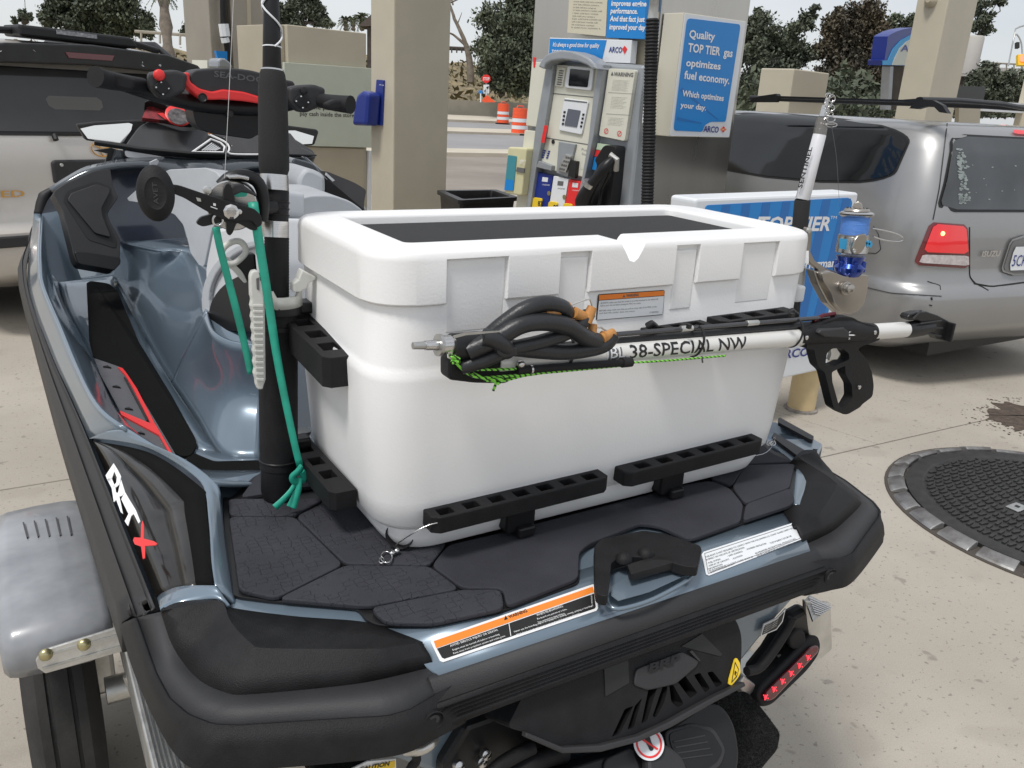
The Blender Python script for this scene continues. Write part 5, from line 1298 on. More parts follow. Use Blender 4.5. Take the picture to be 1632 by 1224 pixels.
build('lettering', tm, whites, s_, kind='stuff')
st1 = [(1121, 880), (1281, 828), (1284, 830), (1283, 855), (1280, 859), (1130, 918), (1125, 916), (1118, 884)]
s_ = plate('compliance_sticker', ST, st1, .0, .0012, swhite, W, label='white compliance sticker with small black print on the stern')
fl = MB()
Q = pts(Plane(ST.o+ST.n*.0014, ST.n), [(1123, 882), (1280, 831), (1280, 856), (1129, 914)])
for i in range(4): fl.tube([Q[i], Q[(i+1) % 4]], .0005, 4)
build('border_line', fl, gprint, s_)
tm = MB()
for k, (s, p, q) in enumerate((('THIS BOAT IS NOT REQUIRED TO COMPLY WITH THE FOLLOWING U.S. COAST GUARD SAFETY STANDARDS', (1125, 889), (1277, 838.5)), ('IN EFFECT ON THE DATE OF CERTIFICATION', (1126, 893.5), (1187, 873.5)), ('- FUEL SYSTEM', (1128, 899), (1149, 892)), ('- SAFE LOADING', (1160, 887.5), (1184, 879.5)), ('- POWERED VENTILATION', (1190, 877), (1222, 867)),
                   ('- DISPLAY OF CAPACITY', (1129, 903.5), (1163, 892)), ('- FLOTATION', (1168, 892), (1184, 886)), ('INFORMATION', (1130, 908), (1152, 900)), ('AS AUTHORIZED BY U.S. COAST GUARD GRANT OF', (1131, 911), (1201, 888)), ('EXEMPTION (CGB 88-001)', (1133, 913.5), (1170, 899.5)), ('BOMBARDIER RECREATIONAL PRODUCTS INC.', (1205, 883), (1270, 859)), ('565 DE LA MONTAGNE VALCOURT QUEBEC CANADA', (1207, 887), (1276, 863)), ('YDV68212C818', (1228, 867), (1262, 855)))):
    ptext('', s, None, None, ST, p, q, 2.7, .0016, mb=tm)
build('lettering', tm, black, s_, kind='stuff')

# front of the craft
dkp = mat('charcoal gloss hood', (.055, .065, .075), .2, .2, coat=.8, var=.08)
arch_o = pts(PY(3.2), [(53.5, 340), (57, 322), (62, 307), (78, 299)])
arch_i = pts(PY(3.19), [(67, 341), (72, 322), (80, 305), (86, 301)])
build('arch_cap', MB().grid([lin(arch_o, 12), lin(arch_i, 12)]), blkg, W, smooth=180, solid=.02)
build('arch_cap', MB().grid([lin(arch_o, 12), lin(arch_i, 12)]).mirror(), blkg, W, smooth=180, solid=.02)
ao = [Y(78, 299, 3.2), Y(100, 285, 3.21), Y(130, 268, 3.22), Y(150, 262, 3.24), Y(190, 254, 3.28), Y(240, 250, 3.32), Y(284, 248.6, 3.34), Y(351, 249.6, 3.36), Y(372, 257, 3.34), Y(392, 275, 3.25)]
ai = [Y(82, 305, 3.18), Y(102, 293, 3.17), Y(130, 278, 3.17), Y(152, 270, 3.17), Y(190, 264, 3.2), Y(236, 263, 3.22), Y(270, 270, 3.22), Y(327, 267, 3.2), Y(345, 273, 3.17), Y(360, 290, 3.1)]
both('arch', MB().grid([cr(ao, 40), cr(ai, 40)]), dkp, smooth=180, solid=.015)
# dark space between arch and footwell
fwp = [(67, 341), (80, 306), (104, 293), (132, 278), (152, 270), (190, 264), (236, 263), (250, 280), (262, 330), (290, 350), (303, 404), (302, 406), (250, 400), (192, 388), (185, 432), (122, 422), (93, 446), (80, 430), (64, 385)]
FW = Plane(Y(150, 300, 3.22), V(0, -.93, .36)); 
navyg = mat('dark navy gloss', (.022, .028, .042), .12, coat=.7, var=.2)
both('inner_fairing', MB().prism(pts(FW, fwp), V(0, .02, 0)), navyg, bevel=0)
fwl = [(64, 385), (67, 341), (98, 336), (112, 395), (122, 424), (130, 445), (181, 438), (192, 392), (205, 395), (240, 402), (303, 405), (316, 450), (325, 480), (260, 470), (180, 440), (93, 450), (75, 428)]
both('inner_fairing', MB().prism(pts(Plane(FW.o-FW.n*-.012, FW.n), fwl), V(0, .02, 0)), paint)
POD = Plane(Y(150, 360, 2.93), V(.15, -.9, .40))
po = [(84, 306), (104, 292), (150, 272), (176, 268), (180, 296), (189, 314), (171, 340), (175, 352), (190, 378), (192, 385), (191, 420), (181, 431), (124, 421), (118, 410), (99, 333)]
pd_ = plate('knee_pod', POD, po, -.06, 0, blkg, W, r=.01, bevel=.008, n=3)
plate('pod_groove', POD, [(100.5, 320), (106, 305), (152, 289), (178, 299), (166, 334), (167, 345), (186, 384), (184, 396), (140, 382)], .0, .002, black, pd_, r=.01)
plate('pod_pad', POD, [(106.6, 320), (111.7, 309.6), (152.5, 295), (173, 301.5), (174, 308), (160.7, 334), (162.7, 346), (176, 380), (150.5, 373)], .002, .012, blkg, pd_, r=.008, bevel=.004)
plate('pod_base', POD, [(117, 402), (140, 404), (191, 412), (191, 421), (181, 432), (124, 422)], .001, .012, blks, pd_, r=.008, bevel=.004)
mbp = MB().prism([p-POD.n*.06 for p in rnd(pts(POD, po), .01, 3)], POD.n*.06); build('knee_pod', mbp.mirror(), blkg, W, bevel=.008)
plate('fairing_tab', PY(3.15), [(238, 258), (249, 253), (252, 256), (243, 272), (239, 268)], 0, .02, seatg, W)
# seat
SS = PX(-.25)
SSo = Plane((-.25, 2.5, 1.25), V(-1, -.25, .15))
plate('seat_side', SSo, [(221, 299), (202, 316), (205, 321), (228, 324), (278, 342), (292, 359), (300, 387), (303, 403), (319, 426), (325, 425), (337, 367), (350, 345), (420, 340), (420, 300), (352, 284), (345, 274), (327, 267), (269, 270), (250, 280)], -.12, 0, seatg, W, r=.012, bevel=.012, smooth=30)
sst = Plane((-.325, 2.0, 1.2), V(-1, -.25, .1))
plate('seat_rear', sst, [(338, 366), (420, 345), (432, 420), (430, 520), (410, 532), (352, 524), (336, 508), (327, 474), (326, 427)], -.12, 0, seatw, W, r=.012, bevel=.01, smooth=30)
def arcpx(cx, cy, rx, ry, a0, a1, n=12): return [(cx+rx*math.cos(R(a0+(a1-a0)*k/n)), cy-ry*math.sin(R(a0+(a1-a0)*k/n))) for k in range(n+1)]
o1 = arcpx(432, 480, 104, 100, 100, 205); o2 = arcpx(432, 480, 92, 88, 205, 100)
plate('seat_rear_trim', sst, o1+o2, .0, .012, seatg, W, bevel=.004)
plate('storage_cover', sst, arcpx(430, 505, 85, 72, 100, 200)+[(352, 524), (432, 530)], .0, .02, blks, W, bevel=.01, r=.004)
# pedestal opening line, dark vent
plate('deck_vent', PZ(1.04), [(336, 537), (362, 537), (412, 544), (412, 549), (390, 547), (355, 542)], 0, .002, black, W)
# seat top seen right of the rod
sl_ = []
for y, hw, z_ in ((1.45, .16, 1.20), (1.6, .19, 1.25), (1.9, .20, 1.275), (2.2, .215, 1.285), (2.45, .22, 1.29), (2.6, .20, 1.30), (2.72, .15, 1.295)):
    sl_.append([V(.0+hw*math.sin(a)*1.0, y, z_-.22*(1-math.cos(a))) for a in [R(-80+10*k) for k in range(17)]])
build('seat', MB().grid(sl_), seatg, W, smooth=180, solid=.01)
plate('seat_front', PY(2.62), [(478, 312), (474, 290), (479, 277), (488, 268), (500, 270), (512, 276), (519, 283), (520, 312)], -.2, 0, seatg, W, r=.02, bevel=.015, smooth=30)
plate('console', PY(2.8), [(458, 292), (464, 262), (468, 252), (492, 258), (503, 263), (509, 273), (520, 284), (540, 305), (460, 312)], -.12, 0, dkp, W, r=.02, bevel=.015)
plate('console_side', PY(2.75), [(518, 284), (530, 292), (580, 334), (575, 338), (520, 316)], -.02, 0, blks, W)
plate('starboard_shoulder', PY(3.05), [(486, 248), (510, 268), (520, 277), (545, 298), (584, 335), (590, 345), (570, 345), (540, 312), (518, 286), (488, 262)], -.06, 0, dkp, W, bevel=.01)
plate('starboard_edge', PY(3.0), [(519, 275), (540, 294), (582, 331), (580, 334), (538, 298), (518, 279)], 0, .01, swhite, W)
plate('seat_cushion', PY(2.35), [(452, 356), (453, 332), (466, 319), (495, 311), (530, 311), (558, 320), (580, 336), (592, 356)], -.28, 0, seatg, W, r=.02, bevel=.03, seg=4, smooth=40)
# hood and mirrors
hoodm = mat('satin dark hood', (.04, .043, .045), .38, .1, coat=.25, var=.1)
HP = Plane(Y(300, 230, 3.35), V(0, -.75, .66))
plate('hood', HP, [(192, 243), (206, 222), (222, 200), (240, 192), (290, 208), (330, 206), (390, 206), (460, 215), (500, 240), (505, 252), (455, 252), (330, 249), (225, 236)], -.12, 0, hoodm, W, r=.02, bevel=.012)
plate('hood_lip', HP, [(150, 228), (192, 233), (225, 239), (300, 246), (360, 248), (360, 251), (300, 250), (222, 243), (190, 238), (150, 232)], .0, .02, black, W, bevel=.003)
plate('hood_underside', PY(3.36), [(178, 262), (186, 240), (225, 244), (300, 252), (340, 252), (340, 262), (236, 264), (180, 268)], -.05, 0, dkp, W)
plate('hood_white', PY(3.34), [(197, 239), (225, 244), (268, 251), (268, 253), (200, 250)], .0, .02, seatw, W, r=.01)
plate('windshield_red', HP, [(226, 196), (233, 179), (240, 174), (262, 183), (290, 206), (262, 200)], .01, .03, mat('red black decal', (.30, .02, .025), .25, coat=.5, vscale=30, col2=(.03, .01, .01)), W)
plate('windshield_red', HP, [(250, 190), (258, 189), (289, 206), (262, 199)], .031, .033, redp, W)
gd = plate('gauge_frame', HP, [(228, 180), (238, 172), (256, 177), (262, 162), (270, 159), (312, 168), (314, 182), (306, 205), (285, 203), (262, 185), (240, 178)], .0, .06, blks, W, bevel=.006)
build('gauge', MB().lathe(HP(284, 185, .062), HP.n, [(0, .045), (.006, .045), (.008, .040)], 28), redp, gd, smooth=40)
build('gauge_face', MB().lathe(HP(284, 186, .070), HP.n, [(0, .036), (.002, .036)], 28), mat('gauge face', (.10, .09, .09), .3, var=.7, vscale=60), gd)
# glossy right hood with white outlined graphic
gp_ = plate('hood_gloss_panel', Plane(HP.o+HP.n*.004, HP.n), [(331, 214), (360, 206), (392, 205), (420, 208), (462, 215), (480, 238), (505, 250), (420, 248), (366, 246), (368, 236), (356, 223)], .002, .012, mat('wet dark gloss', (.03, .028, .027), .08, coat=1, bump=.8, bscale=120, var=.2), W, bevel=.003)
build('orange_pinstripe', MB().tube(cr(pts(Plane(HP.o+HP.n*.014, HP.n), [(332, 214), (352, 208), (380, 207.5), (415, 211)]), 16), .006, 6), mat('copper line', (.5, .2, .08), .3), gp_)
build('white_outline', MB().tube(cr(pts(Plane(HP.o+HP.n*.014, HP.n), [(332, 214), (348, 221), (361, 228), (366, 237), (364, 244), (385, 246), (440, 246)]), 24), .004, 6), whites, gp_)
g2 = plate('air_vent', HP, [(305, 243), (322, 231), (336, 214), (355, 224), (362, 232), (360, 243)], .002, .012, blks, W, bevel=.002)
build('white_outline', MB().tube(pts(Plane(HP.o+HP.n*.014, HP.n), [(306, 243), (336, 222), (352, 228), (358, 234), (356, 243), (306, 243)]), .0045, 6), whites, g2)
for i in range(6): build('fin', MB().tube(pts(Plane(HP.o+HP.n*.014, HP.n), [(322+4*i, 240), (338+2.6*i, 228+1.6*i)]), .0025, 4), seatw, g2)
MP = Plane(Y(170, 215, 3.45), V(0, -1, .05))
for nm, frm, gl in (('mirror', [(121.5, 197.6), (150, 194), (215, 191), (236, 191), (228, 205), (215, 226), (190, 235), (184, 230), (140, 224), (135, 221)], [(128, 205), (150, 200), (205, 196), (211, 198), (209, 207), (197, 226), (190, 229), (140, 221)]),
                    ('mirror', [(440, 199), (460, 200), (505, 206), (508.5, 210), (502, 230), (497, 232), (465, 234), (440, 236)], [(452, 208), (470, 208), (500, 217), (497, 229), (462, 231), (452, 231)])):
    mm = plate(nm, MP, frm, -.05, 0, black, W, bevel=.006)
    plate('mirror_glass', MP, gl, .001, .003, mat('bright mirror', (.93, .93, .93), .08, 1), mm)
plate('mirror_stalk', PY(3.43), [(150, 240), (178, 236), (190, 240), (184, 262), (176, 268), (146, 285), (140, 283), (168, 258), (172, 245)], -.02, 0, black, W)
# handlebar
hb_ = build('handlebar', MB().tube(cr([Y(195, 132, 2.86), Y(250, 150, 2.87), Y(330, 168, 2.9), Y(420, 172, 2.88), Y(480, 160, 2.82), Y(505, 158, 2.8)], 20), .024, 10), blks, W, smooth=60)
def grip(P, r):
    Q = cr(P, 14); rr = [r[0], r[0]*.95]+[r[1]+(r[2]-r[1])*k/11 for k in range(12)]
    return build('grip', MB().tube(Q, rr, 14), rub, hb_, smooth=60)
grip([Y(152, 122, 2.68), Y(175, 128, 2.72), Y(205, 133, 2.8), Y(228, 136, 2.84)], (.029, .026, .021))
plate('palm_rest', PY(2.72), [(165, 113), (200, 121), (215, 126), (212, 140), (205, 144), (190, 140), (160, 132)], -.02, .02, rub, hb_, r=.01, bevel=.01)
grip([Y(559, 167, 2.6), Y(540, 165, 2.64), Y(520, 162, 2.7), Y(500, 158, 2.77)], (.028, .026, .021))
plate('palm_rest', PY(2.62), [(556, 160), (530, 158), (515, 165), (520, 176), (535, 175), (556, 172)], -.02, .02, rub, hb_, r=.01, bevel=.01)
for cx, cy, k in ((262, 138, 1), (484, 160, .95)):
    PY_ = 2.78 if k == 1 else 2.72
    pod = plate('switch_pod', PY(PY_), [(cx-25*k, cy-22*k), (cx-10*k, cy-25*k), (cx+18*k, cy-27*k), (cx+38*k, cy-20*k), (cx+34*k, cy+8*k), (cx+6*k, cy+21*k), (cx-8*k, cy+20*k), (cx-24*k, cy+2*k)], -.05, .0, blkg, hb_, r=.012, bevel=.012, seg=3)
    c_ = Y(cx-8*k, cy+2*k, PY_-.004)
    plate('button_pad', PY(PY_), [(cx-6*k, cy-12*k), (cx+12*k, cy+2*k), (cx-2*k, cy+16*k), (cx-20*k, cy+2*k)], 0, .01, blks, hb_, r=.012, bevel=.003)
    for dx, dy in ((-6, -7), (6, 3), (-3, 12), (-14, 1)):
        plate('button_mark', PY(PY_), [(cx+dx*k, cy+dy*k-1.4), (cx+dx*k+1.6, cy+dy*k), (cx+dx*k, cy+dy*k+1.4), (cx+dx*k-1.6, cy+dy*k)], .0101, .011, swhite, hb_)
build('start_button', MB().lathe(Y(253, 120, 2.775), (0, -1, .1), [(0, .016), (.012, .016), (.016, .012), (.017, .003)], 20), redp, hb_, smooth=50)
build('stop_button', MB().lathe(Y(484, 145, 2.715), (0, -1, .1), [(0, .011), (.008, .011), (.010, .006)], 16), blks, hb_, smooth=50)
bp3 = plate('bar_pad', PY(2.84), [(298, 128), (304, 112), (330, 109), (365, 108), (400, 112), (440, 125), (470, 130), (462, 154), (420, 158), (385, 150), (352, 147), (335, 150), (318, 148), (304, 138)], -.10, .02, blkg, hb_, r=.02, bevel=.02, seg=3)
redt = [(287, 117), (299, 115), (300, 130), (315, 141), (335, 146), (352, 142), (385, 146), (418, 156), (418, 166), (385, 161), (350, 158), (335, 159), (318, 158), (306, 148), (290, 134)]
plate('red_trim', PY(2.84), redt, -.06, .03, redp, hb_, r=.008, bevel=.006)
plate('red_trim', PY(2.8), [(454, 140), (462, 144), (456, 153), (452, 150)], -.04, .03, redp, hb_)
build('trim_screw', MB().lathe(Y(323, 155.5, 2.807), (0, -1, .1), [(0, .014), (.004, .012), (.0, .009), (-.004, .002)], 16), black, hb_, smooth=30)
tl__ = text('lettering', 'SEA-DOO', mat('embossed grey', (.09, .09, .095), .5), bp3, Y(341, 122, 2.815), Y(412, 131, 2.815)-Y(341, 122, 2.815), Y(341, 100, 2.815)-Y(341, 122, 2.815), width=.155, height=.018, depth=0, bold=.02)
build('steering_column', MB().prism([p for p in rnd(pts(PY(2.9), [(298, 138), (330, 158), (418, 166), (450, 178), (456, 200), (410, 215), (400, 222), (330, 212), (312, 200), (305, 165)]), .02, 3)], V(0, .14, 0)), blks, hb_, bevel=.02, seg=3)
build('column_bolt', MB().lathe(Y(366, 181, 2.88), (0, -1, 0), [(0, .012), (.01, .01)], 12), blkg, hb_)
# stern machinery below the rub strip
CW = Plane(V(0, .70, .84), V(0, -.86, .45))
cw0 = [(880, 1085), (915, 1078), (945, 1070), (950, 1098), (1010, 1074), (1010, 1060), (1060, 1032), (1130, 1003), (1168, 990), (1180, 1010), (1182, 1050), (1176, 1085), (1130, 1110), (1060, 1150), (1010, 1172), (950, 1188), (890, 1190), (830, 1165), (808, 1160), (850, 1110)]
cw0 = [(845, 1085), (880, 1060), (1010, 1015), (1150, 968), (1172, 985), (1182, 1010), (1182, 1050), (1176, 1085), (1130, 1110), (1060, 1150), (1010, 1172), (950, 1188), (890, 1190), (830, 1165), (808, 1160)]
cw = plate('pump_cowl', CW, cw0, -.12, 0, blk, W, r=.02)
plate('cowl_recess', CW, [(962, 1062), (1000, 1050), (1002, 1088), (964, 1110)], .0, .0015, black, cw)
plate('cowl_recess', CW, [(1085, 1030), (1118, 1010), (1150, 1042), (1148, 1046)], .0, .0015, black, cw)
plate('cowl_crease', CW, [(1095, 1038), (1099, 1036), (1112, 1052), (1110, 1053)], .0, .006, blkg, cw)
plate('badge_panel', CW, [(1012, 1066), (1085, 1038), (1112, 1053), (1108, 1062), (1075, 1090), (1030, 1100), (1008, 1092)], .0, .004, blkg, cw, r=.006, bevel=.003)
ptext('lettering', 'BRP', blks, cw, CW, (1034, 1072), (1086, 1055), 13, .0065, bold=.04, shear=.2)
slots = [[(996, 1130), (1010, 1125), (988, 1170), (975, 1175)], [(1012, 1125), (1024, 1112), (1010, 1160), (1000, 1163)], [(1035, 1092), (1046, 1086), (1048, 1094), (1032, 1148), (1022, 1154)], [(1057, 1092), (1062, 1090), (1064, 1100), (1058, 1122), (1046, 1144), (1040, 1142)],
         [(1066, 1087), (1072, 1090), (1090, 1122), (1080, 1128), (1070, 1118)], [(1075, 1074), (1083, 1070), (1090, 1074), (1112, 1105), (1100, 1113), (1078, 1084)], [(1106, 1076), (1116, 1072), (1132, 1098), (1124, 1104)], [(1127, 1072), (1136, 1070), (1152, 1090), (1142, 1096)]]
for s in slots:
    P = rnd(pts(CW, s), .003, 3); boolcut(cw, MB().prism([p+CW.n*.01 for p in P], CW.n*-.04)); plate('vent_slot', CW, s, -.032, -.030, black, cw, r=.003)
md = cw.modifiers.new('b', 'BEVEL'); md.width = .004; md.segments = 3; md.limit_method = 'ANGLE'; md.angle_limit = R(40)
plate('cowl_flange', CW, [(1178, 1085), (1180, 1092), (1130, 1118), (1060, 1158), (1010, 1180), (950, 1196), (890, 1198), (830, 1172), (832, 1164), (890, 1188), (950, 1185), (1010, 1170), (1060, 1147), (1130, 1108)], .0, .012, blkg, cw, bevel=.002)
yt = plate('warning_triangle', CW, [(1169, 1050), (1172, 1048), (1177, 1056), (1178, 1072), (1174, 1080), (1164, 1092), (1159, 1090), (1160, 1082)], .001, .003, yellow, cw, r=.002)
plate('triangle_border', CW, [(1169, 1054), (1175, 1066), (1172, 1078), (1163, 1088)], .0032, .0036, black, yt)
plate('triangle_field', CW, [(1169, 1058), (1173.5, 1067), (1171, 1076), (1164.5, 1084)], .0038, .0042, yellow, yt)
plate('pictogram', CW, [(1168, 1068), (1171, 1071), (1169, 1074), (1171, 1078), (1167, 1074)], .0044, .0048, black, yt)
# jet nozzle and reverse bucket
nzc = Y(1030, 1190, .62)
NZ = Plane(V(0, .655, .72), V(0, -.72, .69))
bk = plate('reverse_bucket', NZ, [(1020, 1190), (1060, 1165), (1125, 1120), (1150, 1122), (1170, 1150), (1180, 1200), (1172, 1245), (1100, 1290), (950, 1300), (880, 1250), (900, 1225), (960, 1205)], -.14, 0, blks, W, r=.02, bevel=.015, seg=3)
plate('bucket_rib', NZ, [(1056, 1165), (1100, 1152), (1135, 1160), (1155, 1195), (1146, 1222), (1095, 1250), (1085, 1226), (1060, 1195)], .0, .005, blkg, bk, r=.01, bevel=.003)
plate('bucket_panel', NZ, [(1062, 1170), (1100, 1158), (1130, 1166), (1148, 1196), (1138, 1215), (1098, 1240), (1088, 1220), (1066, 1192)], .0052, .007, blks, bk, r=.008)
for i in range(4): plate('bucket_groove', NZ, [(1068+i*3, 1182+i*9), (1118+i*4, 1172+i*10), (1119+i*4, 1174+i*10), (1069+i*3, 1184+i*9)], .0072, .0085, blkg, bk)
plate('bucket_panel', NZ, [(960, 1210), (1005, 1190), (1020, 1230), (960, 1250)], .0, .005, blkg, bk, r=.01, bevel=.003)
arm_ = plate('bucket_arm', NZ, [(1020, 1190), (1050, 1186), (1075, 1205), (1090, 1240), (1075, 1270), (1030, 1270), (1020, 1225)], .0, .02, blkg, bk, r=.01, bevel=.006)
sc_ = NZ(1034, 1185, .023)
def disc(name, c_, n_, r0_, r1_, mt, par, t_=.0006):
    return build(name, MB().lathe(c_, n_, [(0, r1_), (t_, r1_), (t_, r0_), (0, r0_)] if r0_ > 0 else [(0, r1_), (t_, r1_)], 40, caps=(r0_ <= 0)), mt, par)
vn = (CAM-sc_).normalized()*.5+NZ.n*.5; vn.normalize()
sd0 = disc('no_step_sticker', sc_, vn, 0, .0225, swhite, bk)
disc('red_ring', sc_+vn*.0008, vn, .0165, .0192, redp, sd0)
SP_ = Plane(sc_+vn*.0012, vn)
plate('shoe_print', SP_, [(1027, 1172), (1031, 1170), (1036, 1175), (1038, 1183), (1042, 1190), (1041, 1196), (1036, 1197), (1033, 1190), (1028, 1182)], 0, .0004, black, sd0, r=.002)
plate('slash', SP_, [(1020, 1178), (1022, 1175.5), (1049, 1193), (1047, 1195.5)], .0005, .0009, redp, sd0)
plate('stern_block', PY(.79), [(740, 1150), (850, 1110), (830, 1165), (900, 1195), (860, 1300), (700, 1300), (700, 1215)], -.02, .01, blks, W, bevel=.008)
for x, y in ((772, 1201), (729, 1219), (765, 1213)): build('bolt', MB().lathe(Y(x, y, .775), (0, -1, .4), [(0, .008), (.008, .007), (.010, .003)], 12), silver, W, smooth=40)
for P_, r_ in (([(850, 1190), (820, 1205), (790, 1225), (760, 1260)], .010), ([(900, 1200), (860, 1210), (800, 1245)], .014), ([(1190, 1070), (1215, 1060), (1250, 1010), (1262, 985)], .008)):
    build('control_cable', MB().tube(cr([Y(x, y, .74) for x, y in P_], 16), r_, 8), rub, W, smooth=60)
plate('capacity_sticker', PY(.7935), [(1211, 1013), (1216, 994), (1237, 984), (1251, 969), (1246, 990), (1236, 1003)], 0, .002, whites, W)
plate('capacity_field', PY(.7935), [(1213, 1010.5), (1217.5, 995.5), (1237, 986), (1248, 974), (1244, 989), (1235, 1001)], .0022, .003, black, W)
tm = MB()
for i in range(4): ptext('', 'maximum capacity', None, None, PY(.7895), (1219+i*-.8, 999+i*3.6), (1241-i, 986+i*3.6), 1.6, .0, mb=tm)
build('lettering', tm, whites, W, kind='stuff')
plate('caution_sticker', PY(.795), [(560, 1224), (585, 1212), (630, 1208), (632, 1260), (560, 1262)], 0, .002, whites, W)
plate('caution_field', PY(.795), [(567, 1225), (628, 1210), (628, 1221), (567, 1236)], .0022, .003, yellow, W)
ptext('lettering', 'CAUTION', black, W, PY(.795), (572, 1230), (620, 1220), 7, .0035, bold=.03)
tow = build('tow_eye', MB().tube(cr([Y(648, 1197, .76), Y(668, 1196, .735), Y(684, 1188, .73), Y(692, 1178, .745)], 16), .0065, 10), mat('worn steel eye', (.6, .58, .54), .35, .8), W, smooth=60)
build('tether', MB().tube(cr([Y(662, 1200, .75), Y(664, 1212, .75), Y(655, 1224, .75), Y(640, 1260, .75)], 12), .006, 8), rub, W, smooth=60)

# ------------------------------------------------------------------ trailer
T = thing('boat_trailer', 'aluminium trailer with grey plastic fender and red oval tail lamp under the jet ski', 'trailer', (0, 2.2, 0))
for s in (-1, 1):
    build('frame_rail', MB().box((s*.60, 2.65, .52), .05, 3.2, .10), galv, T, bevel=.004)
    build('bunk_post', MB().box((s*.40, 1.25, .50), .05, .05, .12), galv, T)
    wcx = s*.745; wy = 1.89; r_ = .262
    tw = build('tyre', MB().lathe(V(wcx-.075, wy, r_), (1, 0, 0), [(0, r_*.58), (.004, r_*.86), (.022, r_*.975), (.03, r_), (.048, r_), (.05, r_*.975), (.056, r_*.975), (.058, r_), (.092, r_), (.094, r_*.975), (.10, r_*.975), (.102, r_), (.12, r_), (.128, r_*.975), (.146, r_*.86), (.15, r_*.58)], 48), tyrem, T, smooth=35)
    build('rim', MB().lathe(V(wcx-.07, wy, r_), (1, 0, 0), [(0, .03), (.0, .15), (.14, .15), (.14, .03)], 24), galv, tw, smooth=35)
    build('axle_arm', MB().box((s*.66, wy, .33), .06, .10, .14), galv, T, bevel=.01)
build('axle', MB().tube([V(-.66, 1.72, .36), V(.66, 1.72, .36)], .03, 10), galv, T, smooth=60)
for y in (.98, 2.6, 3.8): build('cross_member', MB().box((0, y, .50), 1.14, .06, .06), galv, T, bevel=.004)
build('tongue', MB().box((0, 4.9, .47), .07, 1.9, .08), galv, T, bevel=.004)
for y0_ in (-1, 1): build('bunk', MB().box((y0_*.36, 2.0, .59), .09, 2.3, .05), padm, T, bevel=.01)
# fender as a lofted plastic arch
fpr = []
prf = [(1.600, .535), (1.588, .565), (1.587, .600), (1.600, .627), (1.635, .640), (1.70, .644), (1.80, .645), (2.05, .642), (2.14, .634), (2.20, .60), (2.23, .55), (2.24, .44)]
for i, (y, z) in enumerate(prf):
    y0_, z0_ = prf[max(0, i-1)]; y1_, z1_ = prf[min(len(prf)-1, i+1)]; nrm = V(0, -(z1_-z0_), y1_-y0_).normalized()
    x0_, x1_ = -.835, -.635; row = []
    for x, dn in ((x0_, -.06), (x0_+.003, -.02), (x0_+.012, -.006), (x0_+.03, 0), (x0_+.09, .004), (x1_-.05, .004), (x1_-.02, 0), (x1_-.006, -.008), (x1_, -.03)):
        row.append(V(x, y, z)+nrm*dn)
    fpr.append(row)
fen = build('fender', MB().grid(fpr), grey_pl, T, smooth=70, solid=.005)
build('fender', MB().grid(fpr).mirror(), grey_pl, T, smooth=70, solid=.005)
FZ = PZ(.6495)
for i in range(5): x = 36+i*17.5; plate('tread_groove', FZ, [(x, 833-i*2.5), (x+2.5, 832.5-i*2.5), (x+9, 856-i*1), (x+6.5, 857-i*1)], -.003, .0012, mat('groove', (.07, .07, .075), .5), fen)
BR = Plane(V(-.7, 1.577, .57), V(0, -.99, .12))
br_ = plate('fender_bracket', BR, [(56, 1045), (66, 1030), (196, 990), (198, 1030), (72, 1066), (60, 1058)], .012, .020, alu, T, bevel=.002)
plate('bracket_ridge', BR, [(70, 1036), (196, 1000), (196, 1003), (70, 1039)], .0205, .023, galv, br_); plate('bracket_ridge', BR, [(66, 1056), (197, 1019), (197, 1022), (68, 1059)], .0205, .023, galv, br_)
for x, y in ((73, 1043), (134, 1027)): build('bolt', MB().lathe(BR(x, y, .02), BR.n, [(0, .0125), (.004, .012), (.008, .008), (.0095, .002)], 18), brass, br_, smooth=60)
build('bracket_arm', MB().box(BR(205, 1020)+V(.02, .03, -.06), .05, .03, .16), alu, T, bevel=.004)
build('hub_fixing', MB().tube([BR(205, 1075), BR(215, 1100)], .012, 10), galv, T)
# ribbed side rail seen below the bumper
rl_ = [V(-.625, .98, .60), V(-.585, .98, .60)]
for i in range(5): build('rail_rib', MB().box((-.615+i*.007, 1.75, .574), .003, 1.6, .006), silver, T)
# right rear: guide plate, tail lamp, carpet bunk
plate('guide_plate', PY(.84), [(1284, 958), (1325, 962), (1327, 1035), (1312, 1048), (1290, 1060), (1286, 1010)], -.01, .0, alu, T, bevel=.003)
gpz = PZ(.64)
gt = plate('guide_top', Plane(Y(1300, 965, .835), V(0, -.5, .85)), [(1284, 955), (1290, 948), (1327, 968), (1303, 984), (1296, 990)], -.004, .0, alu, T)
for i in range(7): build('guide_rib', MB().tube([Plane(Y(1300, 965, .835), V(0, -.5, .85))(1289+i*1.5, 952+i*4.2, .002), Plane(Y(1300, 965, .835), V(0, -.5, .85))(1325-i*2.6, 968+i*2.0, .002)], .0012, 4), silver, gt)
TL = Plane(Y(1262, 1070, .80), V(.10, -.90, .42))
tb = plate('tail_lamp', TL, [(1210, 1095), (1290, 1015), (1305, 1012), (1310, 1028), (1306, 1045), (1290, 1068), (1232, 1124), (1216, 1128), (1207, 1116)], -.05, 0, rub, T, r=.02, bevel=.006, seg=3)
ln = plate('lens', TL, [(1216, 1102), (1288, 1030), (1299, 1027), (1300, 1038), (1228, 1114), (1219, 1117), (1213, 1111)], .0, .008, mat('dark red lens', (.14, .006, .012), .1, coat=1, var=.3, vscale=90), tb, r=.008, bevel=.003)
led = mat('lit led', (1, .1, .15), .3, emit=(1, .015, .03), estr=.8)
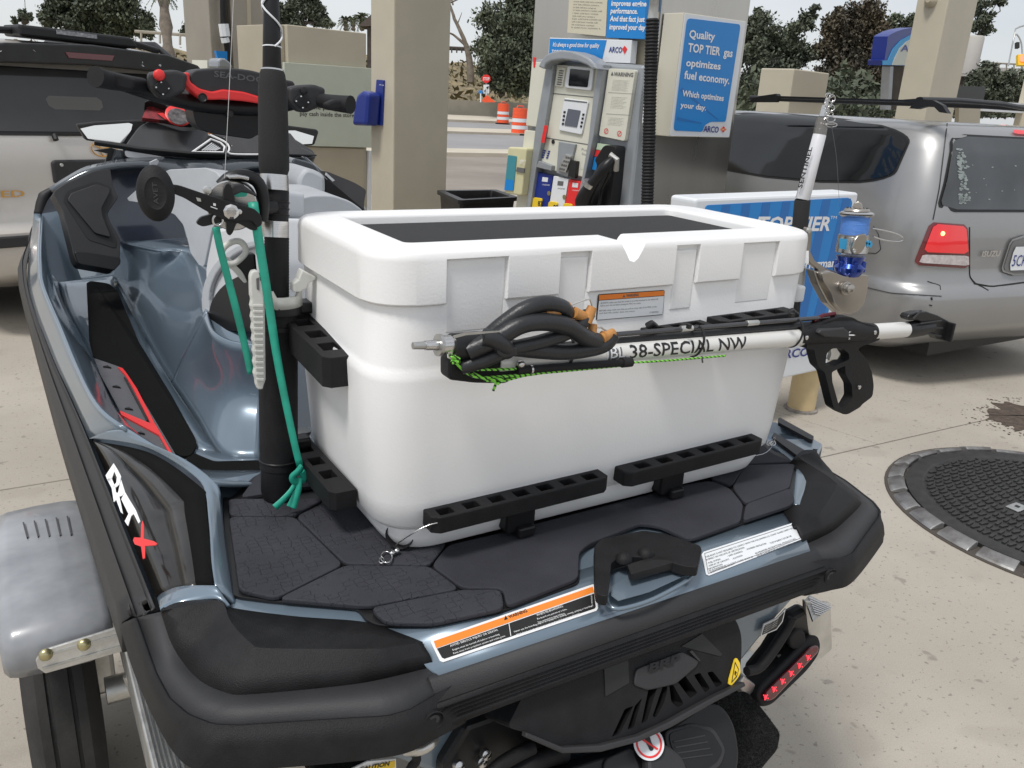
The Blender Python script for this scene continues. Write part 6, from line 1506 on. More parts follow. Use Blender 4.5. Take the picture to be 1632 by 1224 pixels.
for i in range(6):
    c_ = TL(1220+i*13.6, 1111-i*12.6, .0085)
    build('led', MB().lathe(c_, TL.n, [(0, .0042), (.001, .003)], 8), led, ln)
    for dx, dy in ((3, -3), (-3, -3), (4, 2), (-1, 4)): build('led_facet', MB().lathe(TL(1220+i*13.6+dx, 1111-i*12.6+dy, .0085), TL.n, [(0, .0016), (.0006, .001)], 6), led, ln)
plate('lamp_bracket', PY(.84), [(1232, 1100), (1200, 1075), (1228, 1040), (1262, 985), (1290, 970), (1296, 1012)], -.03, 0, blks, T, bevel=.01)
plate('bracket_plate', PY(.832), [(1213, 1084), (1232, 1072), (1237, 1058), (1238, 1044), (1246, 1042), (1246, 1058), (1239, 1072), (1222, 1084)], 0, .004, alu, T)
plate('grommet', PY(.83), [(1250, 1012), (1262, 998), (1275, 1000), (1278, 1018), (1266, 1032), (1252, 1028)], 0, .012, rub, T, r=.01, bevel=.004)
plate('rail_end', PY(.80), [(1176, 1092), (1186, 1078), (1205, 1092), (1200, 1104), (1190, 1114)], -.03, .0, alu, T, bevel=.003)
carpet = mat('black carpet', (.022, .022, .022), 1, spec=.1, var=.6, vscale=400, bump=1, bscale=500)
cb_ = plate('carpet_bunk', Plane(Y(1200, 1160, .74), V(.2, -.6, .78)), [(1140, 1110), (1190, 1100), (1215, 1128), (1245, 1168), (1240, 1195), (1215, 1224), (1200, 1260), (1150, 1270), (1165, 1200)], -.06, 0, carpet, T, r=.012, bevel=.01, seg=3)
fz_ = MB(); rf = random.Random(3); cpl = Plane(Y(1200, 1160, .74), V(.2, -.6, .78)); poly = [(1142, 1112), (1190, 1102), (1214, 1130), (1243, 1168), (1238, 1195), (1212, 1224), (1200, 1255), (1155, 1265), (1165, 1200)]
def inpoly(x, y, P):
    c = False
    for i in range(len(P)):
        (x1, y1), (x2, y2) = P[i], P[i-1]
        if (y1 > y) != (y2 > y) and x < (x2-x1)*(y-y1)/(y2-y1)+x1: c = not c
    return c
for k in range(9000):
    x, y = rf.uniform(1138, 1248), rf.uniform(1098, 1262)
    if not inpoly(x, y, poly): continue
    p = cpl(x, y); d = (cpl.n+V(rf.gauss(0, .7), rf.gauss(0, .7), rf.gauss(0, .7))).normalized()*rf.uniform(.003, .006); s = d.cross(V(rf.random(), rf.random(), rf.random())).normalized()*.00045
    fz_.add([p-s, p+s, p+d], [(0, 1, 2)])
build('carpet_pile', fz_, carpet, cb_, kind='stuff')
# ------------------------------------------------------------------ cooler
def rrect(x0, x1, y0, y1, r, z, n=8):
    return rnd([V(x0, y0, z), V(x1, y0, z), V(x1, y1, z), V(x0, y1, z)], r*1.4, n)
K = thing('cooler', 'large white moulded cooler with black slotted rails on the jet ski deck', 'cooler', (.09, 1.13, 1.01))
XL, XR, YF, YB = -.335, .500, .950, 1.325
body = []
for z, dx, dy, r in ((1.047, .036, .026, .045), (1.052, .026, .016, .047), (1.062, .018, .008, .05), (1.10, .013, .004, .052), (1.22, .005, .001, .052), (1.282, .002, 0, .052), (1.290, .002, .001, .052), (1.297, .006, .004, .050), (1.304, .009, .006, .048), (1.385, .009, .006, .046), (1.392, .011, .008, .045)):
    body.append(rrect(XL+dx, XR-dx, YF+dy, YB-dy, r, z))
build('body', MB().rings(body), white, K, smooth=50)
sk = []
for z, dx, dy, r in ((1.0115, .048, .026, .045), (1.016, .042, .020, .05), (1.035, .032, .014, .052), (1.05, .030, .014, .05)): sk.append(rrect(XL+dx, XR-dx, YF+dy, YB-dy, r, z))
build('base', MB().rings(sk), white, K, smooth=40)
px2x = lambda px, py=420, y=.95: Y(px, py, y).x
zy = lambda px, py, y=.95: Y(px, py, y).z
xa, xb, xc_, xd_ = px2x(713), px2x(811), px2x(1182), px2x(1238)
LX0, LX1, LY0, LY1 = XL, XR-.004, YF-.001, YB
lid = build('lid', MB().rings([rrect(LX0+i, LX1-i, LY0+i, LY1-i, .052, z) for z, i in ((1.387, .003), (1.390, 0), (1.446, .001), (1.454, .003), (1.458, .007), (1.460, .013))]+
    [rrect(-.262-i, .415+i, 1.018-i, 1.262+i, .012, z) for z, i in ((1.460, .008), (1.4585, .003), (1.454, .001), (1.438, 0))]), white, K, smooth=30)
def zbox(x0, x1, z0, z1, d, y0=.90): return MB().prism([V(x0, y0, z0), V(x1, y0, z0), V(x1, y0, z1), V(x0, y0, z1)], V(0, LY0+d-y0, 0))
boolcut(lid, zbox(xa, xb, 1.37, 1.447, .0085)); boolcut(lid, zbox(xc_, xd_, 1.37, 1.447, .0085))
for q in ((894, 943, 403), (1077, 1114, 392)):
    x0_, x1_ = px2x(q[0]), px2x(q[1]); boolcut(lid, zbox(x0_, x1_, 1.37, zy(q[0], q[2]), .0100))
vx = px2x(1011, 395)
boolcut(lid, MB().prism([V(vx-.030, .90, 1.478), V(vx-.020, .90, 1.452), V(vx-.006, .90, 1.431), V(vx+.002, .90, 1.429), V(vx+.009, .90, 1.434), V(vx+.020, .90, 1.452), V(vx+.034, .90, 1.478)], V(0, .12, 0)))
md = lid.modifiers.new('b', 'BEVEL'); md.width = .0026; md.segments = 3; md.limit_method = 'ANGLE'; md.angle_limit = R(50)
lid.data.set_sharp_from_angle(angle=R(60))
md = lid.modifiers.new('w', 'WEIGHTED_NORMAL'); md.keep_sharp = True; md.weight = 80
build('lid_pad', MB().prism(rrect(-.257, .410, 1.023, 1.257, .006, 1.4385), V(0, 0, .008)), mat('black foam pad', (.022, .022, .023), .85, bump=.4, bscale=500, var=.15, vscale=30), K, bevel=.001)
for x0_, x1_, z1_ in ((xa+.0015, xb-.0015, 1.4465), (xc_+.0015, xd_-.0015, 1.4465), (px2x(894)+.002, px2x(943)-.002, zy(918, 411)), (px2x(1077)+.002, px2x(1114)-.002, zy(1095, 399))):
    dd = .0055 if x1_-x0_ > .045 else .0048
    build('latch', MB().prism([V(x0_, YF+dd, 1.345), V(x1_, YF+dd, 1.345), V(x1_, YF+dd, z1_), V(x0_, YF+dd, z1_)], V(0, .006, 0)), white, K, bevel=.003, seg=3)
sc0 = Y(656, 414, .955); build('lid_screw', MB().lathe(V(-.297, .9655, sc0.z), (-.70, -.71, 0), [(-.004, .0055), (.004, .0055), (.005, .004), (.003, .003)], 16), silver, K, smooth=30)
# warning label
WL = PY(.9555)
wl = plate('warning_label', WL, [(953, 469), (1059, 462), (1056, 501.5), (949.5, 510.5)], 0, .0008, black, K, r=.003)
plate('label_field', WL, [(954, 479), (1057.5, 471.5), (1055, 500.5), (951, 509.5)], .001, .0013, swhite, wl)
plate('label_header', WL, [(954, 470), (1058, 463), (1057.7, 470.5), (954, 478)], .001, .0013, orange, wl)
tm = MB(); ptext('', 'WARNING', None, None, WL, (998, 473.5), (1018, 472), 4.6, .0016, mb=tm, bold=.03); tm.add(pts(Plane(WL.o+WL.n*.0016, WL.n), [(992, 474), (994.5, 469.5), (997, 473.7)]), [(0, 1, 2)])
for s, a_, b_ in (('ALWAYS: make sure that the cooler is securely attached to the watercraft', (957, 484.5), (1049, 477.5)), ('before each ride and before towing the PWC on a trailer.', (957, 488.5), (1022, 484)), ('BEFORE riding: make sure that you pull on every side of the PWC cooler', (955, 496.5), (1047, 489.5)), ('and that the cooler does not move.', (955, 500.5), (1012, 496.5)), ('219002021', (1035, 499), (1050, 498))):
    ptext('', s, None, None, WL, a_, b_, 2.4, .0016, mb=tm)
build('lettering', tm, gprint, wl, kind='stuff')
# drain
dc = Z(632, 853, 1.033); dn = V(-.60, -.79, .10).normalized()
dr = build('drain_plug', MB().lathe(V(-.2835, .9855, 1.0355), dn, [(-.016, .0215), (-.001, .0215), (.001, .0205), (-.002, .0185), (-.014, .017)], 24), blks, K, smooth=40)
build('drain_bar', MB().tube([V(-.2835, .9855, 1.0355)+dn*-.008+V(.010, -.008, 0), V(-.2835, .9855, 1.0355)+dn*-.008+V(-.010, .008, 0)], .003, 6), blkg, dr)
# slotted black rails
def rackbar(p0, p1, wv, h, ns, name='slotted_rail', s0=.12, s1=.95):
    p0, p1, wv = V(*p0), V(*p1), V(*wv); L = (p1-p0); mb = MB()
    def cell(a, b, w0, w1, z0, z1): mb.prism([p0+L*a+wv*w0+V(0, 0, z0), p0+L*b+wv*w0+V(0, 0, z0), p0+L*b+wv*w1+V(0, 0, z0), p0+L*a+wv*w1+V(0, 0, z0)], V(0, 0, z1-z0))
    # one solid with slots cut in its top
    t0 = .12 if ns else 0
    o = build(name, MB().prism([p0+V(0, 0, 0), p0+L*.06+wv*1.0, p1-L*.03+wv*1.0, p1+wv*.7, p1, p0+wv*0.0], V(0, 0, h)) if False else MB().prism([p0, p0+wv*.75, p0+L.normalized()*.012+wv, p1-L.normalized()*.010+wv, p1+wv*.8, p1], V(0, 0, h)), blk, K)
    cm = MB(); st = (s1-s0)/ns
    for i in range(ns):
        a, b = s0+st*(i+.12), s0+st*(i+.66)
        cm.prism([p0+L*a+wv*.25+V(0, 0, h*.35), p0+L*b+wv*.25+V(0, 0, h*.35), p0+L*b+wv*.78+V(0, 0, h*.35), p0+L*a+wv*.78+V(0, 0, h*.35)], V(0, 0, h))
    boolcut(o, cm)
    md = o.modifiers.new('b', 'BEVEL'); md.width = .0022; md.segments = 2; md.limit_method = 'ANGLE'; md.angle_limit = R(35)
    return o
yb0 = .958
A = Y(690, 820, .925); B = Y(971, 763, .925)
rackbar((A.x, yb0, 1.062), (B.x, yb0, 1.066), (0, -.036, 0), .026, 7, s0=.03, s1=.99)
A = Y(998, 760, .925); B = Y(1216, 712, .925)
rackbar((A.x, yb0, 1.064), (B.x, yb0, 1.070), (0, -.036, 0), .026, 6, s0=.08, s1=.99)
A = Y(1040, 512, .93); B = Y(1136, 507, .93); rackbar((A.x, yb0+.004, 1.300), (B.x, yb0+.004, 1.302), (0, -.045, 0), .022, 3, s0=.1, s1=.99)
A = Y(1146, 503, .93); B = Y(1268, 496, .93); rackbar((A.x, yb0+.004, 1.304), (B.x, yb0+.004, 1.306), (0, -.045, 0), .024, 3, s0=.1, s1=.95)
rackbar((-.328, 1.275, 1.062), (-.322, 1.055, 1.058), (-.040, 0, 0), .030, 3, s0=.15, s1=.85)
rackbar((-.325, 1.290, 1.268), (-.318, 1.060, 1.250), (-.048, 0, 0), .045, 3, s0=.25, s1=.95)
build('rail_lug', MB().box((-.365, 1.285, 1.105), .03, .018, .07), blk, K, bevel=.006)
build('lug_pin', MB().lathe(V(-.365, 1.274, 1.125), (0, -1, .3), [(0, .005), (.004, .004)], 10), silver, K)
for x in (px2x(828, 830, .95), px2x(1068, 775, .95)):
    build('rail_bracket', MB().box((x, .958, 1.045), .052, .03, .055), blks, K, bevel=.006); build('rail_foot', MB().box((x+.005, .955, 1.022), .03, .045, .018), blks, K, bevel=.004)
for q in ((1038, 517), (1262, 497)): build('rail_clip', MB().tube([Y(q[0]-6, q[1]+3, .93), Y(q[0], q[1]-1, .925), Y(q[0]+6, q[1]+4, .93)], .006, 8), blks, K, smooth=60)
plate('hinge_block', PX(.505), [(1280, 400), (1283, 400), (1283, 420), (1280, 420)], -.01, .02, white, K)
build('hinge_block', MB().box((.506, 1.0, 1.34), .02, .03, .03), white, K, bevel=.004)
# cable and snap
ca = build('snap_cable', MB().tube(cr([Y(702, 832, .925), Y(680, 838, .93), Y(655, 852, .94), Z(632, 868, 1.018), Z(622, 880, 1.018)], 20), .0009, 6), silver, K, smooth=60)
build('swivel', MB().lathe(Z(636, 876, 1.018), Z(616, 886, 1.018)-Z(636, 876, 1.018), [(0, .0015), (.002, .004), (.006, .0045), (.008, .0025), (.012, .004), (.016, .0035), (.018, .001)], 12), silver, ca, smooth=60)
ring = [Z(616+9*math.cos(k*math.pi/8), 888+9*math.sin(k*math.pi/8), 1.016) for k in range(17)]
build('snap_ring', MB().tube(ring, .0013, 8, caps=False), silver, ca, smooth=60)
ring = [Z(608+4*math.cos(k*math.pi/6), 893+5*math.sin(k*math.pi/6), 1.016) for k in range(13)]
build('snap_ring', MB().tube(ring, .0010, 6, caps=False), silver, ca, smooth=60)
cb2 = build('snap_cable', MB().tube(cr([Y(1216, 708, .93), Z(1224, 706, 1.04), Z(1236, 697, 1.02), Z(1228, 715, 1.02), Z(1215, 724, 1.02), Z(1195, 727, 1.02)], 24), .0008, 6), silver, K, smooth=60)
for k in range(4): build('snap_ring', MB().tube([Z(1226+4*math.cos(a+k)+2*k, 707+4*math.sin(a), 1.03+.002*k) for a in [i*math.pi/5 for i in range(11)]], .0010, 6), silver, cb2)
# rod holder tube on the left side
base = V(-.392, 1.225, 1.0125); top_ = Y(443, 478, 1.245)
PT = thing('rod_holder', 'black upright rod holder tube standing left of the white cooler', 'rod holder', tuple(base))
ax = (top_-base).normalized(); H_ = (top_-base).length
build('tube', MB().lathe(base, ax, [(0, .026), (.012, .0285), (.05, .0288), (.051, .0300), (H_-.002, .0300), (H_, .0300), (H_+.001, .026), (H_-.05, .025)], 32), blk, PT, smooth=40)
build('clamp', MB().lathe(base+ax*(H_-.045), ax, [(0, .031), (0, .034), (.006, .034), (.006, .031)], 28), blks, PT, smooth=30)
build('clamp', MB().lathe(base+ax*(H_-.020), ax, [(0, .031), (0, .0355), (.012, .0355), (.012, .031)], 28), blks, PT, smooth=30)
build('clamp_arm', MB().box(base+ax*(H_-.018)+V(.045, .005, .004), .05, .035, .018), blks, PT, bevel=.004)
build('clamp_arm', MB().box(base+ax*.085+V(.038, .01, 0), .03, .03, .018), blks, PT, bevel=.004)
build('collar', MB().lathe(base+ax*.062, ax, [(0, .0301), (.001, .0312), (.003, .0312), (.004, .0301)], 28), blks, PT, smooth=30)
# ------------------------------------------------------------------ fishing rod with the bait caster reel
RA = thing('fishing_rod', 'upright black fishing rod with bait casting reel in the holder at the left', 'fishing rod', tuple(top_))
rodp = [Y(443, 470, 1.245), Y(441, 420, 1.248), Y(439, 365, 1.25), Y(438, 320, 1.255), Y(436, 200, 1.27), Y(434, 100, 1.285), Y(432, 0, 1.30)]
def seg(name, a, b, r0_, r1_, mt, par, n=24, ribs=0, prof=None):
    d = b-a; L = d.length
    if prof is None:
        prof = [(0, r0_*.94), (L*.01, r0_), (L*.99, r1_), (L, r1_*.94)]
        if ribs:
            prof = []
            for i in range(ribs*2+1): prof.append((L*i/(ribs*2), (r0_+(r1_-r0_)*i/(ribs*2))*(1 if i % 2 else .965)))
    return build(name, MB().lathe(a, d, prof, n), mt, par, smooth=35)
yy = lambda x, y: Y(x, y, 1.245+(470-y)*.00012)
seg('butt_grip', yy(441.5, 500), yy(441, 378), .0185, .0185, rub, RA, ribs=26)
seg('ferrule', yy(438.5, 378), yy(438.5, 352), .0202, .0202, silver, RA)
seg('reel_seat', yy(439.5, 352), yy(440, 303), .0188, .0190, blk, RA)
seg('ferrule', yy(437, 303), yy(437, 278), .0215, .0205, silver, RA)
LG = (yy(434, 112)-yy(437, 278)).length
seg('foregrip', yy(437, 278), yy(434, 112), .0215, .0205, mat('black foam grip', (.016, .016, .016), .85, bump=.6, bscale=700, var=.15), RA, prof=[(0, .0195), (LG*.05, .0220), (LG*.2, .0223), (LG*.86, .0205), (LG*.97, .0180), (LG, .0160)])
seg('winding_check', yy(434, 113), yy(434, 110.5), .0165, .0165, silver, RA)
seg('blank', yy(433.5, 112), yy(432, -40), .0135, .0105, blks, RA)
seg('blank', yy(432, -40), yy(428, -700), .0100, .0040, blks, RA, n=12)
seg('thread_ring', yy(433.8, 76), yy(433.8, 74), .0140, .0140, swhite, RA)
for ph in (0, 1):
    P = []
    for k in range(49):
        t = k/48; c_ = yy(433.5, 74).lerp(yy(432, -40), t); r_ = .0146+(.0122-.0146)*t; a_ = math.pi*(.5+ph)+t*2.6*math.pi*(1 if ph else -1)
        P.append(c_+V(math.cos(a_)*r_, math.sin(a_)*r_, 0))
    build('thread_wrap', MB().tube(P, .0014, 5), swhite, RA, smooth=60)
for k in range(3):
    P = [yy(439.5, 345-10*k+14*math.sin(a*1.0)*.5)+V(math.cos(a)*.0198, math.sin(a)*.0198, 0) for a in [i*math.pi/10 for i in range(21)]]
    build('reel_seat_thread', MB().tube(P, .0008, 5), blks, RA, smooth=60)
# reel
YR = 1.205; RP = PY(YR)
RL = build('reel', MB().lathe(Y(372, 328, YR+.02), V(-.25, -.97, 0), [(-.045, .030), (-.04, .034), (-.006, .035), (0, .033), (.006, .028), (.010, .010)], 32), blks, RA, smooth=40)
build('reel_rim', MB().lathe(Y(370, 327, YR+.012), V(-.25, -.97, 0), [(0, .0335), (.002, .0348), (.006, .0348), (.008, .0335)], 36), silver, RL, smooth=50)
build('reel_frame', MB().tube(cr([Y(352, 296, YR+.03), Y(368, 282, YR+.03), Y(392, 280, YR+.03), Y(412, 292, YR+.03), Y(420, 318, YR+.03), Y(418, 352, YR+.03)], 18), .009, 10), blks, RL, smooth=60)
plate('frame_window', RP, [(362, 304), (372, 294), (384, 292), (398, 302), (410, 310), (406, 313), (396, 308), (384, 306), (370, 312)], -.008, .004, blkg, RL, bevel=.002)
plate('spool_line', RP, [(368, 306), (376, 303), (388, 303), (394, 308), (392, 313), (375, 314)], -.02, .002, teal, RL, r=.003)
plate('spool_line', RP, [(396, 336), (401, 319), (406, 337), (407, 350), (400, 350)], -.02, .002, teal, RL, r=.002)
build('reel_foot', MB().tube([Y(405, 335, YR+.035), Y(425, 330, YR+.04), Y(436, 330, YR+.045)], .012, 8), blks, RL, smooth=60)
plate('level_wind', RP, [(364, 281), (380, 279), (398, 282), (397, 288), (384, 285), (365, 285)], -.02, .0, silver, RL, bevel=.002)
# star drag
cx, cy = 366, 338; star = []
for k, L in enumerate((46, 62, 50, 44, 50)):
    a_ = math.radians((100, 186, 262, 332, 36)[k]); a0, a1 = a_-.16, a_+.16
    star += [(cx+13*math.cos(a_-.55), cy-13*math.sin(a_-.55)), (cx+L*.8*math.cos(a0), cy-L*.8*math.sin(a0)), (cx+L*math.cos(a_), cy-L*math.sin(a_)), (cx+L*.8*math.cos(a1), cy-L*.8*math.sin(a1))]
star = [(cx+14*math.cos(R(60)), cy-14*math.sin(R(60)))]
for a_, L in ((100, 50), (195, 60), (262, 36), (328, 48)):
    star += [(cx+15*math.cos(R(a_-32)), cy-15*math.sin(R(a_-32))), (cx+L*.85*math.cos(R(a_-9)), cy-L*.85*math.sin(R(a_-9))), (cx+L*math.cos(R(a_)), cy-L*math.sin(R(a_))), (cx+L*.85*math.cos(R(a_+9)), cy-L*.85*math.sin(R(a_+9)))]
star += [(cx+15*math.cos(R(375)), cy-15*math.sin(R(375)))]
build('star_drag', MB().prism([p+V(0, -.010, 0) for p in rnd(pts(RP, star[::-1]), .004, 3)], V(0, -.007, 0)), blks, RL, bevel=.002)
ha = plate('handle_arm', RP, [(268, 291), (280, 292), (318, 305), (360, 318), (400, 330), (410, 340), (412, 354), (404, 360), (395, 348), (372, 350), (350, 347), (318, 330), (288, 312), (270, 305)], .018, .022, blks, RL, r=.004, bevel=.0012)
plate('arm_slot', RP, [(307, 311), (314, 313), (315, 318), (309, 317)], .0222, .0228, galv, ha)
build('handle_nut', MB().lathe(Y(368, 337, YR-.022), (-.1, -1, 0), [(0, .0105), (.004, .0105), (.006, .007), (.0065, .001)], 9), silver, RL, smooth=20)
build('nut_pin', MB().lathe(Y(381, 337, YR-.022), (-.1, -1, 0), [(0, .0035), (.004, .0035), (.005, .001)], 12), silver, RL, smooth=30)
build('bearing_ring', MB().tube([Y(347+8*math.cos(a), 351+8.5*math.sin(a), YR-.020) for a in [i*math.pi/10 for i in range(21)]], .0016, 8, caps=False), silver, RL, smooth=60)
build('screw', MB().lathe(Y(330, 303, YR-.012), (0, -1, 0), [(0, .006), (.004, .005), (.005, .001)], 12), galv, RL, smooth=40)
plate('dial_mark', RP, [(330, 325), (341, 329), (340, 330), (330, 326.5)], .0225, .023, swhite, ha); plate('dial_mark', RP, [(334, 320), (338, 321), (338, 325), (334, 324)], .0225, .023, swhite, ha)
kc = Y(248, 308, YR-.035); kn = (CAM-kc).normalized()
kx = kn.cross(EZ).normalized(); ky = kx.cross(kn).normalized()
loops = []
for h, s_ in ((-.012, .55), (-.010, .85), (-.004, .99), (.0, 1.0), (.004, .96), (.008, .84), (.0105, .60), (.0112, .57), (.0105, .54), (.0108, .3), (.0112, .02)):
    loops.append([kc+kn*h+(kx*(-.0232)*math.cos(a)+ky*.0360*math.sin(a))*s_ for a in [i*math.pi/20 for i in range(40)]])
kb = build('handle_knob', MB().rings(loops), rub, RL, smooth=50)
build('knob_shaft', MB().tube([kc, Y(274, 298, YR-.02)], .006, 10), blks, RL)
text('lettering', 'AVET', mat('embossed rubber', (.05, .05, .05), .6), kb, kc+kn*.0118-ky*.0135-kx*.0026, ky, kx, width=.027, height=.006, depth=0)
build('line', MB().tube(cr([Y(358, 284, YR), Y(366, 130, 1.22), Y(372, 0, 1.24), Y(380, -200, 1.26)], 12), .0004, 4), mat('clear line', (.5, .5, .5), .2), RA)
# teal ribbon
def ribbon(name, P, w_, mt, par, tw=None, th=.0008):
    Q = cr([Y(*p) for p in P], 40); mb = MB(); rows = []
    for i, q in enumerate(Q):
        t_ = (Q[min(i+1, 39)]-Q[max(i-1, 0)]).normalized(); v_ = (CAM-q).normalized(); a_ = (tw(i/39) if tw else 0)
        s_ = t_.cross(v_).normalized(); s_ = s_*math.cos(a_)+v_*math.sin(a_); ww = w_(i/39) if callable(w_) else w_
        rows.append([q-s_*ww/2, q-s_*ww*.1+v_*.0006, q+s_*ww/2])
    return build(name, MB().grid(rows), mt, par, smooth=180, solid=th)
TR = thing('ribbon', 'teal rubber ribbon looped from the reel and knotted low on the rod holder', 'ribbon', tuple(Y(472, 760, 1.17)))
ribbon('strand', [(403, 322, 1.20), (412, 380, 1.19), (425, 460, 1.185), (440, 560, 1.18), (455, 640, 1.175), (470, 710, 1.17), (478, 742, 1.168)], lambda t: .0135-.003*t, teal, TR, tw=lambda t: .25*math.sin(t*6))
ribbon('strand', [(344, 362, 1.20), (352, 400, 1.20), (365, 450, 1.20), (378, 500, 1.20), (390, 550, 1.205), (400, 596, 1.21)], .0105, teal, TR, tw=lambda t: .3*math.sin(t*4+1))
build('knot', MB().tube(cr([Y(480, 744, 1.166), Y(474, 752, 1.160), Y(466, 760, 1.160), Y(472, 768, 1.162), Y(486, 762, 1.166), Y(480, 752, 1.163)], 30), .0062, 8, flat=.6), teal, TR, smooth=60)
ribbon('tail', [(474, 764, 1.162), (464, 782, 1.158), (450, 798, 1.155), (438, 809, 1.155)], lambda t: .007+.005*t, teal, TR, tw=lambda t: .5)
ribbon('tail', [(478, 762, 1.160), (475, 780, 1.158), (468, 800, 1.158), (464, 809, 1.158)], lambda t: .008+.008*t, teal, TR)
# white fish gripper clipped to the tube
fg = mat('ivory plastic', (.62, .62, .58), .4, bump=.1, bscale=200, var=.04)
G = thing('fish_gripper', 'white plastic fish gripper with ribbed handle clipped to the rod holder tube', 'fish gripper', tuple(Y(411, 610, 1.19)))
GP = PY(1.19)
P = []
for i in range(15): y = 482+i*9.2; P += [(399.5+i*.35-(1.8 if i % 2 else 0), y), ]
lft = [(400+i*.45-(2.2 if i % 2 else 0), 478+i*9) for i in range(15)]
rgt = [(421.5+i*.1, 478+i*9) for i in range(15)]
plate('handle', GP, [(399, 470)]+lft+[(407, 612), (410, 620), (418, 620), (420, 612)]+rgt[::-1]+[(422, 470)], -.008, .004, fg, G, bevel=.0025, seg=2)
for i in range(14): plate('handle_rib', GP, [(401+i*.45, 484+i*9), (418+i*.1, 484+i*9), (418+i*.1, 488.5+i*9), (401+i*.45, 488.5+i*9)], .004, .0065, fg, G, bevel=.001)
plate('handle_head', GP, [(398, 440), (401, 432), (410, 430), (413, 436), (414, 448), (420, 450), (422, 474), (399, 474)], -.010, .004, fg, G, r=.003, bevel=.002)
plate('head_slot', GP, [(407, 443), (412, 441), (412, 462), (408, 460)], .0042, .005, gprint, G)
rr_ = []
for i in range(22):
    a_ = math.pi*(1.0+i/21*1.05); c_ = base+ax*(H_+.006); rr_.append(c_+V(.0365*math.cos(a_), .0365*math.sin(a_), 0))
build('jaw_ring', MB().grid([[p+V(0, 0, -.013) for p in rr_], [p+V(0, 0, .015-(.010 if 7 < i < 15 else .0)) for i, p in enumerate(rr_)]]), fg, G, smooth=60, solid=.004)
plate('jaw', PY(1.205), [(468, 452), (476, 446), (482, 430), (500, 440), (505, 441), (503, 446), (492, 452), (489, 460), (478, 466), (468, 466)], -.02, .0, fg, G, bevel=.002)
tq = thing('hand_tool', 'black hand tool with a white looped grip behind the teal ribbon', 'hand tool', tuple(Y(380, 440, 1.27)))
build('loop_grip', MB().tube(cr([Y(355, 412, 1.27), Y(354, 400, 1.27), Y(362, 390, 1.27), Y(376, 384, 1.27), (Y(387, 388, 1.27)), Y(392, 400, 1.27), Y(386, 410, 1.27), Y(372, 420, 1.27), Y(358, 418, 1.27), Y(355, 410, 1.27)], 40), .0048, 8), fg, tq, smooth=60)
plate('tool_body', PY(1.27), [(372, 420), (392, 406), (408, 404), (412, 450), (408, 470), (396, 448), (384, 432)], -.02, .0, blks, tq, bevel=.004)
plate('tool_blade', PY(1.272), [(360, 408), (384, 424), (395, 450), (390, 452), (370, 430), (356, 422)], -.006, .0, fg, tq, bevel=.002)

# ------------------------------------------------------------------ speargun
YG = .905
SG = thing('speargun', 'speargun with white barrel and black rubber bands tied across the front of the cooler', 'speargun', tuple(Y(1000, 562, YG)))
gx = lambda px, dy=0: Y(px, 538+(1267-px)*(24/286)+dy, YG)
ivory = mat('white anodised barrel', (.70, .69, .66), .32, .1, coat=.3)
build('barrel', MB().tube([gx(790), gx(1275)], .0150, 24), ivory, SG, smooth=50)
# print wrapped on the barrel
def wrap(name, s, pa, pb, h, mt, r=.01545, **k):
    tmb = MB(); pl = PY(YG-.0155); ptext('', s, None, None, pl, pa, pb, h, 0, mb=tmb, **k)
    a0, a1 = gx(790), gx(1275); nv = []
    bm_ = bmesh.new(); bv = [bm_.verts.new(p) for p in tmb.v]
    for f in tmb.f:
        try: bm_.faces.new([bv[i] for i in f])
        except ValueError: pass
    zc0 = (gx(pa[0]).z+gx(pb[0]).z)/2; nrm_ = Vector((-(a1.z-a0.z), 0, a1.x-a0.x)).normalized()
    for k in range(-9, 10): bmesh.ops.bisect_plane(bm_, geom=bm_.verts[:]+bm_.edges[:]+bm_.faces[:], plane_co=Vector(((gx(pa[0]).x+gx(pb[0]).x)/2, 0, zc0))+nrm_*k*.0016, plane_no=nrm_)
    bm_.verts.index_update(); tmb = MB(); tmb.v = [v.co.copy() for v in bm_.verts]; tmb.f = [tuple(v.index for v in f.verts) for f in bm_.faces]; bm_.free()
    for p in tmb.v:
        t = (p.x-a0.x)/(a1.x-a0.x); zc_ = a0.z+(a1.z-a0.z)*t; dz = max(-r*.97, min(r*.97, (p.z-zc_))); nv.append(V(p.x, YG-math.sqrt(r*r-dz*dz), zc_+dz))
    tmb.v = nv; return build(name, tmb, mt, SG)
wrap('lettering', '38-SPECIAL NW', (1004, 571.5), (1190, 555.5), 20, black, bold=.012)
wrap('lettering', 'JBL', (966, 574), (998, 571), 17, gprint, bold=.04); wrap('lettering', 'JBL', (964, 572), (996, 569), 17, swhite, r=.0157, bold=.0)
plate('muzzle', PY(YG+.01), [(705, 568), (718, 560), (812, 566), (812, 594), (794, 605), (746, 604), (705, 599)], -.01, .022, blk, SG, r=.006, bevel=.006, seg=3)
build('muzzle_hub', MB().tube([Y(719, 553, YG-.012), Y(760, 550, YG-.012), Y(804, 548, YG-.008)], [.0175, .018, .016], 18), blks, SG, smooth=50)
cl = build('muzzle_collar', MB().tube([Y(702, 550, YG-.012), Y(721, 549, YG-.012)], .0125, 20), silver, SG, smooth=40)
build('collar_rim', MB().tube([Y(697, 550, YG-.012), Y(702, 550, YG-.012)], .0142, 20), galv, cl, smooth=40)
spear = seg('tip', Y(697, 550, YG-.012), Y(677, 550.5, YG-.012), .0068, .0062, silver, SG)
seg('tip_thread', Y(677, 550.5, YG-.012), Y(658, 551, YG-.012), .0052, .0046, galv, SG, ribs=7)
plate('collar_tab', PY(YG-.02), [(712, 560), (720, 558), (719, 572), (713, 570)], 0, .003, silver, SG)
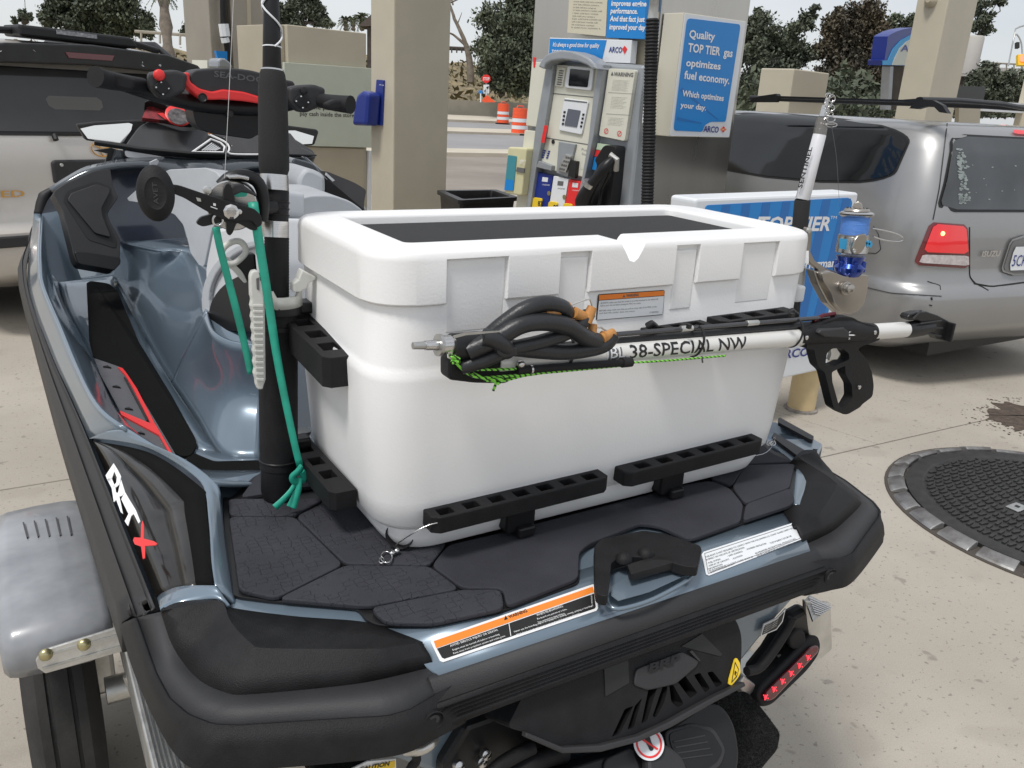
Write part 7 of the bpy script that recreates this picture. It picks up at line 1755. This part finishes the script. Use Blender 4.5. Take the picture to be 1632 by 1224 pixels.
def band(P, r=.0112, mt=rub, nm='rubber_band', par=None):
    Q = cr([Y(x, y, YG-d) for x, y, d in P], 40); return build(nm, MB().tube(Q, r, 14), mt, par or SG, smooth=60)
bandm = mat('black latex band', (.018, .019, .021), .38, bump=.25, bscale=250, var=.15, vscale=40)
band([(735, 560, .012), (770, 543, .018), (800, 518, .026), (835, 494, .034), (868, 484, .036), (896, 490, .034), (904, 500, .03)], .0110, bandm)
band([(745, 560, .022), (790, 540, .034), (830, 518, .042), (868, 513, .044), (905, 520, .044), (930, 536, .04), (950, 544, .034)], .0120, bandm)
band([(735, 585, .018), (770, 575, .028), (815, 556, .036), (860, 545, .036), (905, 530, .034), (930, 512, .034), (938, 500, .03)], .0098, bandm)
band([(800, 552, .028), (850, 558, .03), (900, 561, .032), (940, 556, .034), (965, 548, .034), (975, 534, .032)], .0112, bandm)
band([(770, 537, .036), (785, 540, .04), (800, 549, .042), (810, 560, .036)], .0115, bandm)
for k, (a_, b_, r_) in enumerate((((868, 502), (907, 488), .0085), ((934, 514), (944, 489), .0082), ((914, 498), (936, 507), .0082), ((942, 538), (945, 516), .0075), ((958, 540), (978, 530), .0080), ((960, 536), (976, 536), .0078))):
    seg('latex_sleeve', Y(*a_, YG-.036), Y(*b_, YG-.034), r_, r_*.82, amber, SG, n=16)
build('wishbone', MB().tube([Y(906, 488, YG-.034), Y(932, 478, YG-.036), Y(940, 477, YG-.036), Y(944, 489, YG-.034)], .0011, 6), galv, SG)
build('wishbone', MB().tube([Y(944, 522, YG-.034), Y(958, 522, YG-.034), Y(972, 531, YG-.034), (Y(977, 534, YG-.034))], .0013, 6), silver, SG)
plate('retainer', PY(YG-.045), [(722, 535), (740, 530), (795, 527), (796, 529), (742, 534), (723, 539)], 0, .001, galv, SG)
plate('knurl', PY(YG-.045), [(792, 553), (822, 552), (822, 566), (800, 570), (790, 562)], -.01, .004, bandm, SG, r=.003, bevel=.002)
# shaft and track
st_ = lambda px, dy, yo=0: Y(px, 538+(1267-px)*(24/286)+dy, YG+yo)
build('track', MB().tube([st_(820, -18, .004), st_(1300, -19, .004)], .0055, 8, flat=1.4), blks, SG, smooth=40)
build('shaft', MB().tube([st_(940, -29, .0), st_(1320, -28, .0)], .0040, 10), mat('blued steel shaft', (.12, .12, .125), .25, .9), SG, smooth=50)
for x in (1085, 1190): seg('shaft_sleeve', st_(x, -29, -.001), st_(x+18, -29, -.001), .0048, .0044, galv, SG)
# handle
HPn = PY(YG+.008)
hout = [(1272, 519), (1293.5, 514), (1305, 507), (1326, 500.6), (1344.6, 501.7), (1359, 510), (1374, 513), (1388, 520), (1389, 537), (1374, 543), (1360, 547), (1353, 552), (1367.5, 568), (1376, 589), (1379, 610), (1377, 627), (1361, 639), (1357, 644), (1338, 655), (1330, 655), (1315, 645), (1301, 589), (1290, 579), (1285, 560), (1284, 552), (1272, 552)]
hd2 = build('grip', MB().prism([p-V(0, .0, 0) for p in rnd(pts(HPn, hout), .006, 3)], V(0, -.019, 0)), blk, SG)
for hole in ([(1302, 573), (1304, 558), (1312, 551), (1328, 550), (1339, 559), (1340, 568), (1315, 579), (1303, 577)], [(1312, 588), (1333, 578), (1334, 592), (1344, 609), (1345, 628), (1333, 648), (1324, 642), (1313, 604)]):
    boolcut(hd2, MB().prism([p+V(0, .02, 0) for p in rnd(pts(HPn, hole), .004, 3)], V(0, -.07, 0)))
md = hd2.modifiers.new('b', 'BEVEL'); md.width = .0038; md.segments = 3; md.limit_method = 'ANGLE'; md.angle_limit = R(40)
build('receiver', MB().tube([Y(1270, 535, YG), Y(1290, 532, YG), Y(1320, 527, YG), Y(1345, 526, YG), Y(1370, 529, YG), Y(1389, 529, YG)], [.0165, .0195, .0235, .0235, .0185, .0160], 20), blk, SG, smooth=60)
plate('receiver_facet', PY(YG-.018), [(1305, 524), (1342, 521), (1352, 530), (1350, 538), (1310, 536), (1300, 530)], -.006, .006, blkg, SG, bevel=.003)
tg = plate('safety_mark', PY(YG-.0245), [(1353, 533), (1360, 533), (1363, 534), (1360, 535), (1353, 535)], 0, .0006, whites, SG)
ptext('lettering', 'F', whites, tg, PY(YG-.0245), (1353, 531), (1356, 531), 3, .0003); ptext('lettering', 'S', whites, tg, PY(YG-.0245), (1352, 541), (1355, 541), 3, .0003)
plate('trigger', PY(YG-.002), [(1320, 552), (1330, 552), (1337, 563), (1332, 572), (1319, 573), (1322, 564)], -.004, .004, galv, SG, bevel=.001)
for x, y in ((1285, 538), (1394, 530)): build('rivet', MB().lathe(Y(x, y, YG-.0155), (0, -1, 0), [(0, .0042), (.002, .0038), (.003, .001)], 14), silver, SG, smooth=40)
build('rivet', MB().lathe(Y(1369, 617, YG-.0145), (0, -1, 0), [(0, .0042), (.002, .0038), (.003, .001)], 14), silver, SG, smooth=40)
build('rear_tube', MB().tube([Y(1386, 529, YG), Y(1448, 525, YG)], .0150, 22), ivory, SG, smooth=50)
bt = build('butt', MB().tube([Y(1442, 525.5, YG), Y(1450, 525, YG), Y(1468, 523, YG), Y(1482, 521, YG)], [.0155, .0165, .0155, .014], 20), blks, SG, smooth=50)
plate('butt_fan', PY(YG+.004), [(1436, 503), (1440, 498), (1452, 495), (1467, 494), (1485, 500), (1500, 508), (1505, 511), (1503, 541), (1495, 541), (1484, 538), (1470, 518), (1452, 508), (1438, 508)], -.004, .014, blks, bt, bevel=.002)
for q in (((1455, 508), (1468, 495)), ((1466, 516), (1500, 511)), ((1468, 523), (1502, 523)), ((1468, 529), (1500, 536))): build('butt_rib', MB().tube([Y(*q[0], YG-.014), Y(*q[1], YG-.010)], .0018, 6), blkg, bt)
build('butt_plate', MB().box(Y(1503, 526, YG-.002), .006, .045, .038), blks, bt, bevel=.002)
build('line_slide', MB().tube([Y(1296, 511, YG), Y(1312, 503, YG), Y(1330, 500, YG)], .004, 8), mat('dark red anodised', (.12, .02, .03), .3, .6), SG, smooth=50)
# zip ties
def tie(px, x2=None, t=.0016):
    c_ = gx(px, -8); P = [c_+V((.004*math.sin(a)), -.019*math.cos(a), .024*math.sin(a)) for a in [i*math.pi/12 for i in range(25)]]
    return build('zip_tie', MB().tube(P, t, 6, caps=False), black, SG, smooth=60)
tie(1107); tie(1108, t=.0014); tie(1264, t=.0018); tie(901, t=.0022)
build('zip_tie_tail', MB().tube([gx(1107, 12)+V(0, -.016, 0), gx(1104, 20)+V(0, -.022, 0)], .0014, 5), black, SG)
build('zip_tie_head', MB().box(Y(1098, 520, YG-.014), .006, .006, .007), black, SG); build('zip_tie_head', MB().box(Y(1262, 502, YG-.016), .008, .006, .006), black, SG)
# line sleeve, green cord
grn = mat('bright green cord', (.20, .62, .05), .55)
t_ = grn.node_tree; b_ = t_.nodes['Principled BSDF']; wv_ = t_.nodes.new('ShaderNodeTexWave'); wv_.inputs['Scale'].default_value = 75; tc_ = t_.nodes.new('ShaderNodeTexCoord')
wv_.bands_direction = 'DIAGONAL'; rp_ = t_.nodes.new('ShaderNodeValToRGB'); rp_.color_ramp.elements[0].position = .28; rp_.color_ramp.elements[0].color = (.015, .03, .01, 1); rp_.color_ramp.elements[1].position = .34; rp_.color_ramp.elements[1].color = (.22, .66, .06, 1)
t_.links.new(tc_.outputs['Object'], wv_.inputs['Vector']); t_.links.new(wv_.outputs[0], rp_.inputs[0]); t_.links.new(rp_.outputs[0], b_.inputs['Base Color'])
build('line_sleeve', MB().tube([Y(824, 590, YG-.02), Y(850, 588, YG-.02), Y(1002, 577.5, YG-.02)], [.0062, .0055, .0055], 10), rub, SG, smooth=50)
for x in (844, 991): seg('sleeve_ring', Y(x, 589-(x-844)*.07, YG-.02), Y(x+3, 588.8-(x-844)*.07, YG-.02), .0068, .0068, silver, SG)
seg('end_cap', Y(991, 578, YG-.02), Y(1006, 577, YG-.02), .0075, .0070, rub, SG)
build('line_bead', MB().lathe(Y(830, 580, YG-.022), (0, -1, 0), [(-.006, .001), (-.005, .004), (0, .0058), (.005, .004), (.006, .001)], 16), silver, SG, smooth=60)
def cord(P, r=.0019): return build('cord', MB().tube(cr([Y(x, y, YG-d) for x, y, d in P], 40), r, 6), grn, SG, smooth=60)
cord([(722, 572, .022), (735, 585, .024), (760, 589, .024), (822, 588, .022)]); cord([(730, 582, .023), (755, 600, .022), (800, 600, .022), (880, 593, .02), (1000, 582, .018)])
cord([(752, 594, .021), (790, 608, .022), (840, 598, .02), (900, 590, .02)]); cord([(1005, 578, .02), (1060, 575, .018), (1156, 567, .016)], .0016)
cord([(783, 605, .022), (790, 610, .024), (786, 623, .024)]); cord([(775, 606, .022), (800, 604, .026), (792, 612, .025)], .0026)
kn = []
for i in range(60): a_ = i*.9; kn.append(Y(726+6*math.sin(a_*1.3), 573+5.5*math.cos(a_), YG-.024-.003*math.sin(a_*.7)))
build('cord_knot', MB().tube(kn, .0019, 6), grn, SG, smooth=60)

# ------------------------------------------------------------------ second rod with the spinning reel
YS = 1.08
RB_ = thing('fishing_rod', 'short white fishing rod with blue spinning reel right of the white cooler', 'fishing rod', tuple(Y(1262, 480, YS)))
SS_ = lambda x, y, d=0: Y(x, y, YS+d)
whb = mat('pearl white rod blank', (.68, .68, .70), .3, .1, coat=.5)
seg('rod_grip', SS_(1258, 540), SS_(1279, 318), .0150, .0148, mat('black cork grip', (.018, .018, .018), .8, bump=.5, bscale=500), RB_)
seg('reel_clamp', SS_(1266, 470), SS_(1270, 425), .0170, .0170, mat('grey reel clamp', (.40, .40, .39), .35, .3), RB_)
bl2 = seg('white_blank', SS_(1279, 318), SS_(1306.5, 214), .0135, .0120, whb, RB_)
seg('section', SS_(1306.5, 214), SS_(1311, 186), .0118, .0112, mat('smoky silver section', (.30, .29, .28), .3, .8), RB_, prof=[(0, .0118), (.010, .0118), (.0105, .0112), (.020, .0112), (.0205, .0104), (.030, .0104)])
seg('section', SS_(1312, 186), SS_(1316, 168), .0078, .0065, silver, RB_)
seg('section', SS_(1316, 168), SS_(1319, 155), .0040, .0030, silver, RB_)
d_ = (SS_(1306, 214)-SS_(1279, 318)).normalized(); vv_ = (CAM-SS_(1292, 270)).normalized(); rd_ = d_.cross(vv_).normalized()
text('lettering', 'SENTINEL', black, bl2, SS_(1278, 300)+vv_*.0138, d_, -rd_, width=.075, height=.0075, depth=0, bold=.03, mb=None)
text('lettering', 'medium action spinning rod', gprint, bl2, SS_(1273, 308)+vv_*.0136+rd_*.002, d_, -rd_, width=.06, height=.002, depth=0)
for i, (x, y, rx, ry) in enumerate(((1326, 157, 5, 6), (1325, 172, 5, 5), (1322, 182, 6, 4), (1324, 190, 7, 4), (1325, 199, 9, 3.5), (1320, 166, 6, 5))):
    build('guide', MB().tube([SS_(x+rx*math.cos(a), y+ry*math.sin(a), -.012) for a in [k*math.pi/10 for k in range(21)]], .0009, 6, caps=False), silver, RB_, smooth=60)
for q in (((1318, 175), (1328, 160)), ((1314, 190), (1326, 176)), ((1316, 160), (1330, 152)), ((1312, 198), (1330, 198)), ((1317, 155), (1321, 148))): build('guide_leg', MB().tube([SS_(*q[0], -.01), SS_(*q[1], -.012)], .0009, 5), silver, RB_)
build('guide', MB().tube([SS_(1320+4*math.cos(a), 152+3.5*math.sin(a), -.01) for a in [k*math.pi/8 for k in range(17)]], .0009, 6, caps=False), silver, RB_)
build('line', MB().tube(cr([SS_(1325, 200, -.012), SS_(1333, 250, -.03), SS_(1338, 330, -.05)], 10), .0004, 4), mat('line grey', (.10, .10, .10), .4), RB_)
A0, A1 = SS_(1352, 440, -.04), SS_(1368, 318, -.03); ad = (A1-A0).normalized(); k_ = (A1-A0).length/123.0
met = mat('titanium grey metal', (.42, .39, .35), .3, .9, var=.1)
bluem = mat('blue anodised metal', (.01, .045, .30), .22, .6, coat=.6, var=.2)
def ring2(name, y0, y1, r0_, r1_, mt, par, extra=None):
    f_ = lambda y: (440-y)*k_
    prof = extra or [(f_(y0), r0_*.92), (f_(y0)+.0015, r0_), (f_(y1)-.0015, r1_), (f_(y1), r1_*.92)]
    return build(name, MB().lathe(A0, ad, prof, 32), mt, par, smooth=40)
RR = ring2('spinning_reel', 438, 398, .021, .027, bluem, RB_, [(0, .020), (.010, .028), (.018, .030), (.026, .024), (.034, .026), (.040, .028)])
for k in range(6):
    a_ = k*math.pi/3; b2 = ad.cross(V(0, 1, 0)).normalized(); c2 = ad.cross(b2); o_ = A0+ad*.020+(b2*math.cos(a_)+c2*math.sin(a_))*.026
    build('blue_fin', MB().box(o_, .008, .008, .022, Matrix.Rotation(a_, 3, ad)), bluem, RR, bevel=.002)
ring2('rotor', 402, 374, .0305, .0290, silver, RR)
plate('rotor_print', PY(YS-.066), [(1338, 380), (1350, 381), (1349, 398), (1338, 396)], -.001, .0, mat('cyan print', (.03, .35, .65), .4), RR)
ptext('lettering', 'TIDE', gprint, RR, PY(YS-.066), (1352, 392), (1363, 393), 6, .001)
for k in range(3): plate('rotor_flash', PY(YS-.066), [(1376+k*4, 386+k), (1381+k*4, 382+k), (1383+k*4, 388+k), (1378+k*4, 394+k)], -.001, .0, MT['cyan print'], RR)
ring2('spool_skirt', 377, 372, .0285, .0285, met, RR)
ring2('spool_line', 376, 343, .0262, .0270, mat('sky blue fishing line', (.10, .27, .72), .5, bump=.8, bscale=25, var=.05, stretch=(1, 1, 60)), RR)
ring2('spool_lip', 345, 340, .0285, .0330, silver, RR)
ring2('spool_lip', 340, 336, .0330, .0300, silver, RR)
ring2('drag_dial', 336, 331, .0245, .0230, met, RR)
f_ = lambda y: A0+ad*((440-y)*k_)
for k in range(14):
    a_ = k*2*math.pi/14; build('dial_hole', MB().lathe(f_(330.5)+(b2*math.cos(a_)+c2*math.sin(a_))*.019, ad, [(0, .0016), (.0008, .0016)], 8), black, RR)
build('drag_knob', MB().prism([f_(331)+p for p in [rd_*-.010, rd_*-.007+ad*.010, ad*.014, rd_*.007+ad*.011, rd_*.011]], vv_*.007), met, RR, bevel=.002)
build('bail_wire', MB().tube(cr([SS_(1392, 377, -.05), SS_(1410, 383, -.045), SS_(1432, 385, -.04), SS_(1440, 381, -.04), SS_(1432, 374, -.04), SS_(1412, 368, -.042), SS_(1390, 364, -.045)], 30), .0013, 8), silver, RR, smooth=60)
plate('bail_arm', PY(YS-.072), [(1355, 398), (1360, 382), (1366, 374), (1377, 372), (1380, 378), (1375, 396), (1368, 404), (1358, 405)], -.002, .004, met, RR, r=.004, bevel=.0015)
build('arm_screw', MB().lathe(SS_(1361, 399, -.077), (0, -1, 0), [(0, .0045), (.002, .004), (.001, .002)], 14), silver, RR, smooth=30)
plate('line_roller_arm', PY(YS-.03), [(1284, 362), (1291, 362), (1292, 372), (1289, 400), (1296, 415), (1316, 428), (1330, 432), (1330, 438), (1304, 432), (1288, 418), (1283, 400)], -.006, .004, met, RR, r=.004, bevel=.003)
build('arm_roller', MB().lathe(SS_(1288, 367, -.035), (0, -1, 0), [(0, .0055), (.004, .005), (.005, .001)], 14), galv, RR, smooth=40)
gbx = plate('gearbox', PY(YS-.035), [(1297, 432), (1316, 430), (1335, 438), (1352, 434), (1372, 436), (1371, 460), (1366, 480), (1356, 493), (1345, 498), (1330, 495), (1318, 480), (1312, 462), (1300, 445)], -.012, .018, met, RR, r=.006, bevel=.006, seg=3)
plate('gearbox_arm', PY(YS-.03), [(1288, 428), (1296, 431), (1312, 462), (1325, 486), (1340, 498), (1330, 499), (1312, 482), (1296, 452)], -.008, .012, met, RR, bevel=.003)
build('handle_cap', MB().lathe(SS_(1347, 459, -.054), (-.15, -1, .1), [(0, .0135), (.004, .0132), (.006, .010), (.010, .010), (.016, .009), (.018, .005), (.0185, .001)], 20), met, RR, smooth=40)
build('handle_cap_ring', MB().lathe(SS_(1347, 459, -.056), (-.15, -1, .1), [(.005, .0112), (.008, .0112)], 20), silver, RR, smooth=40)
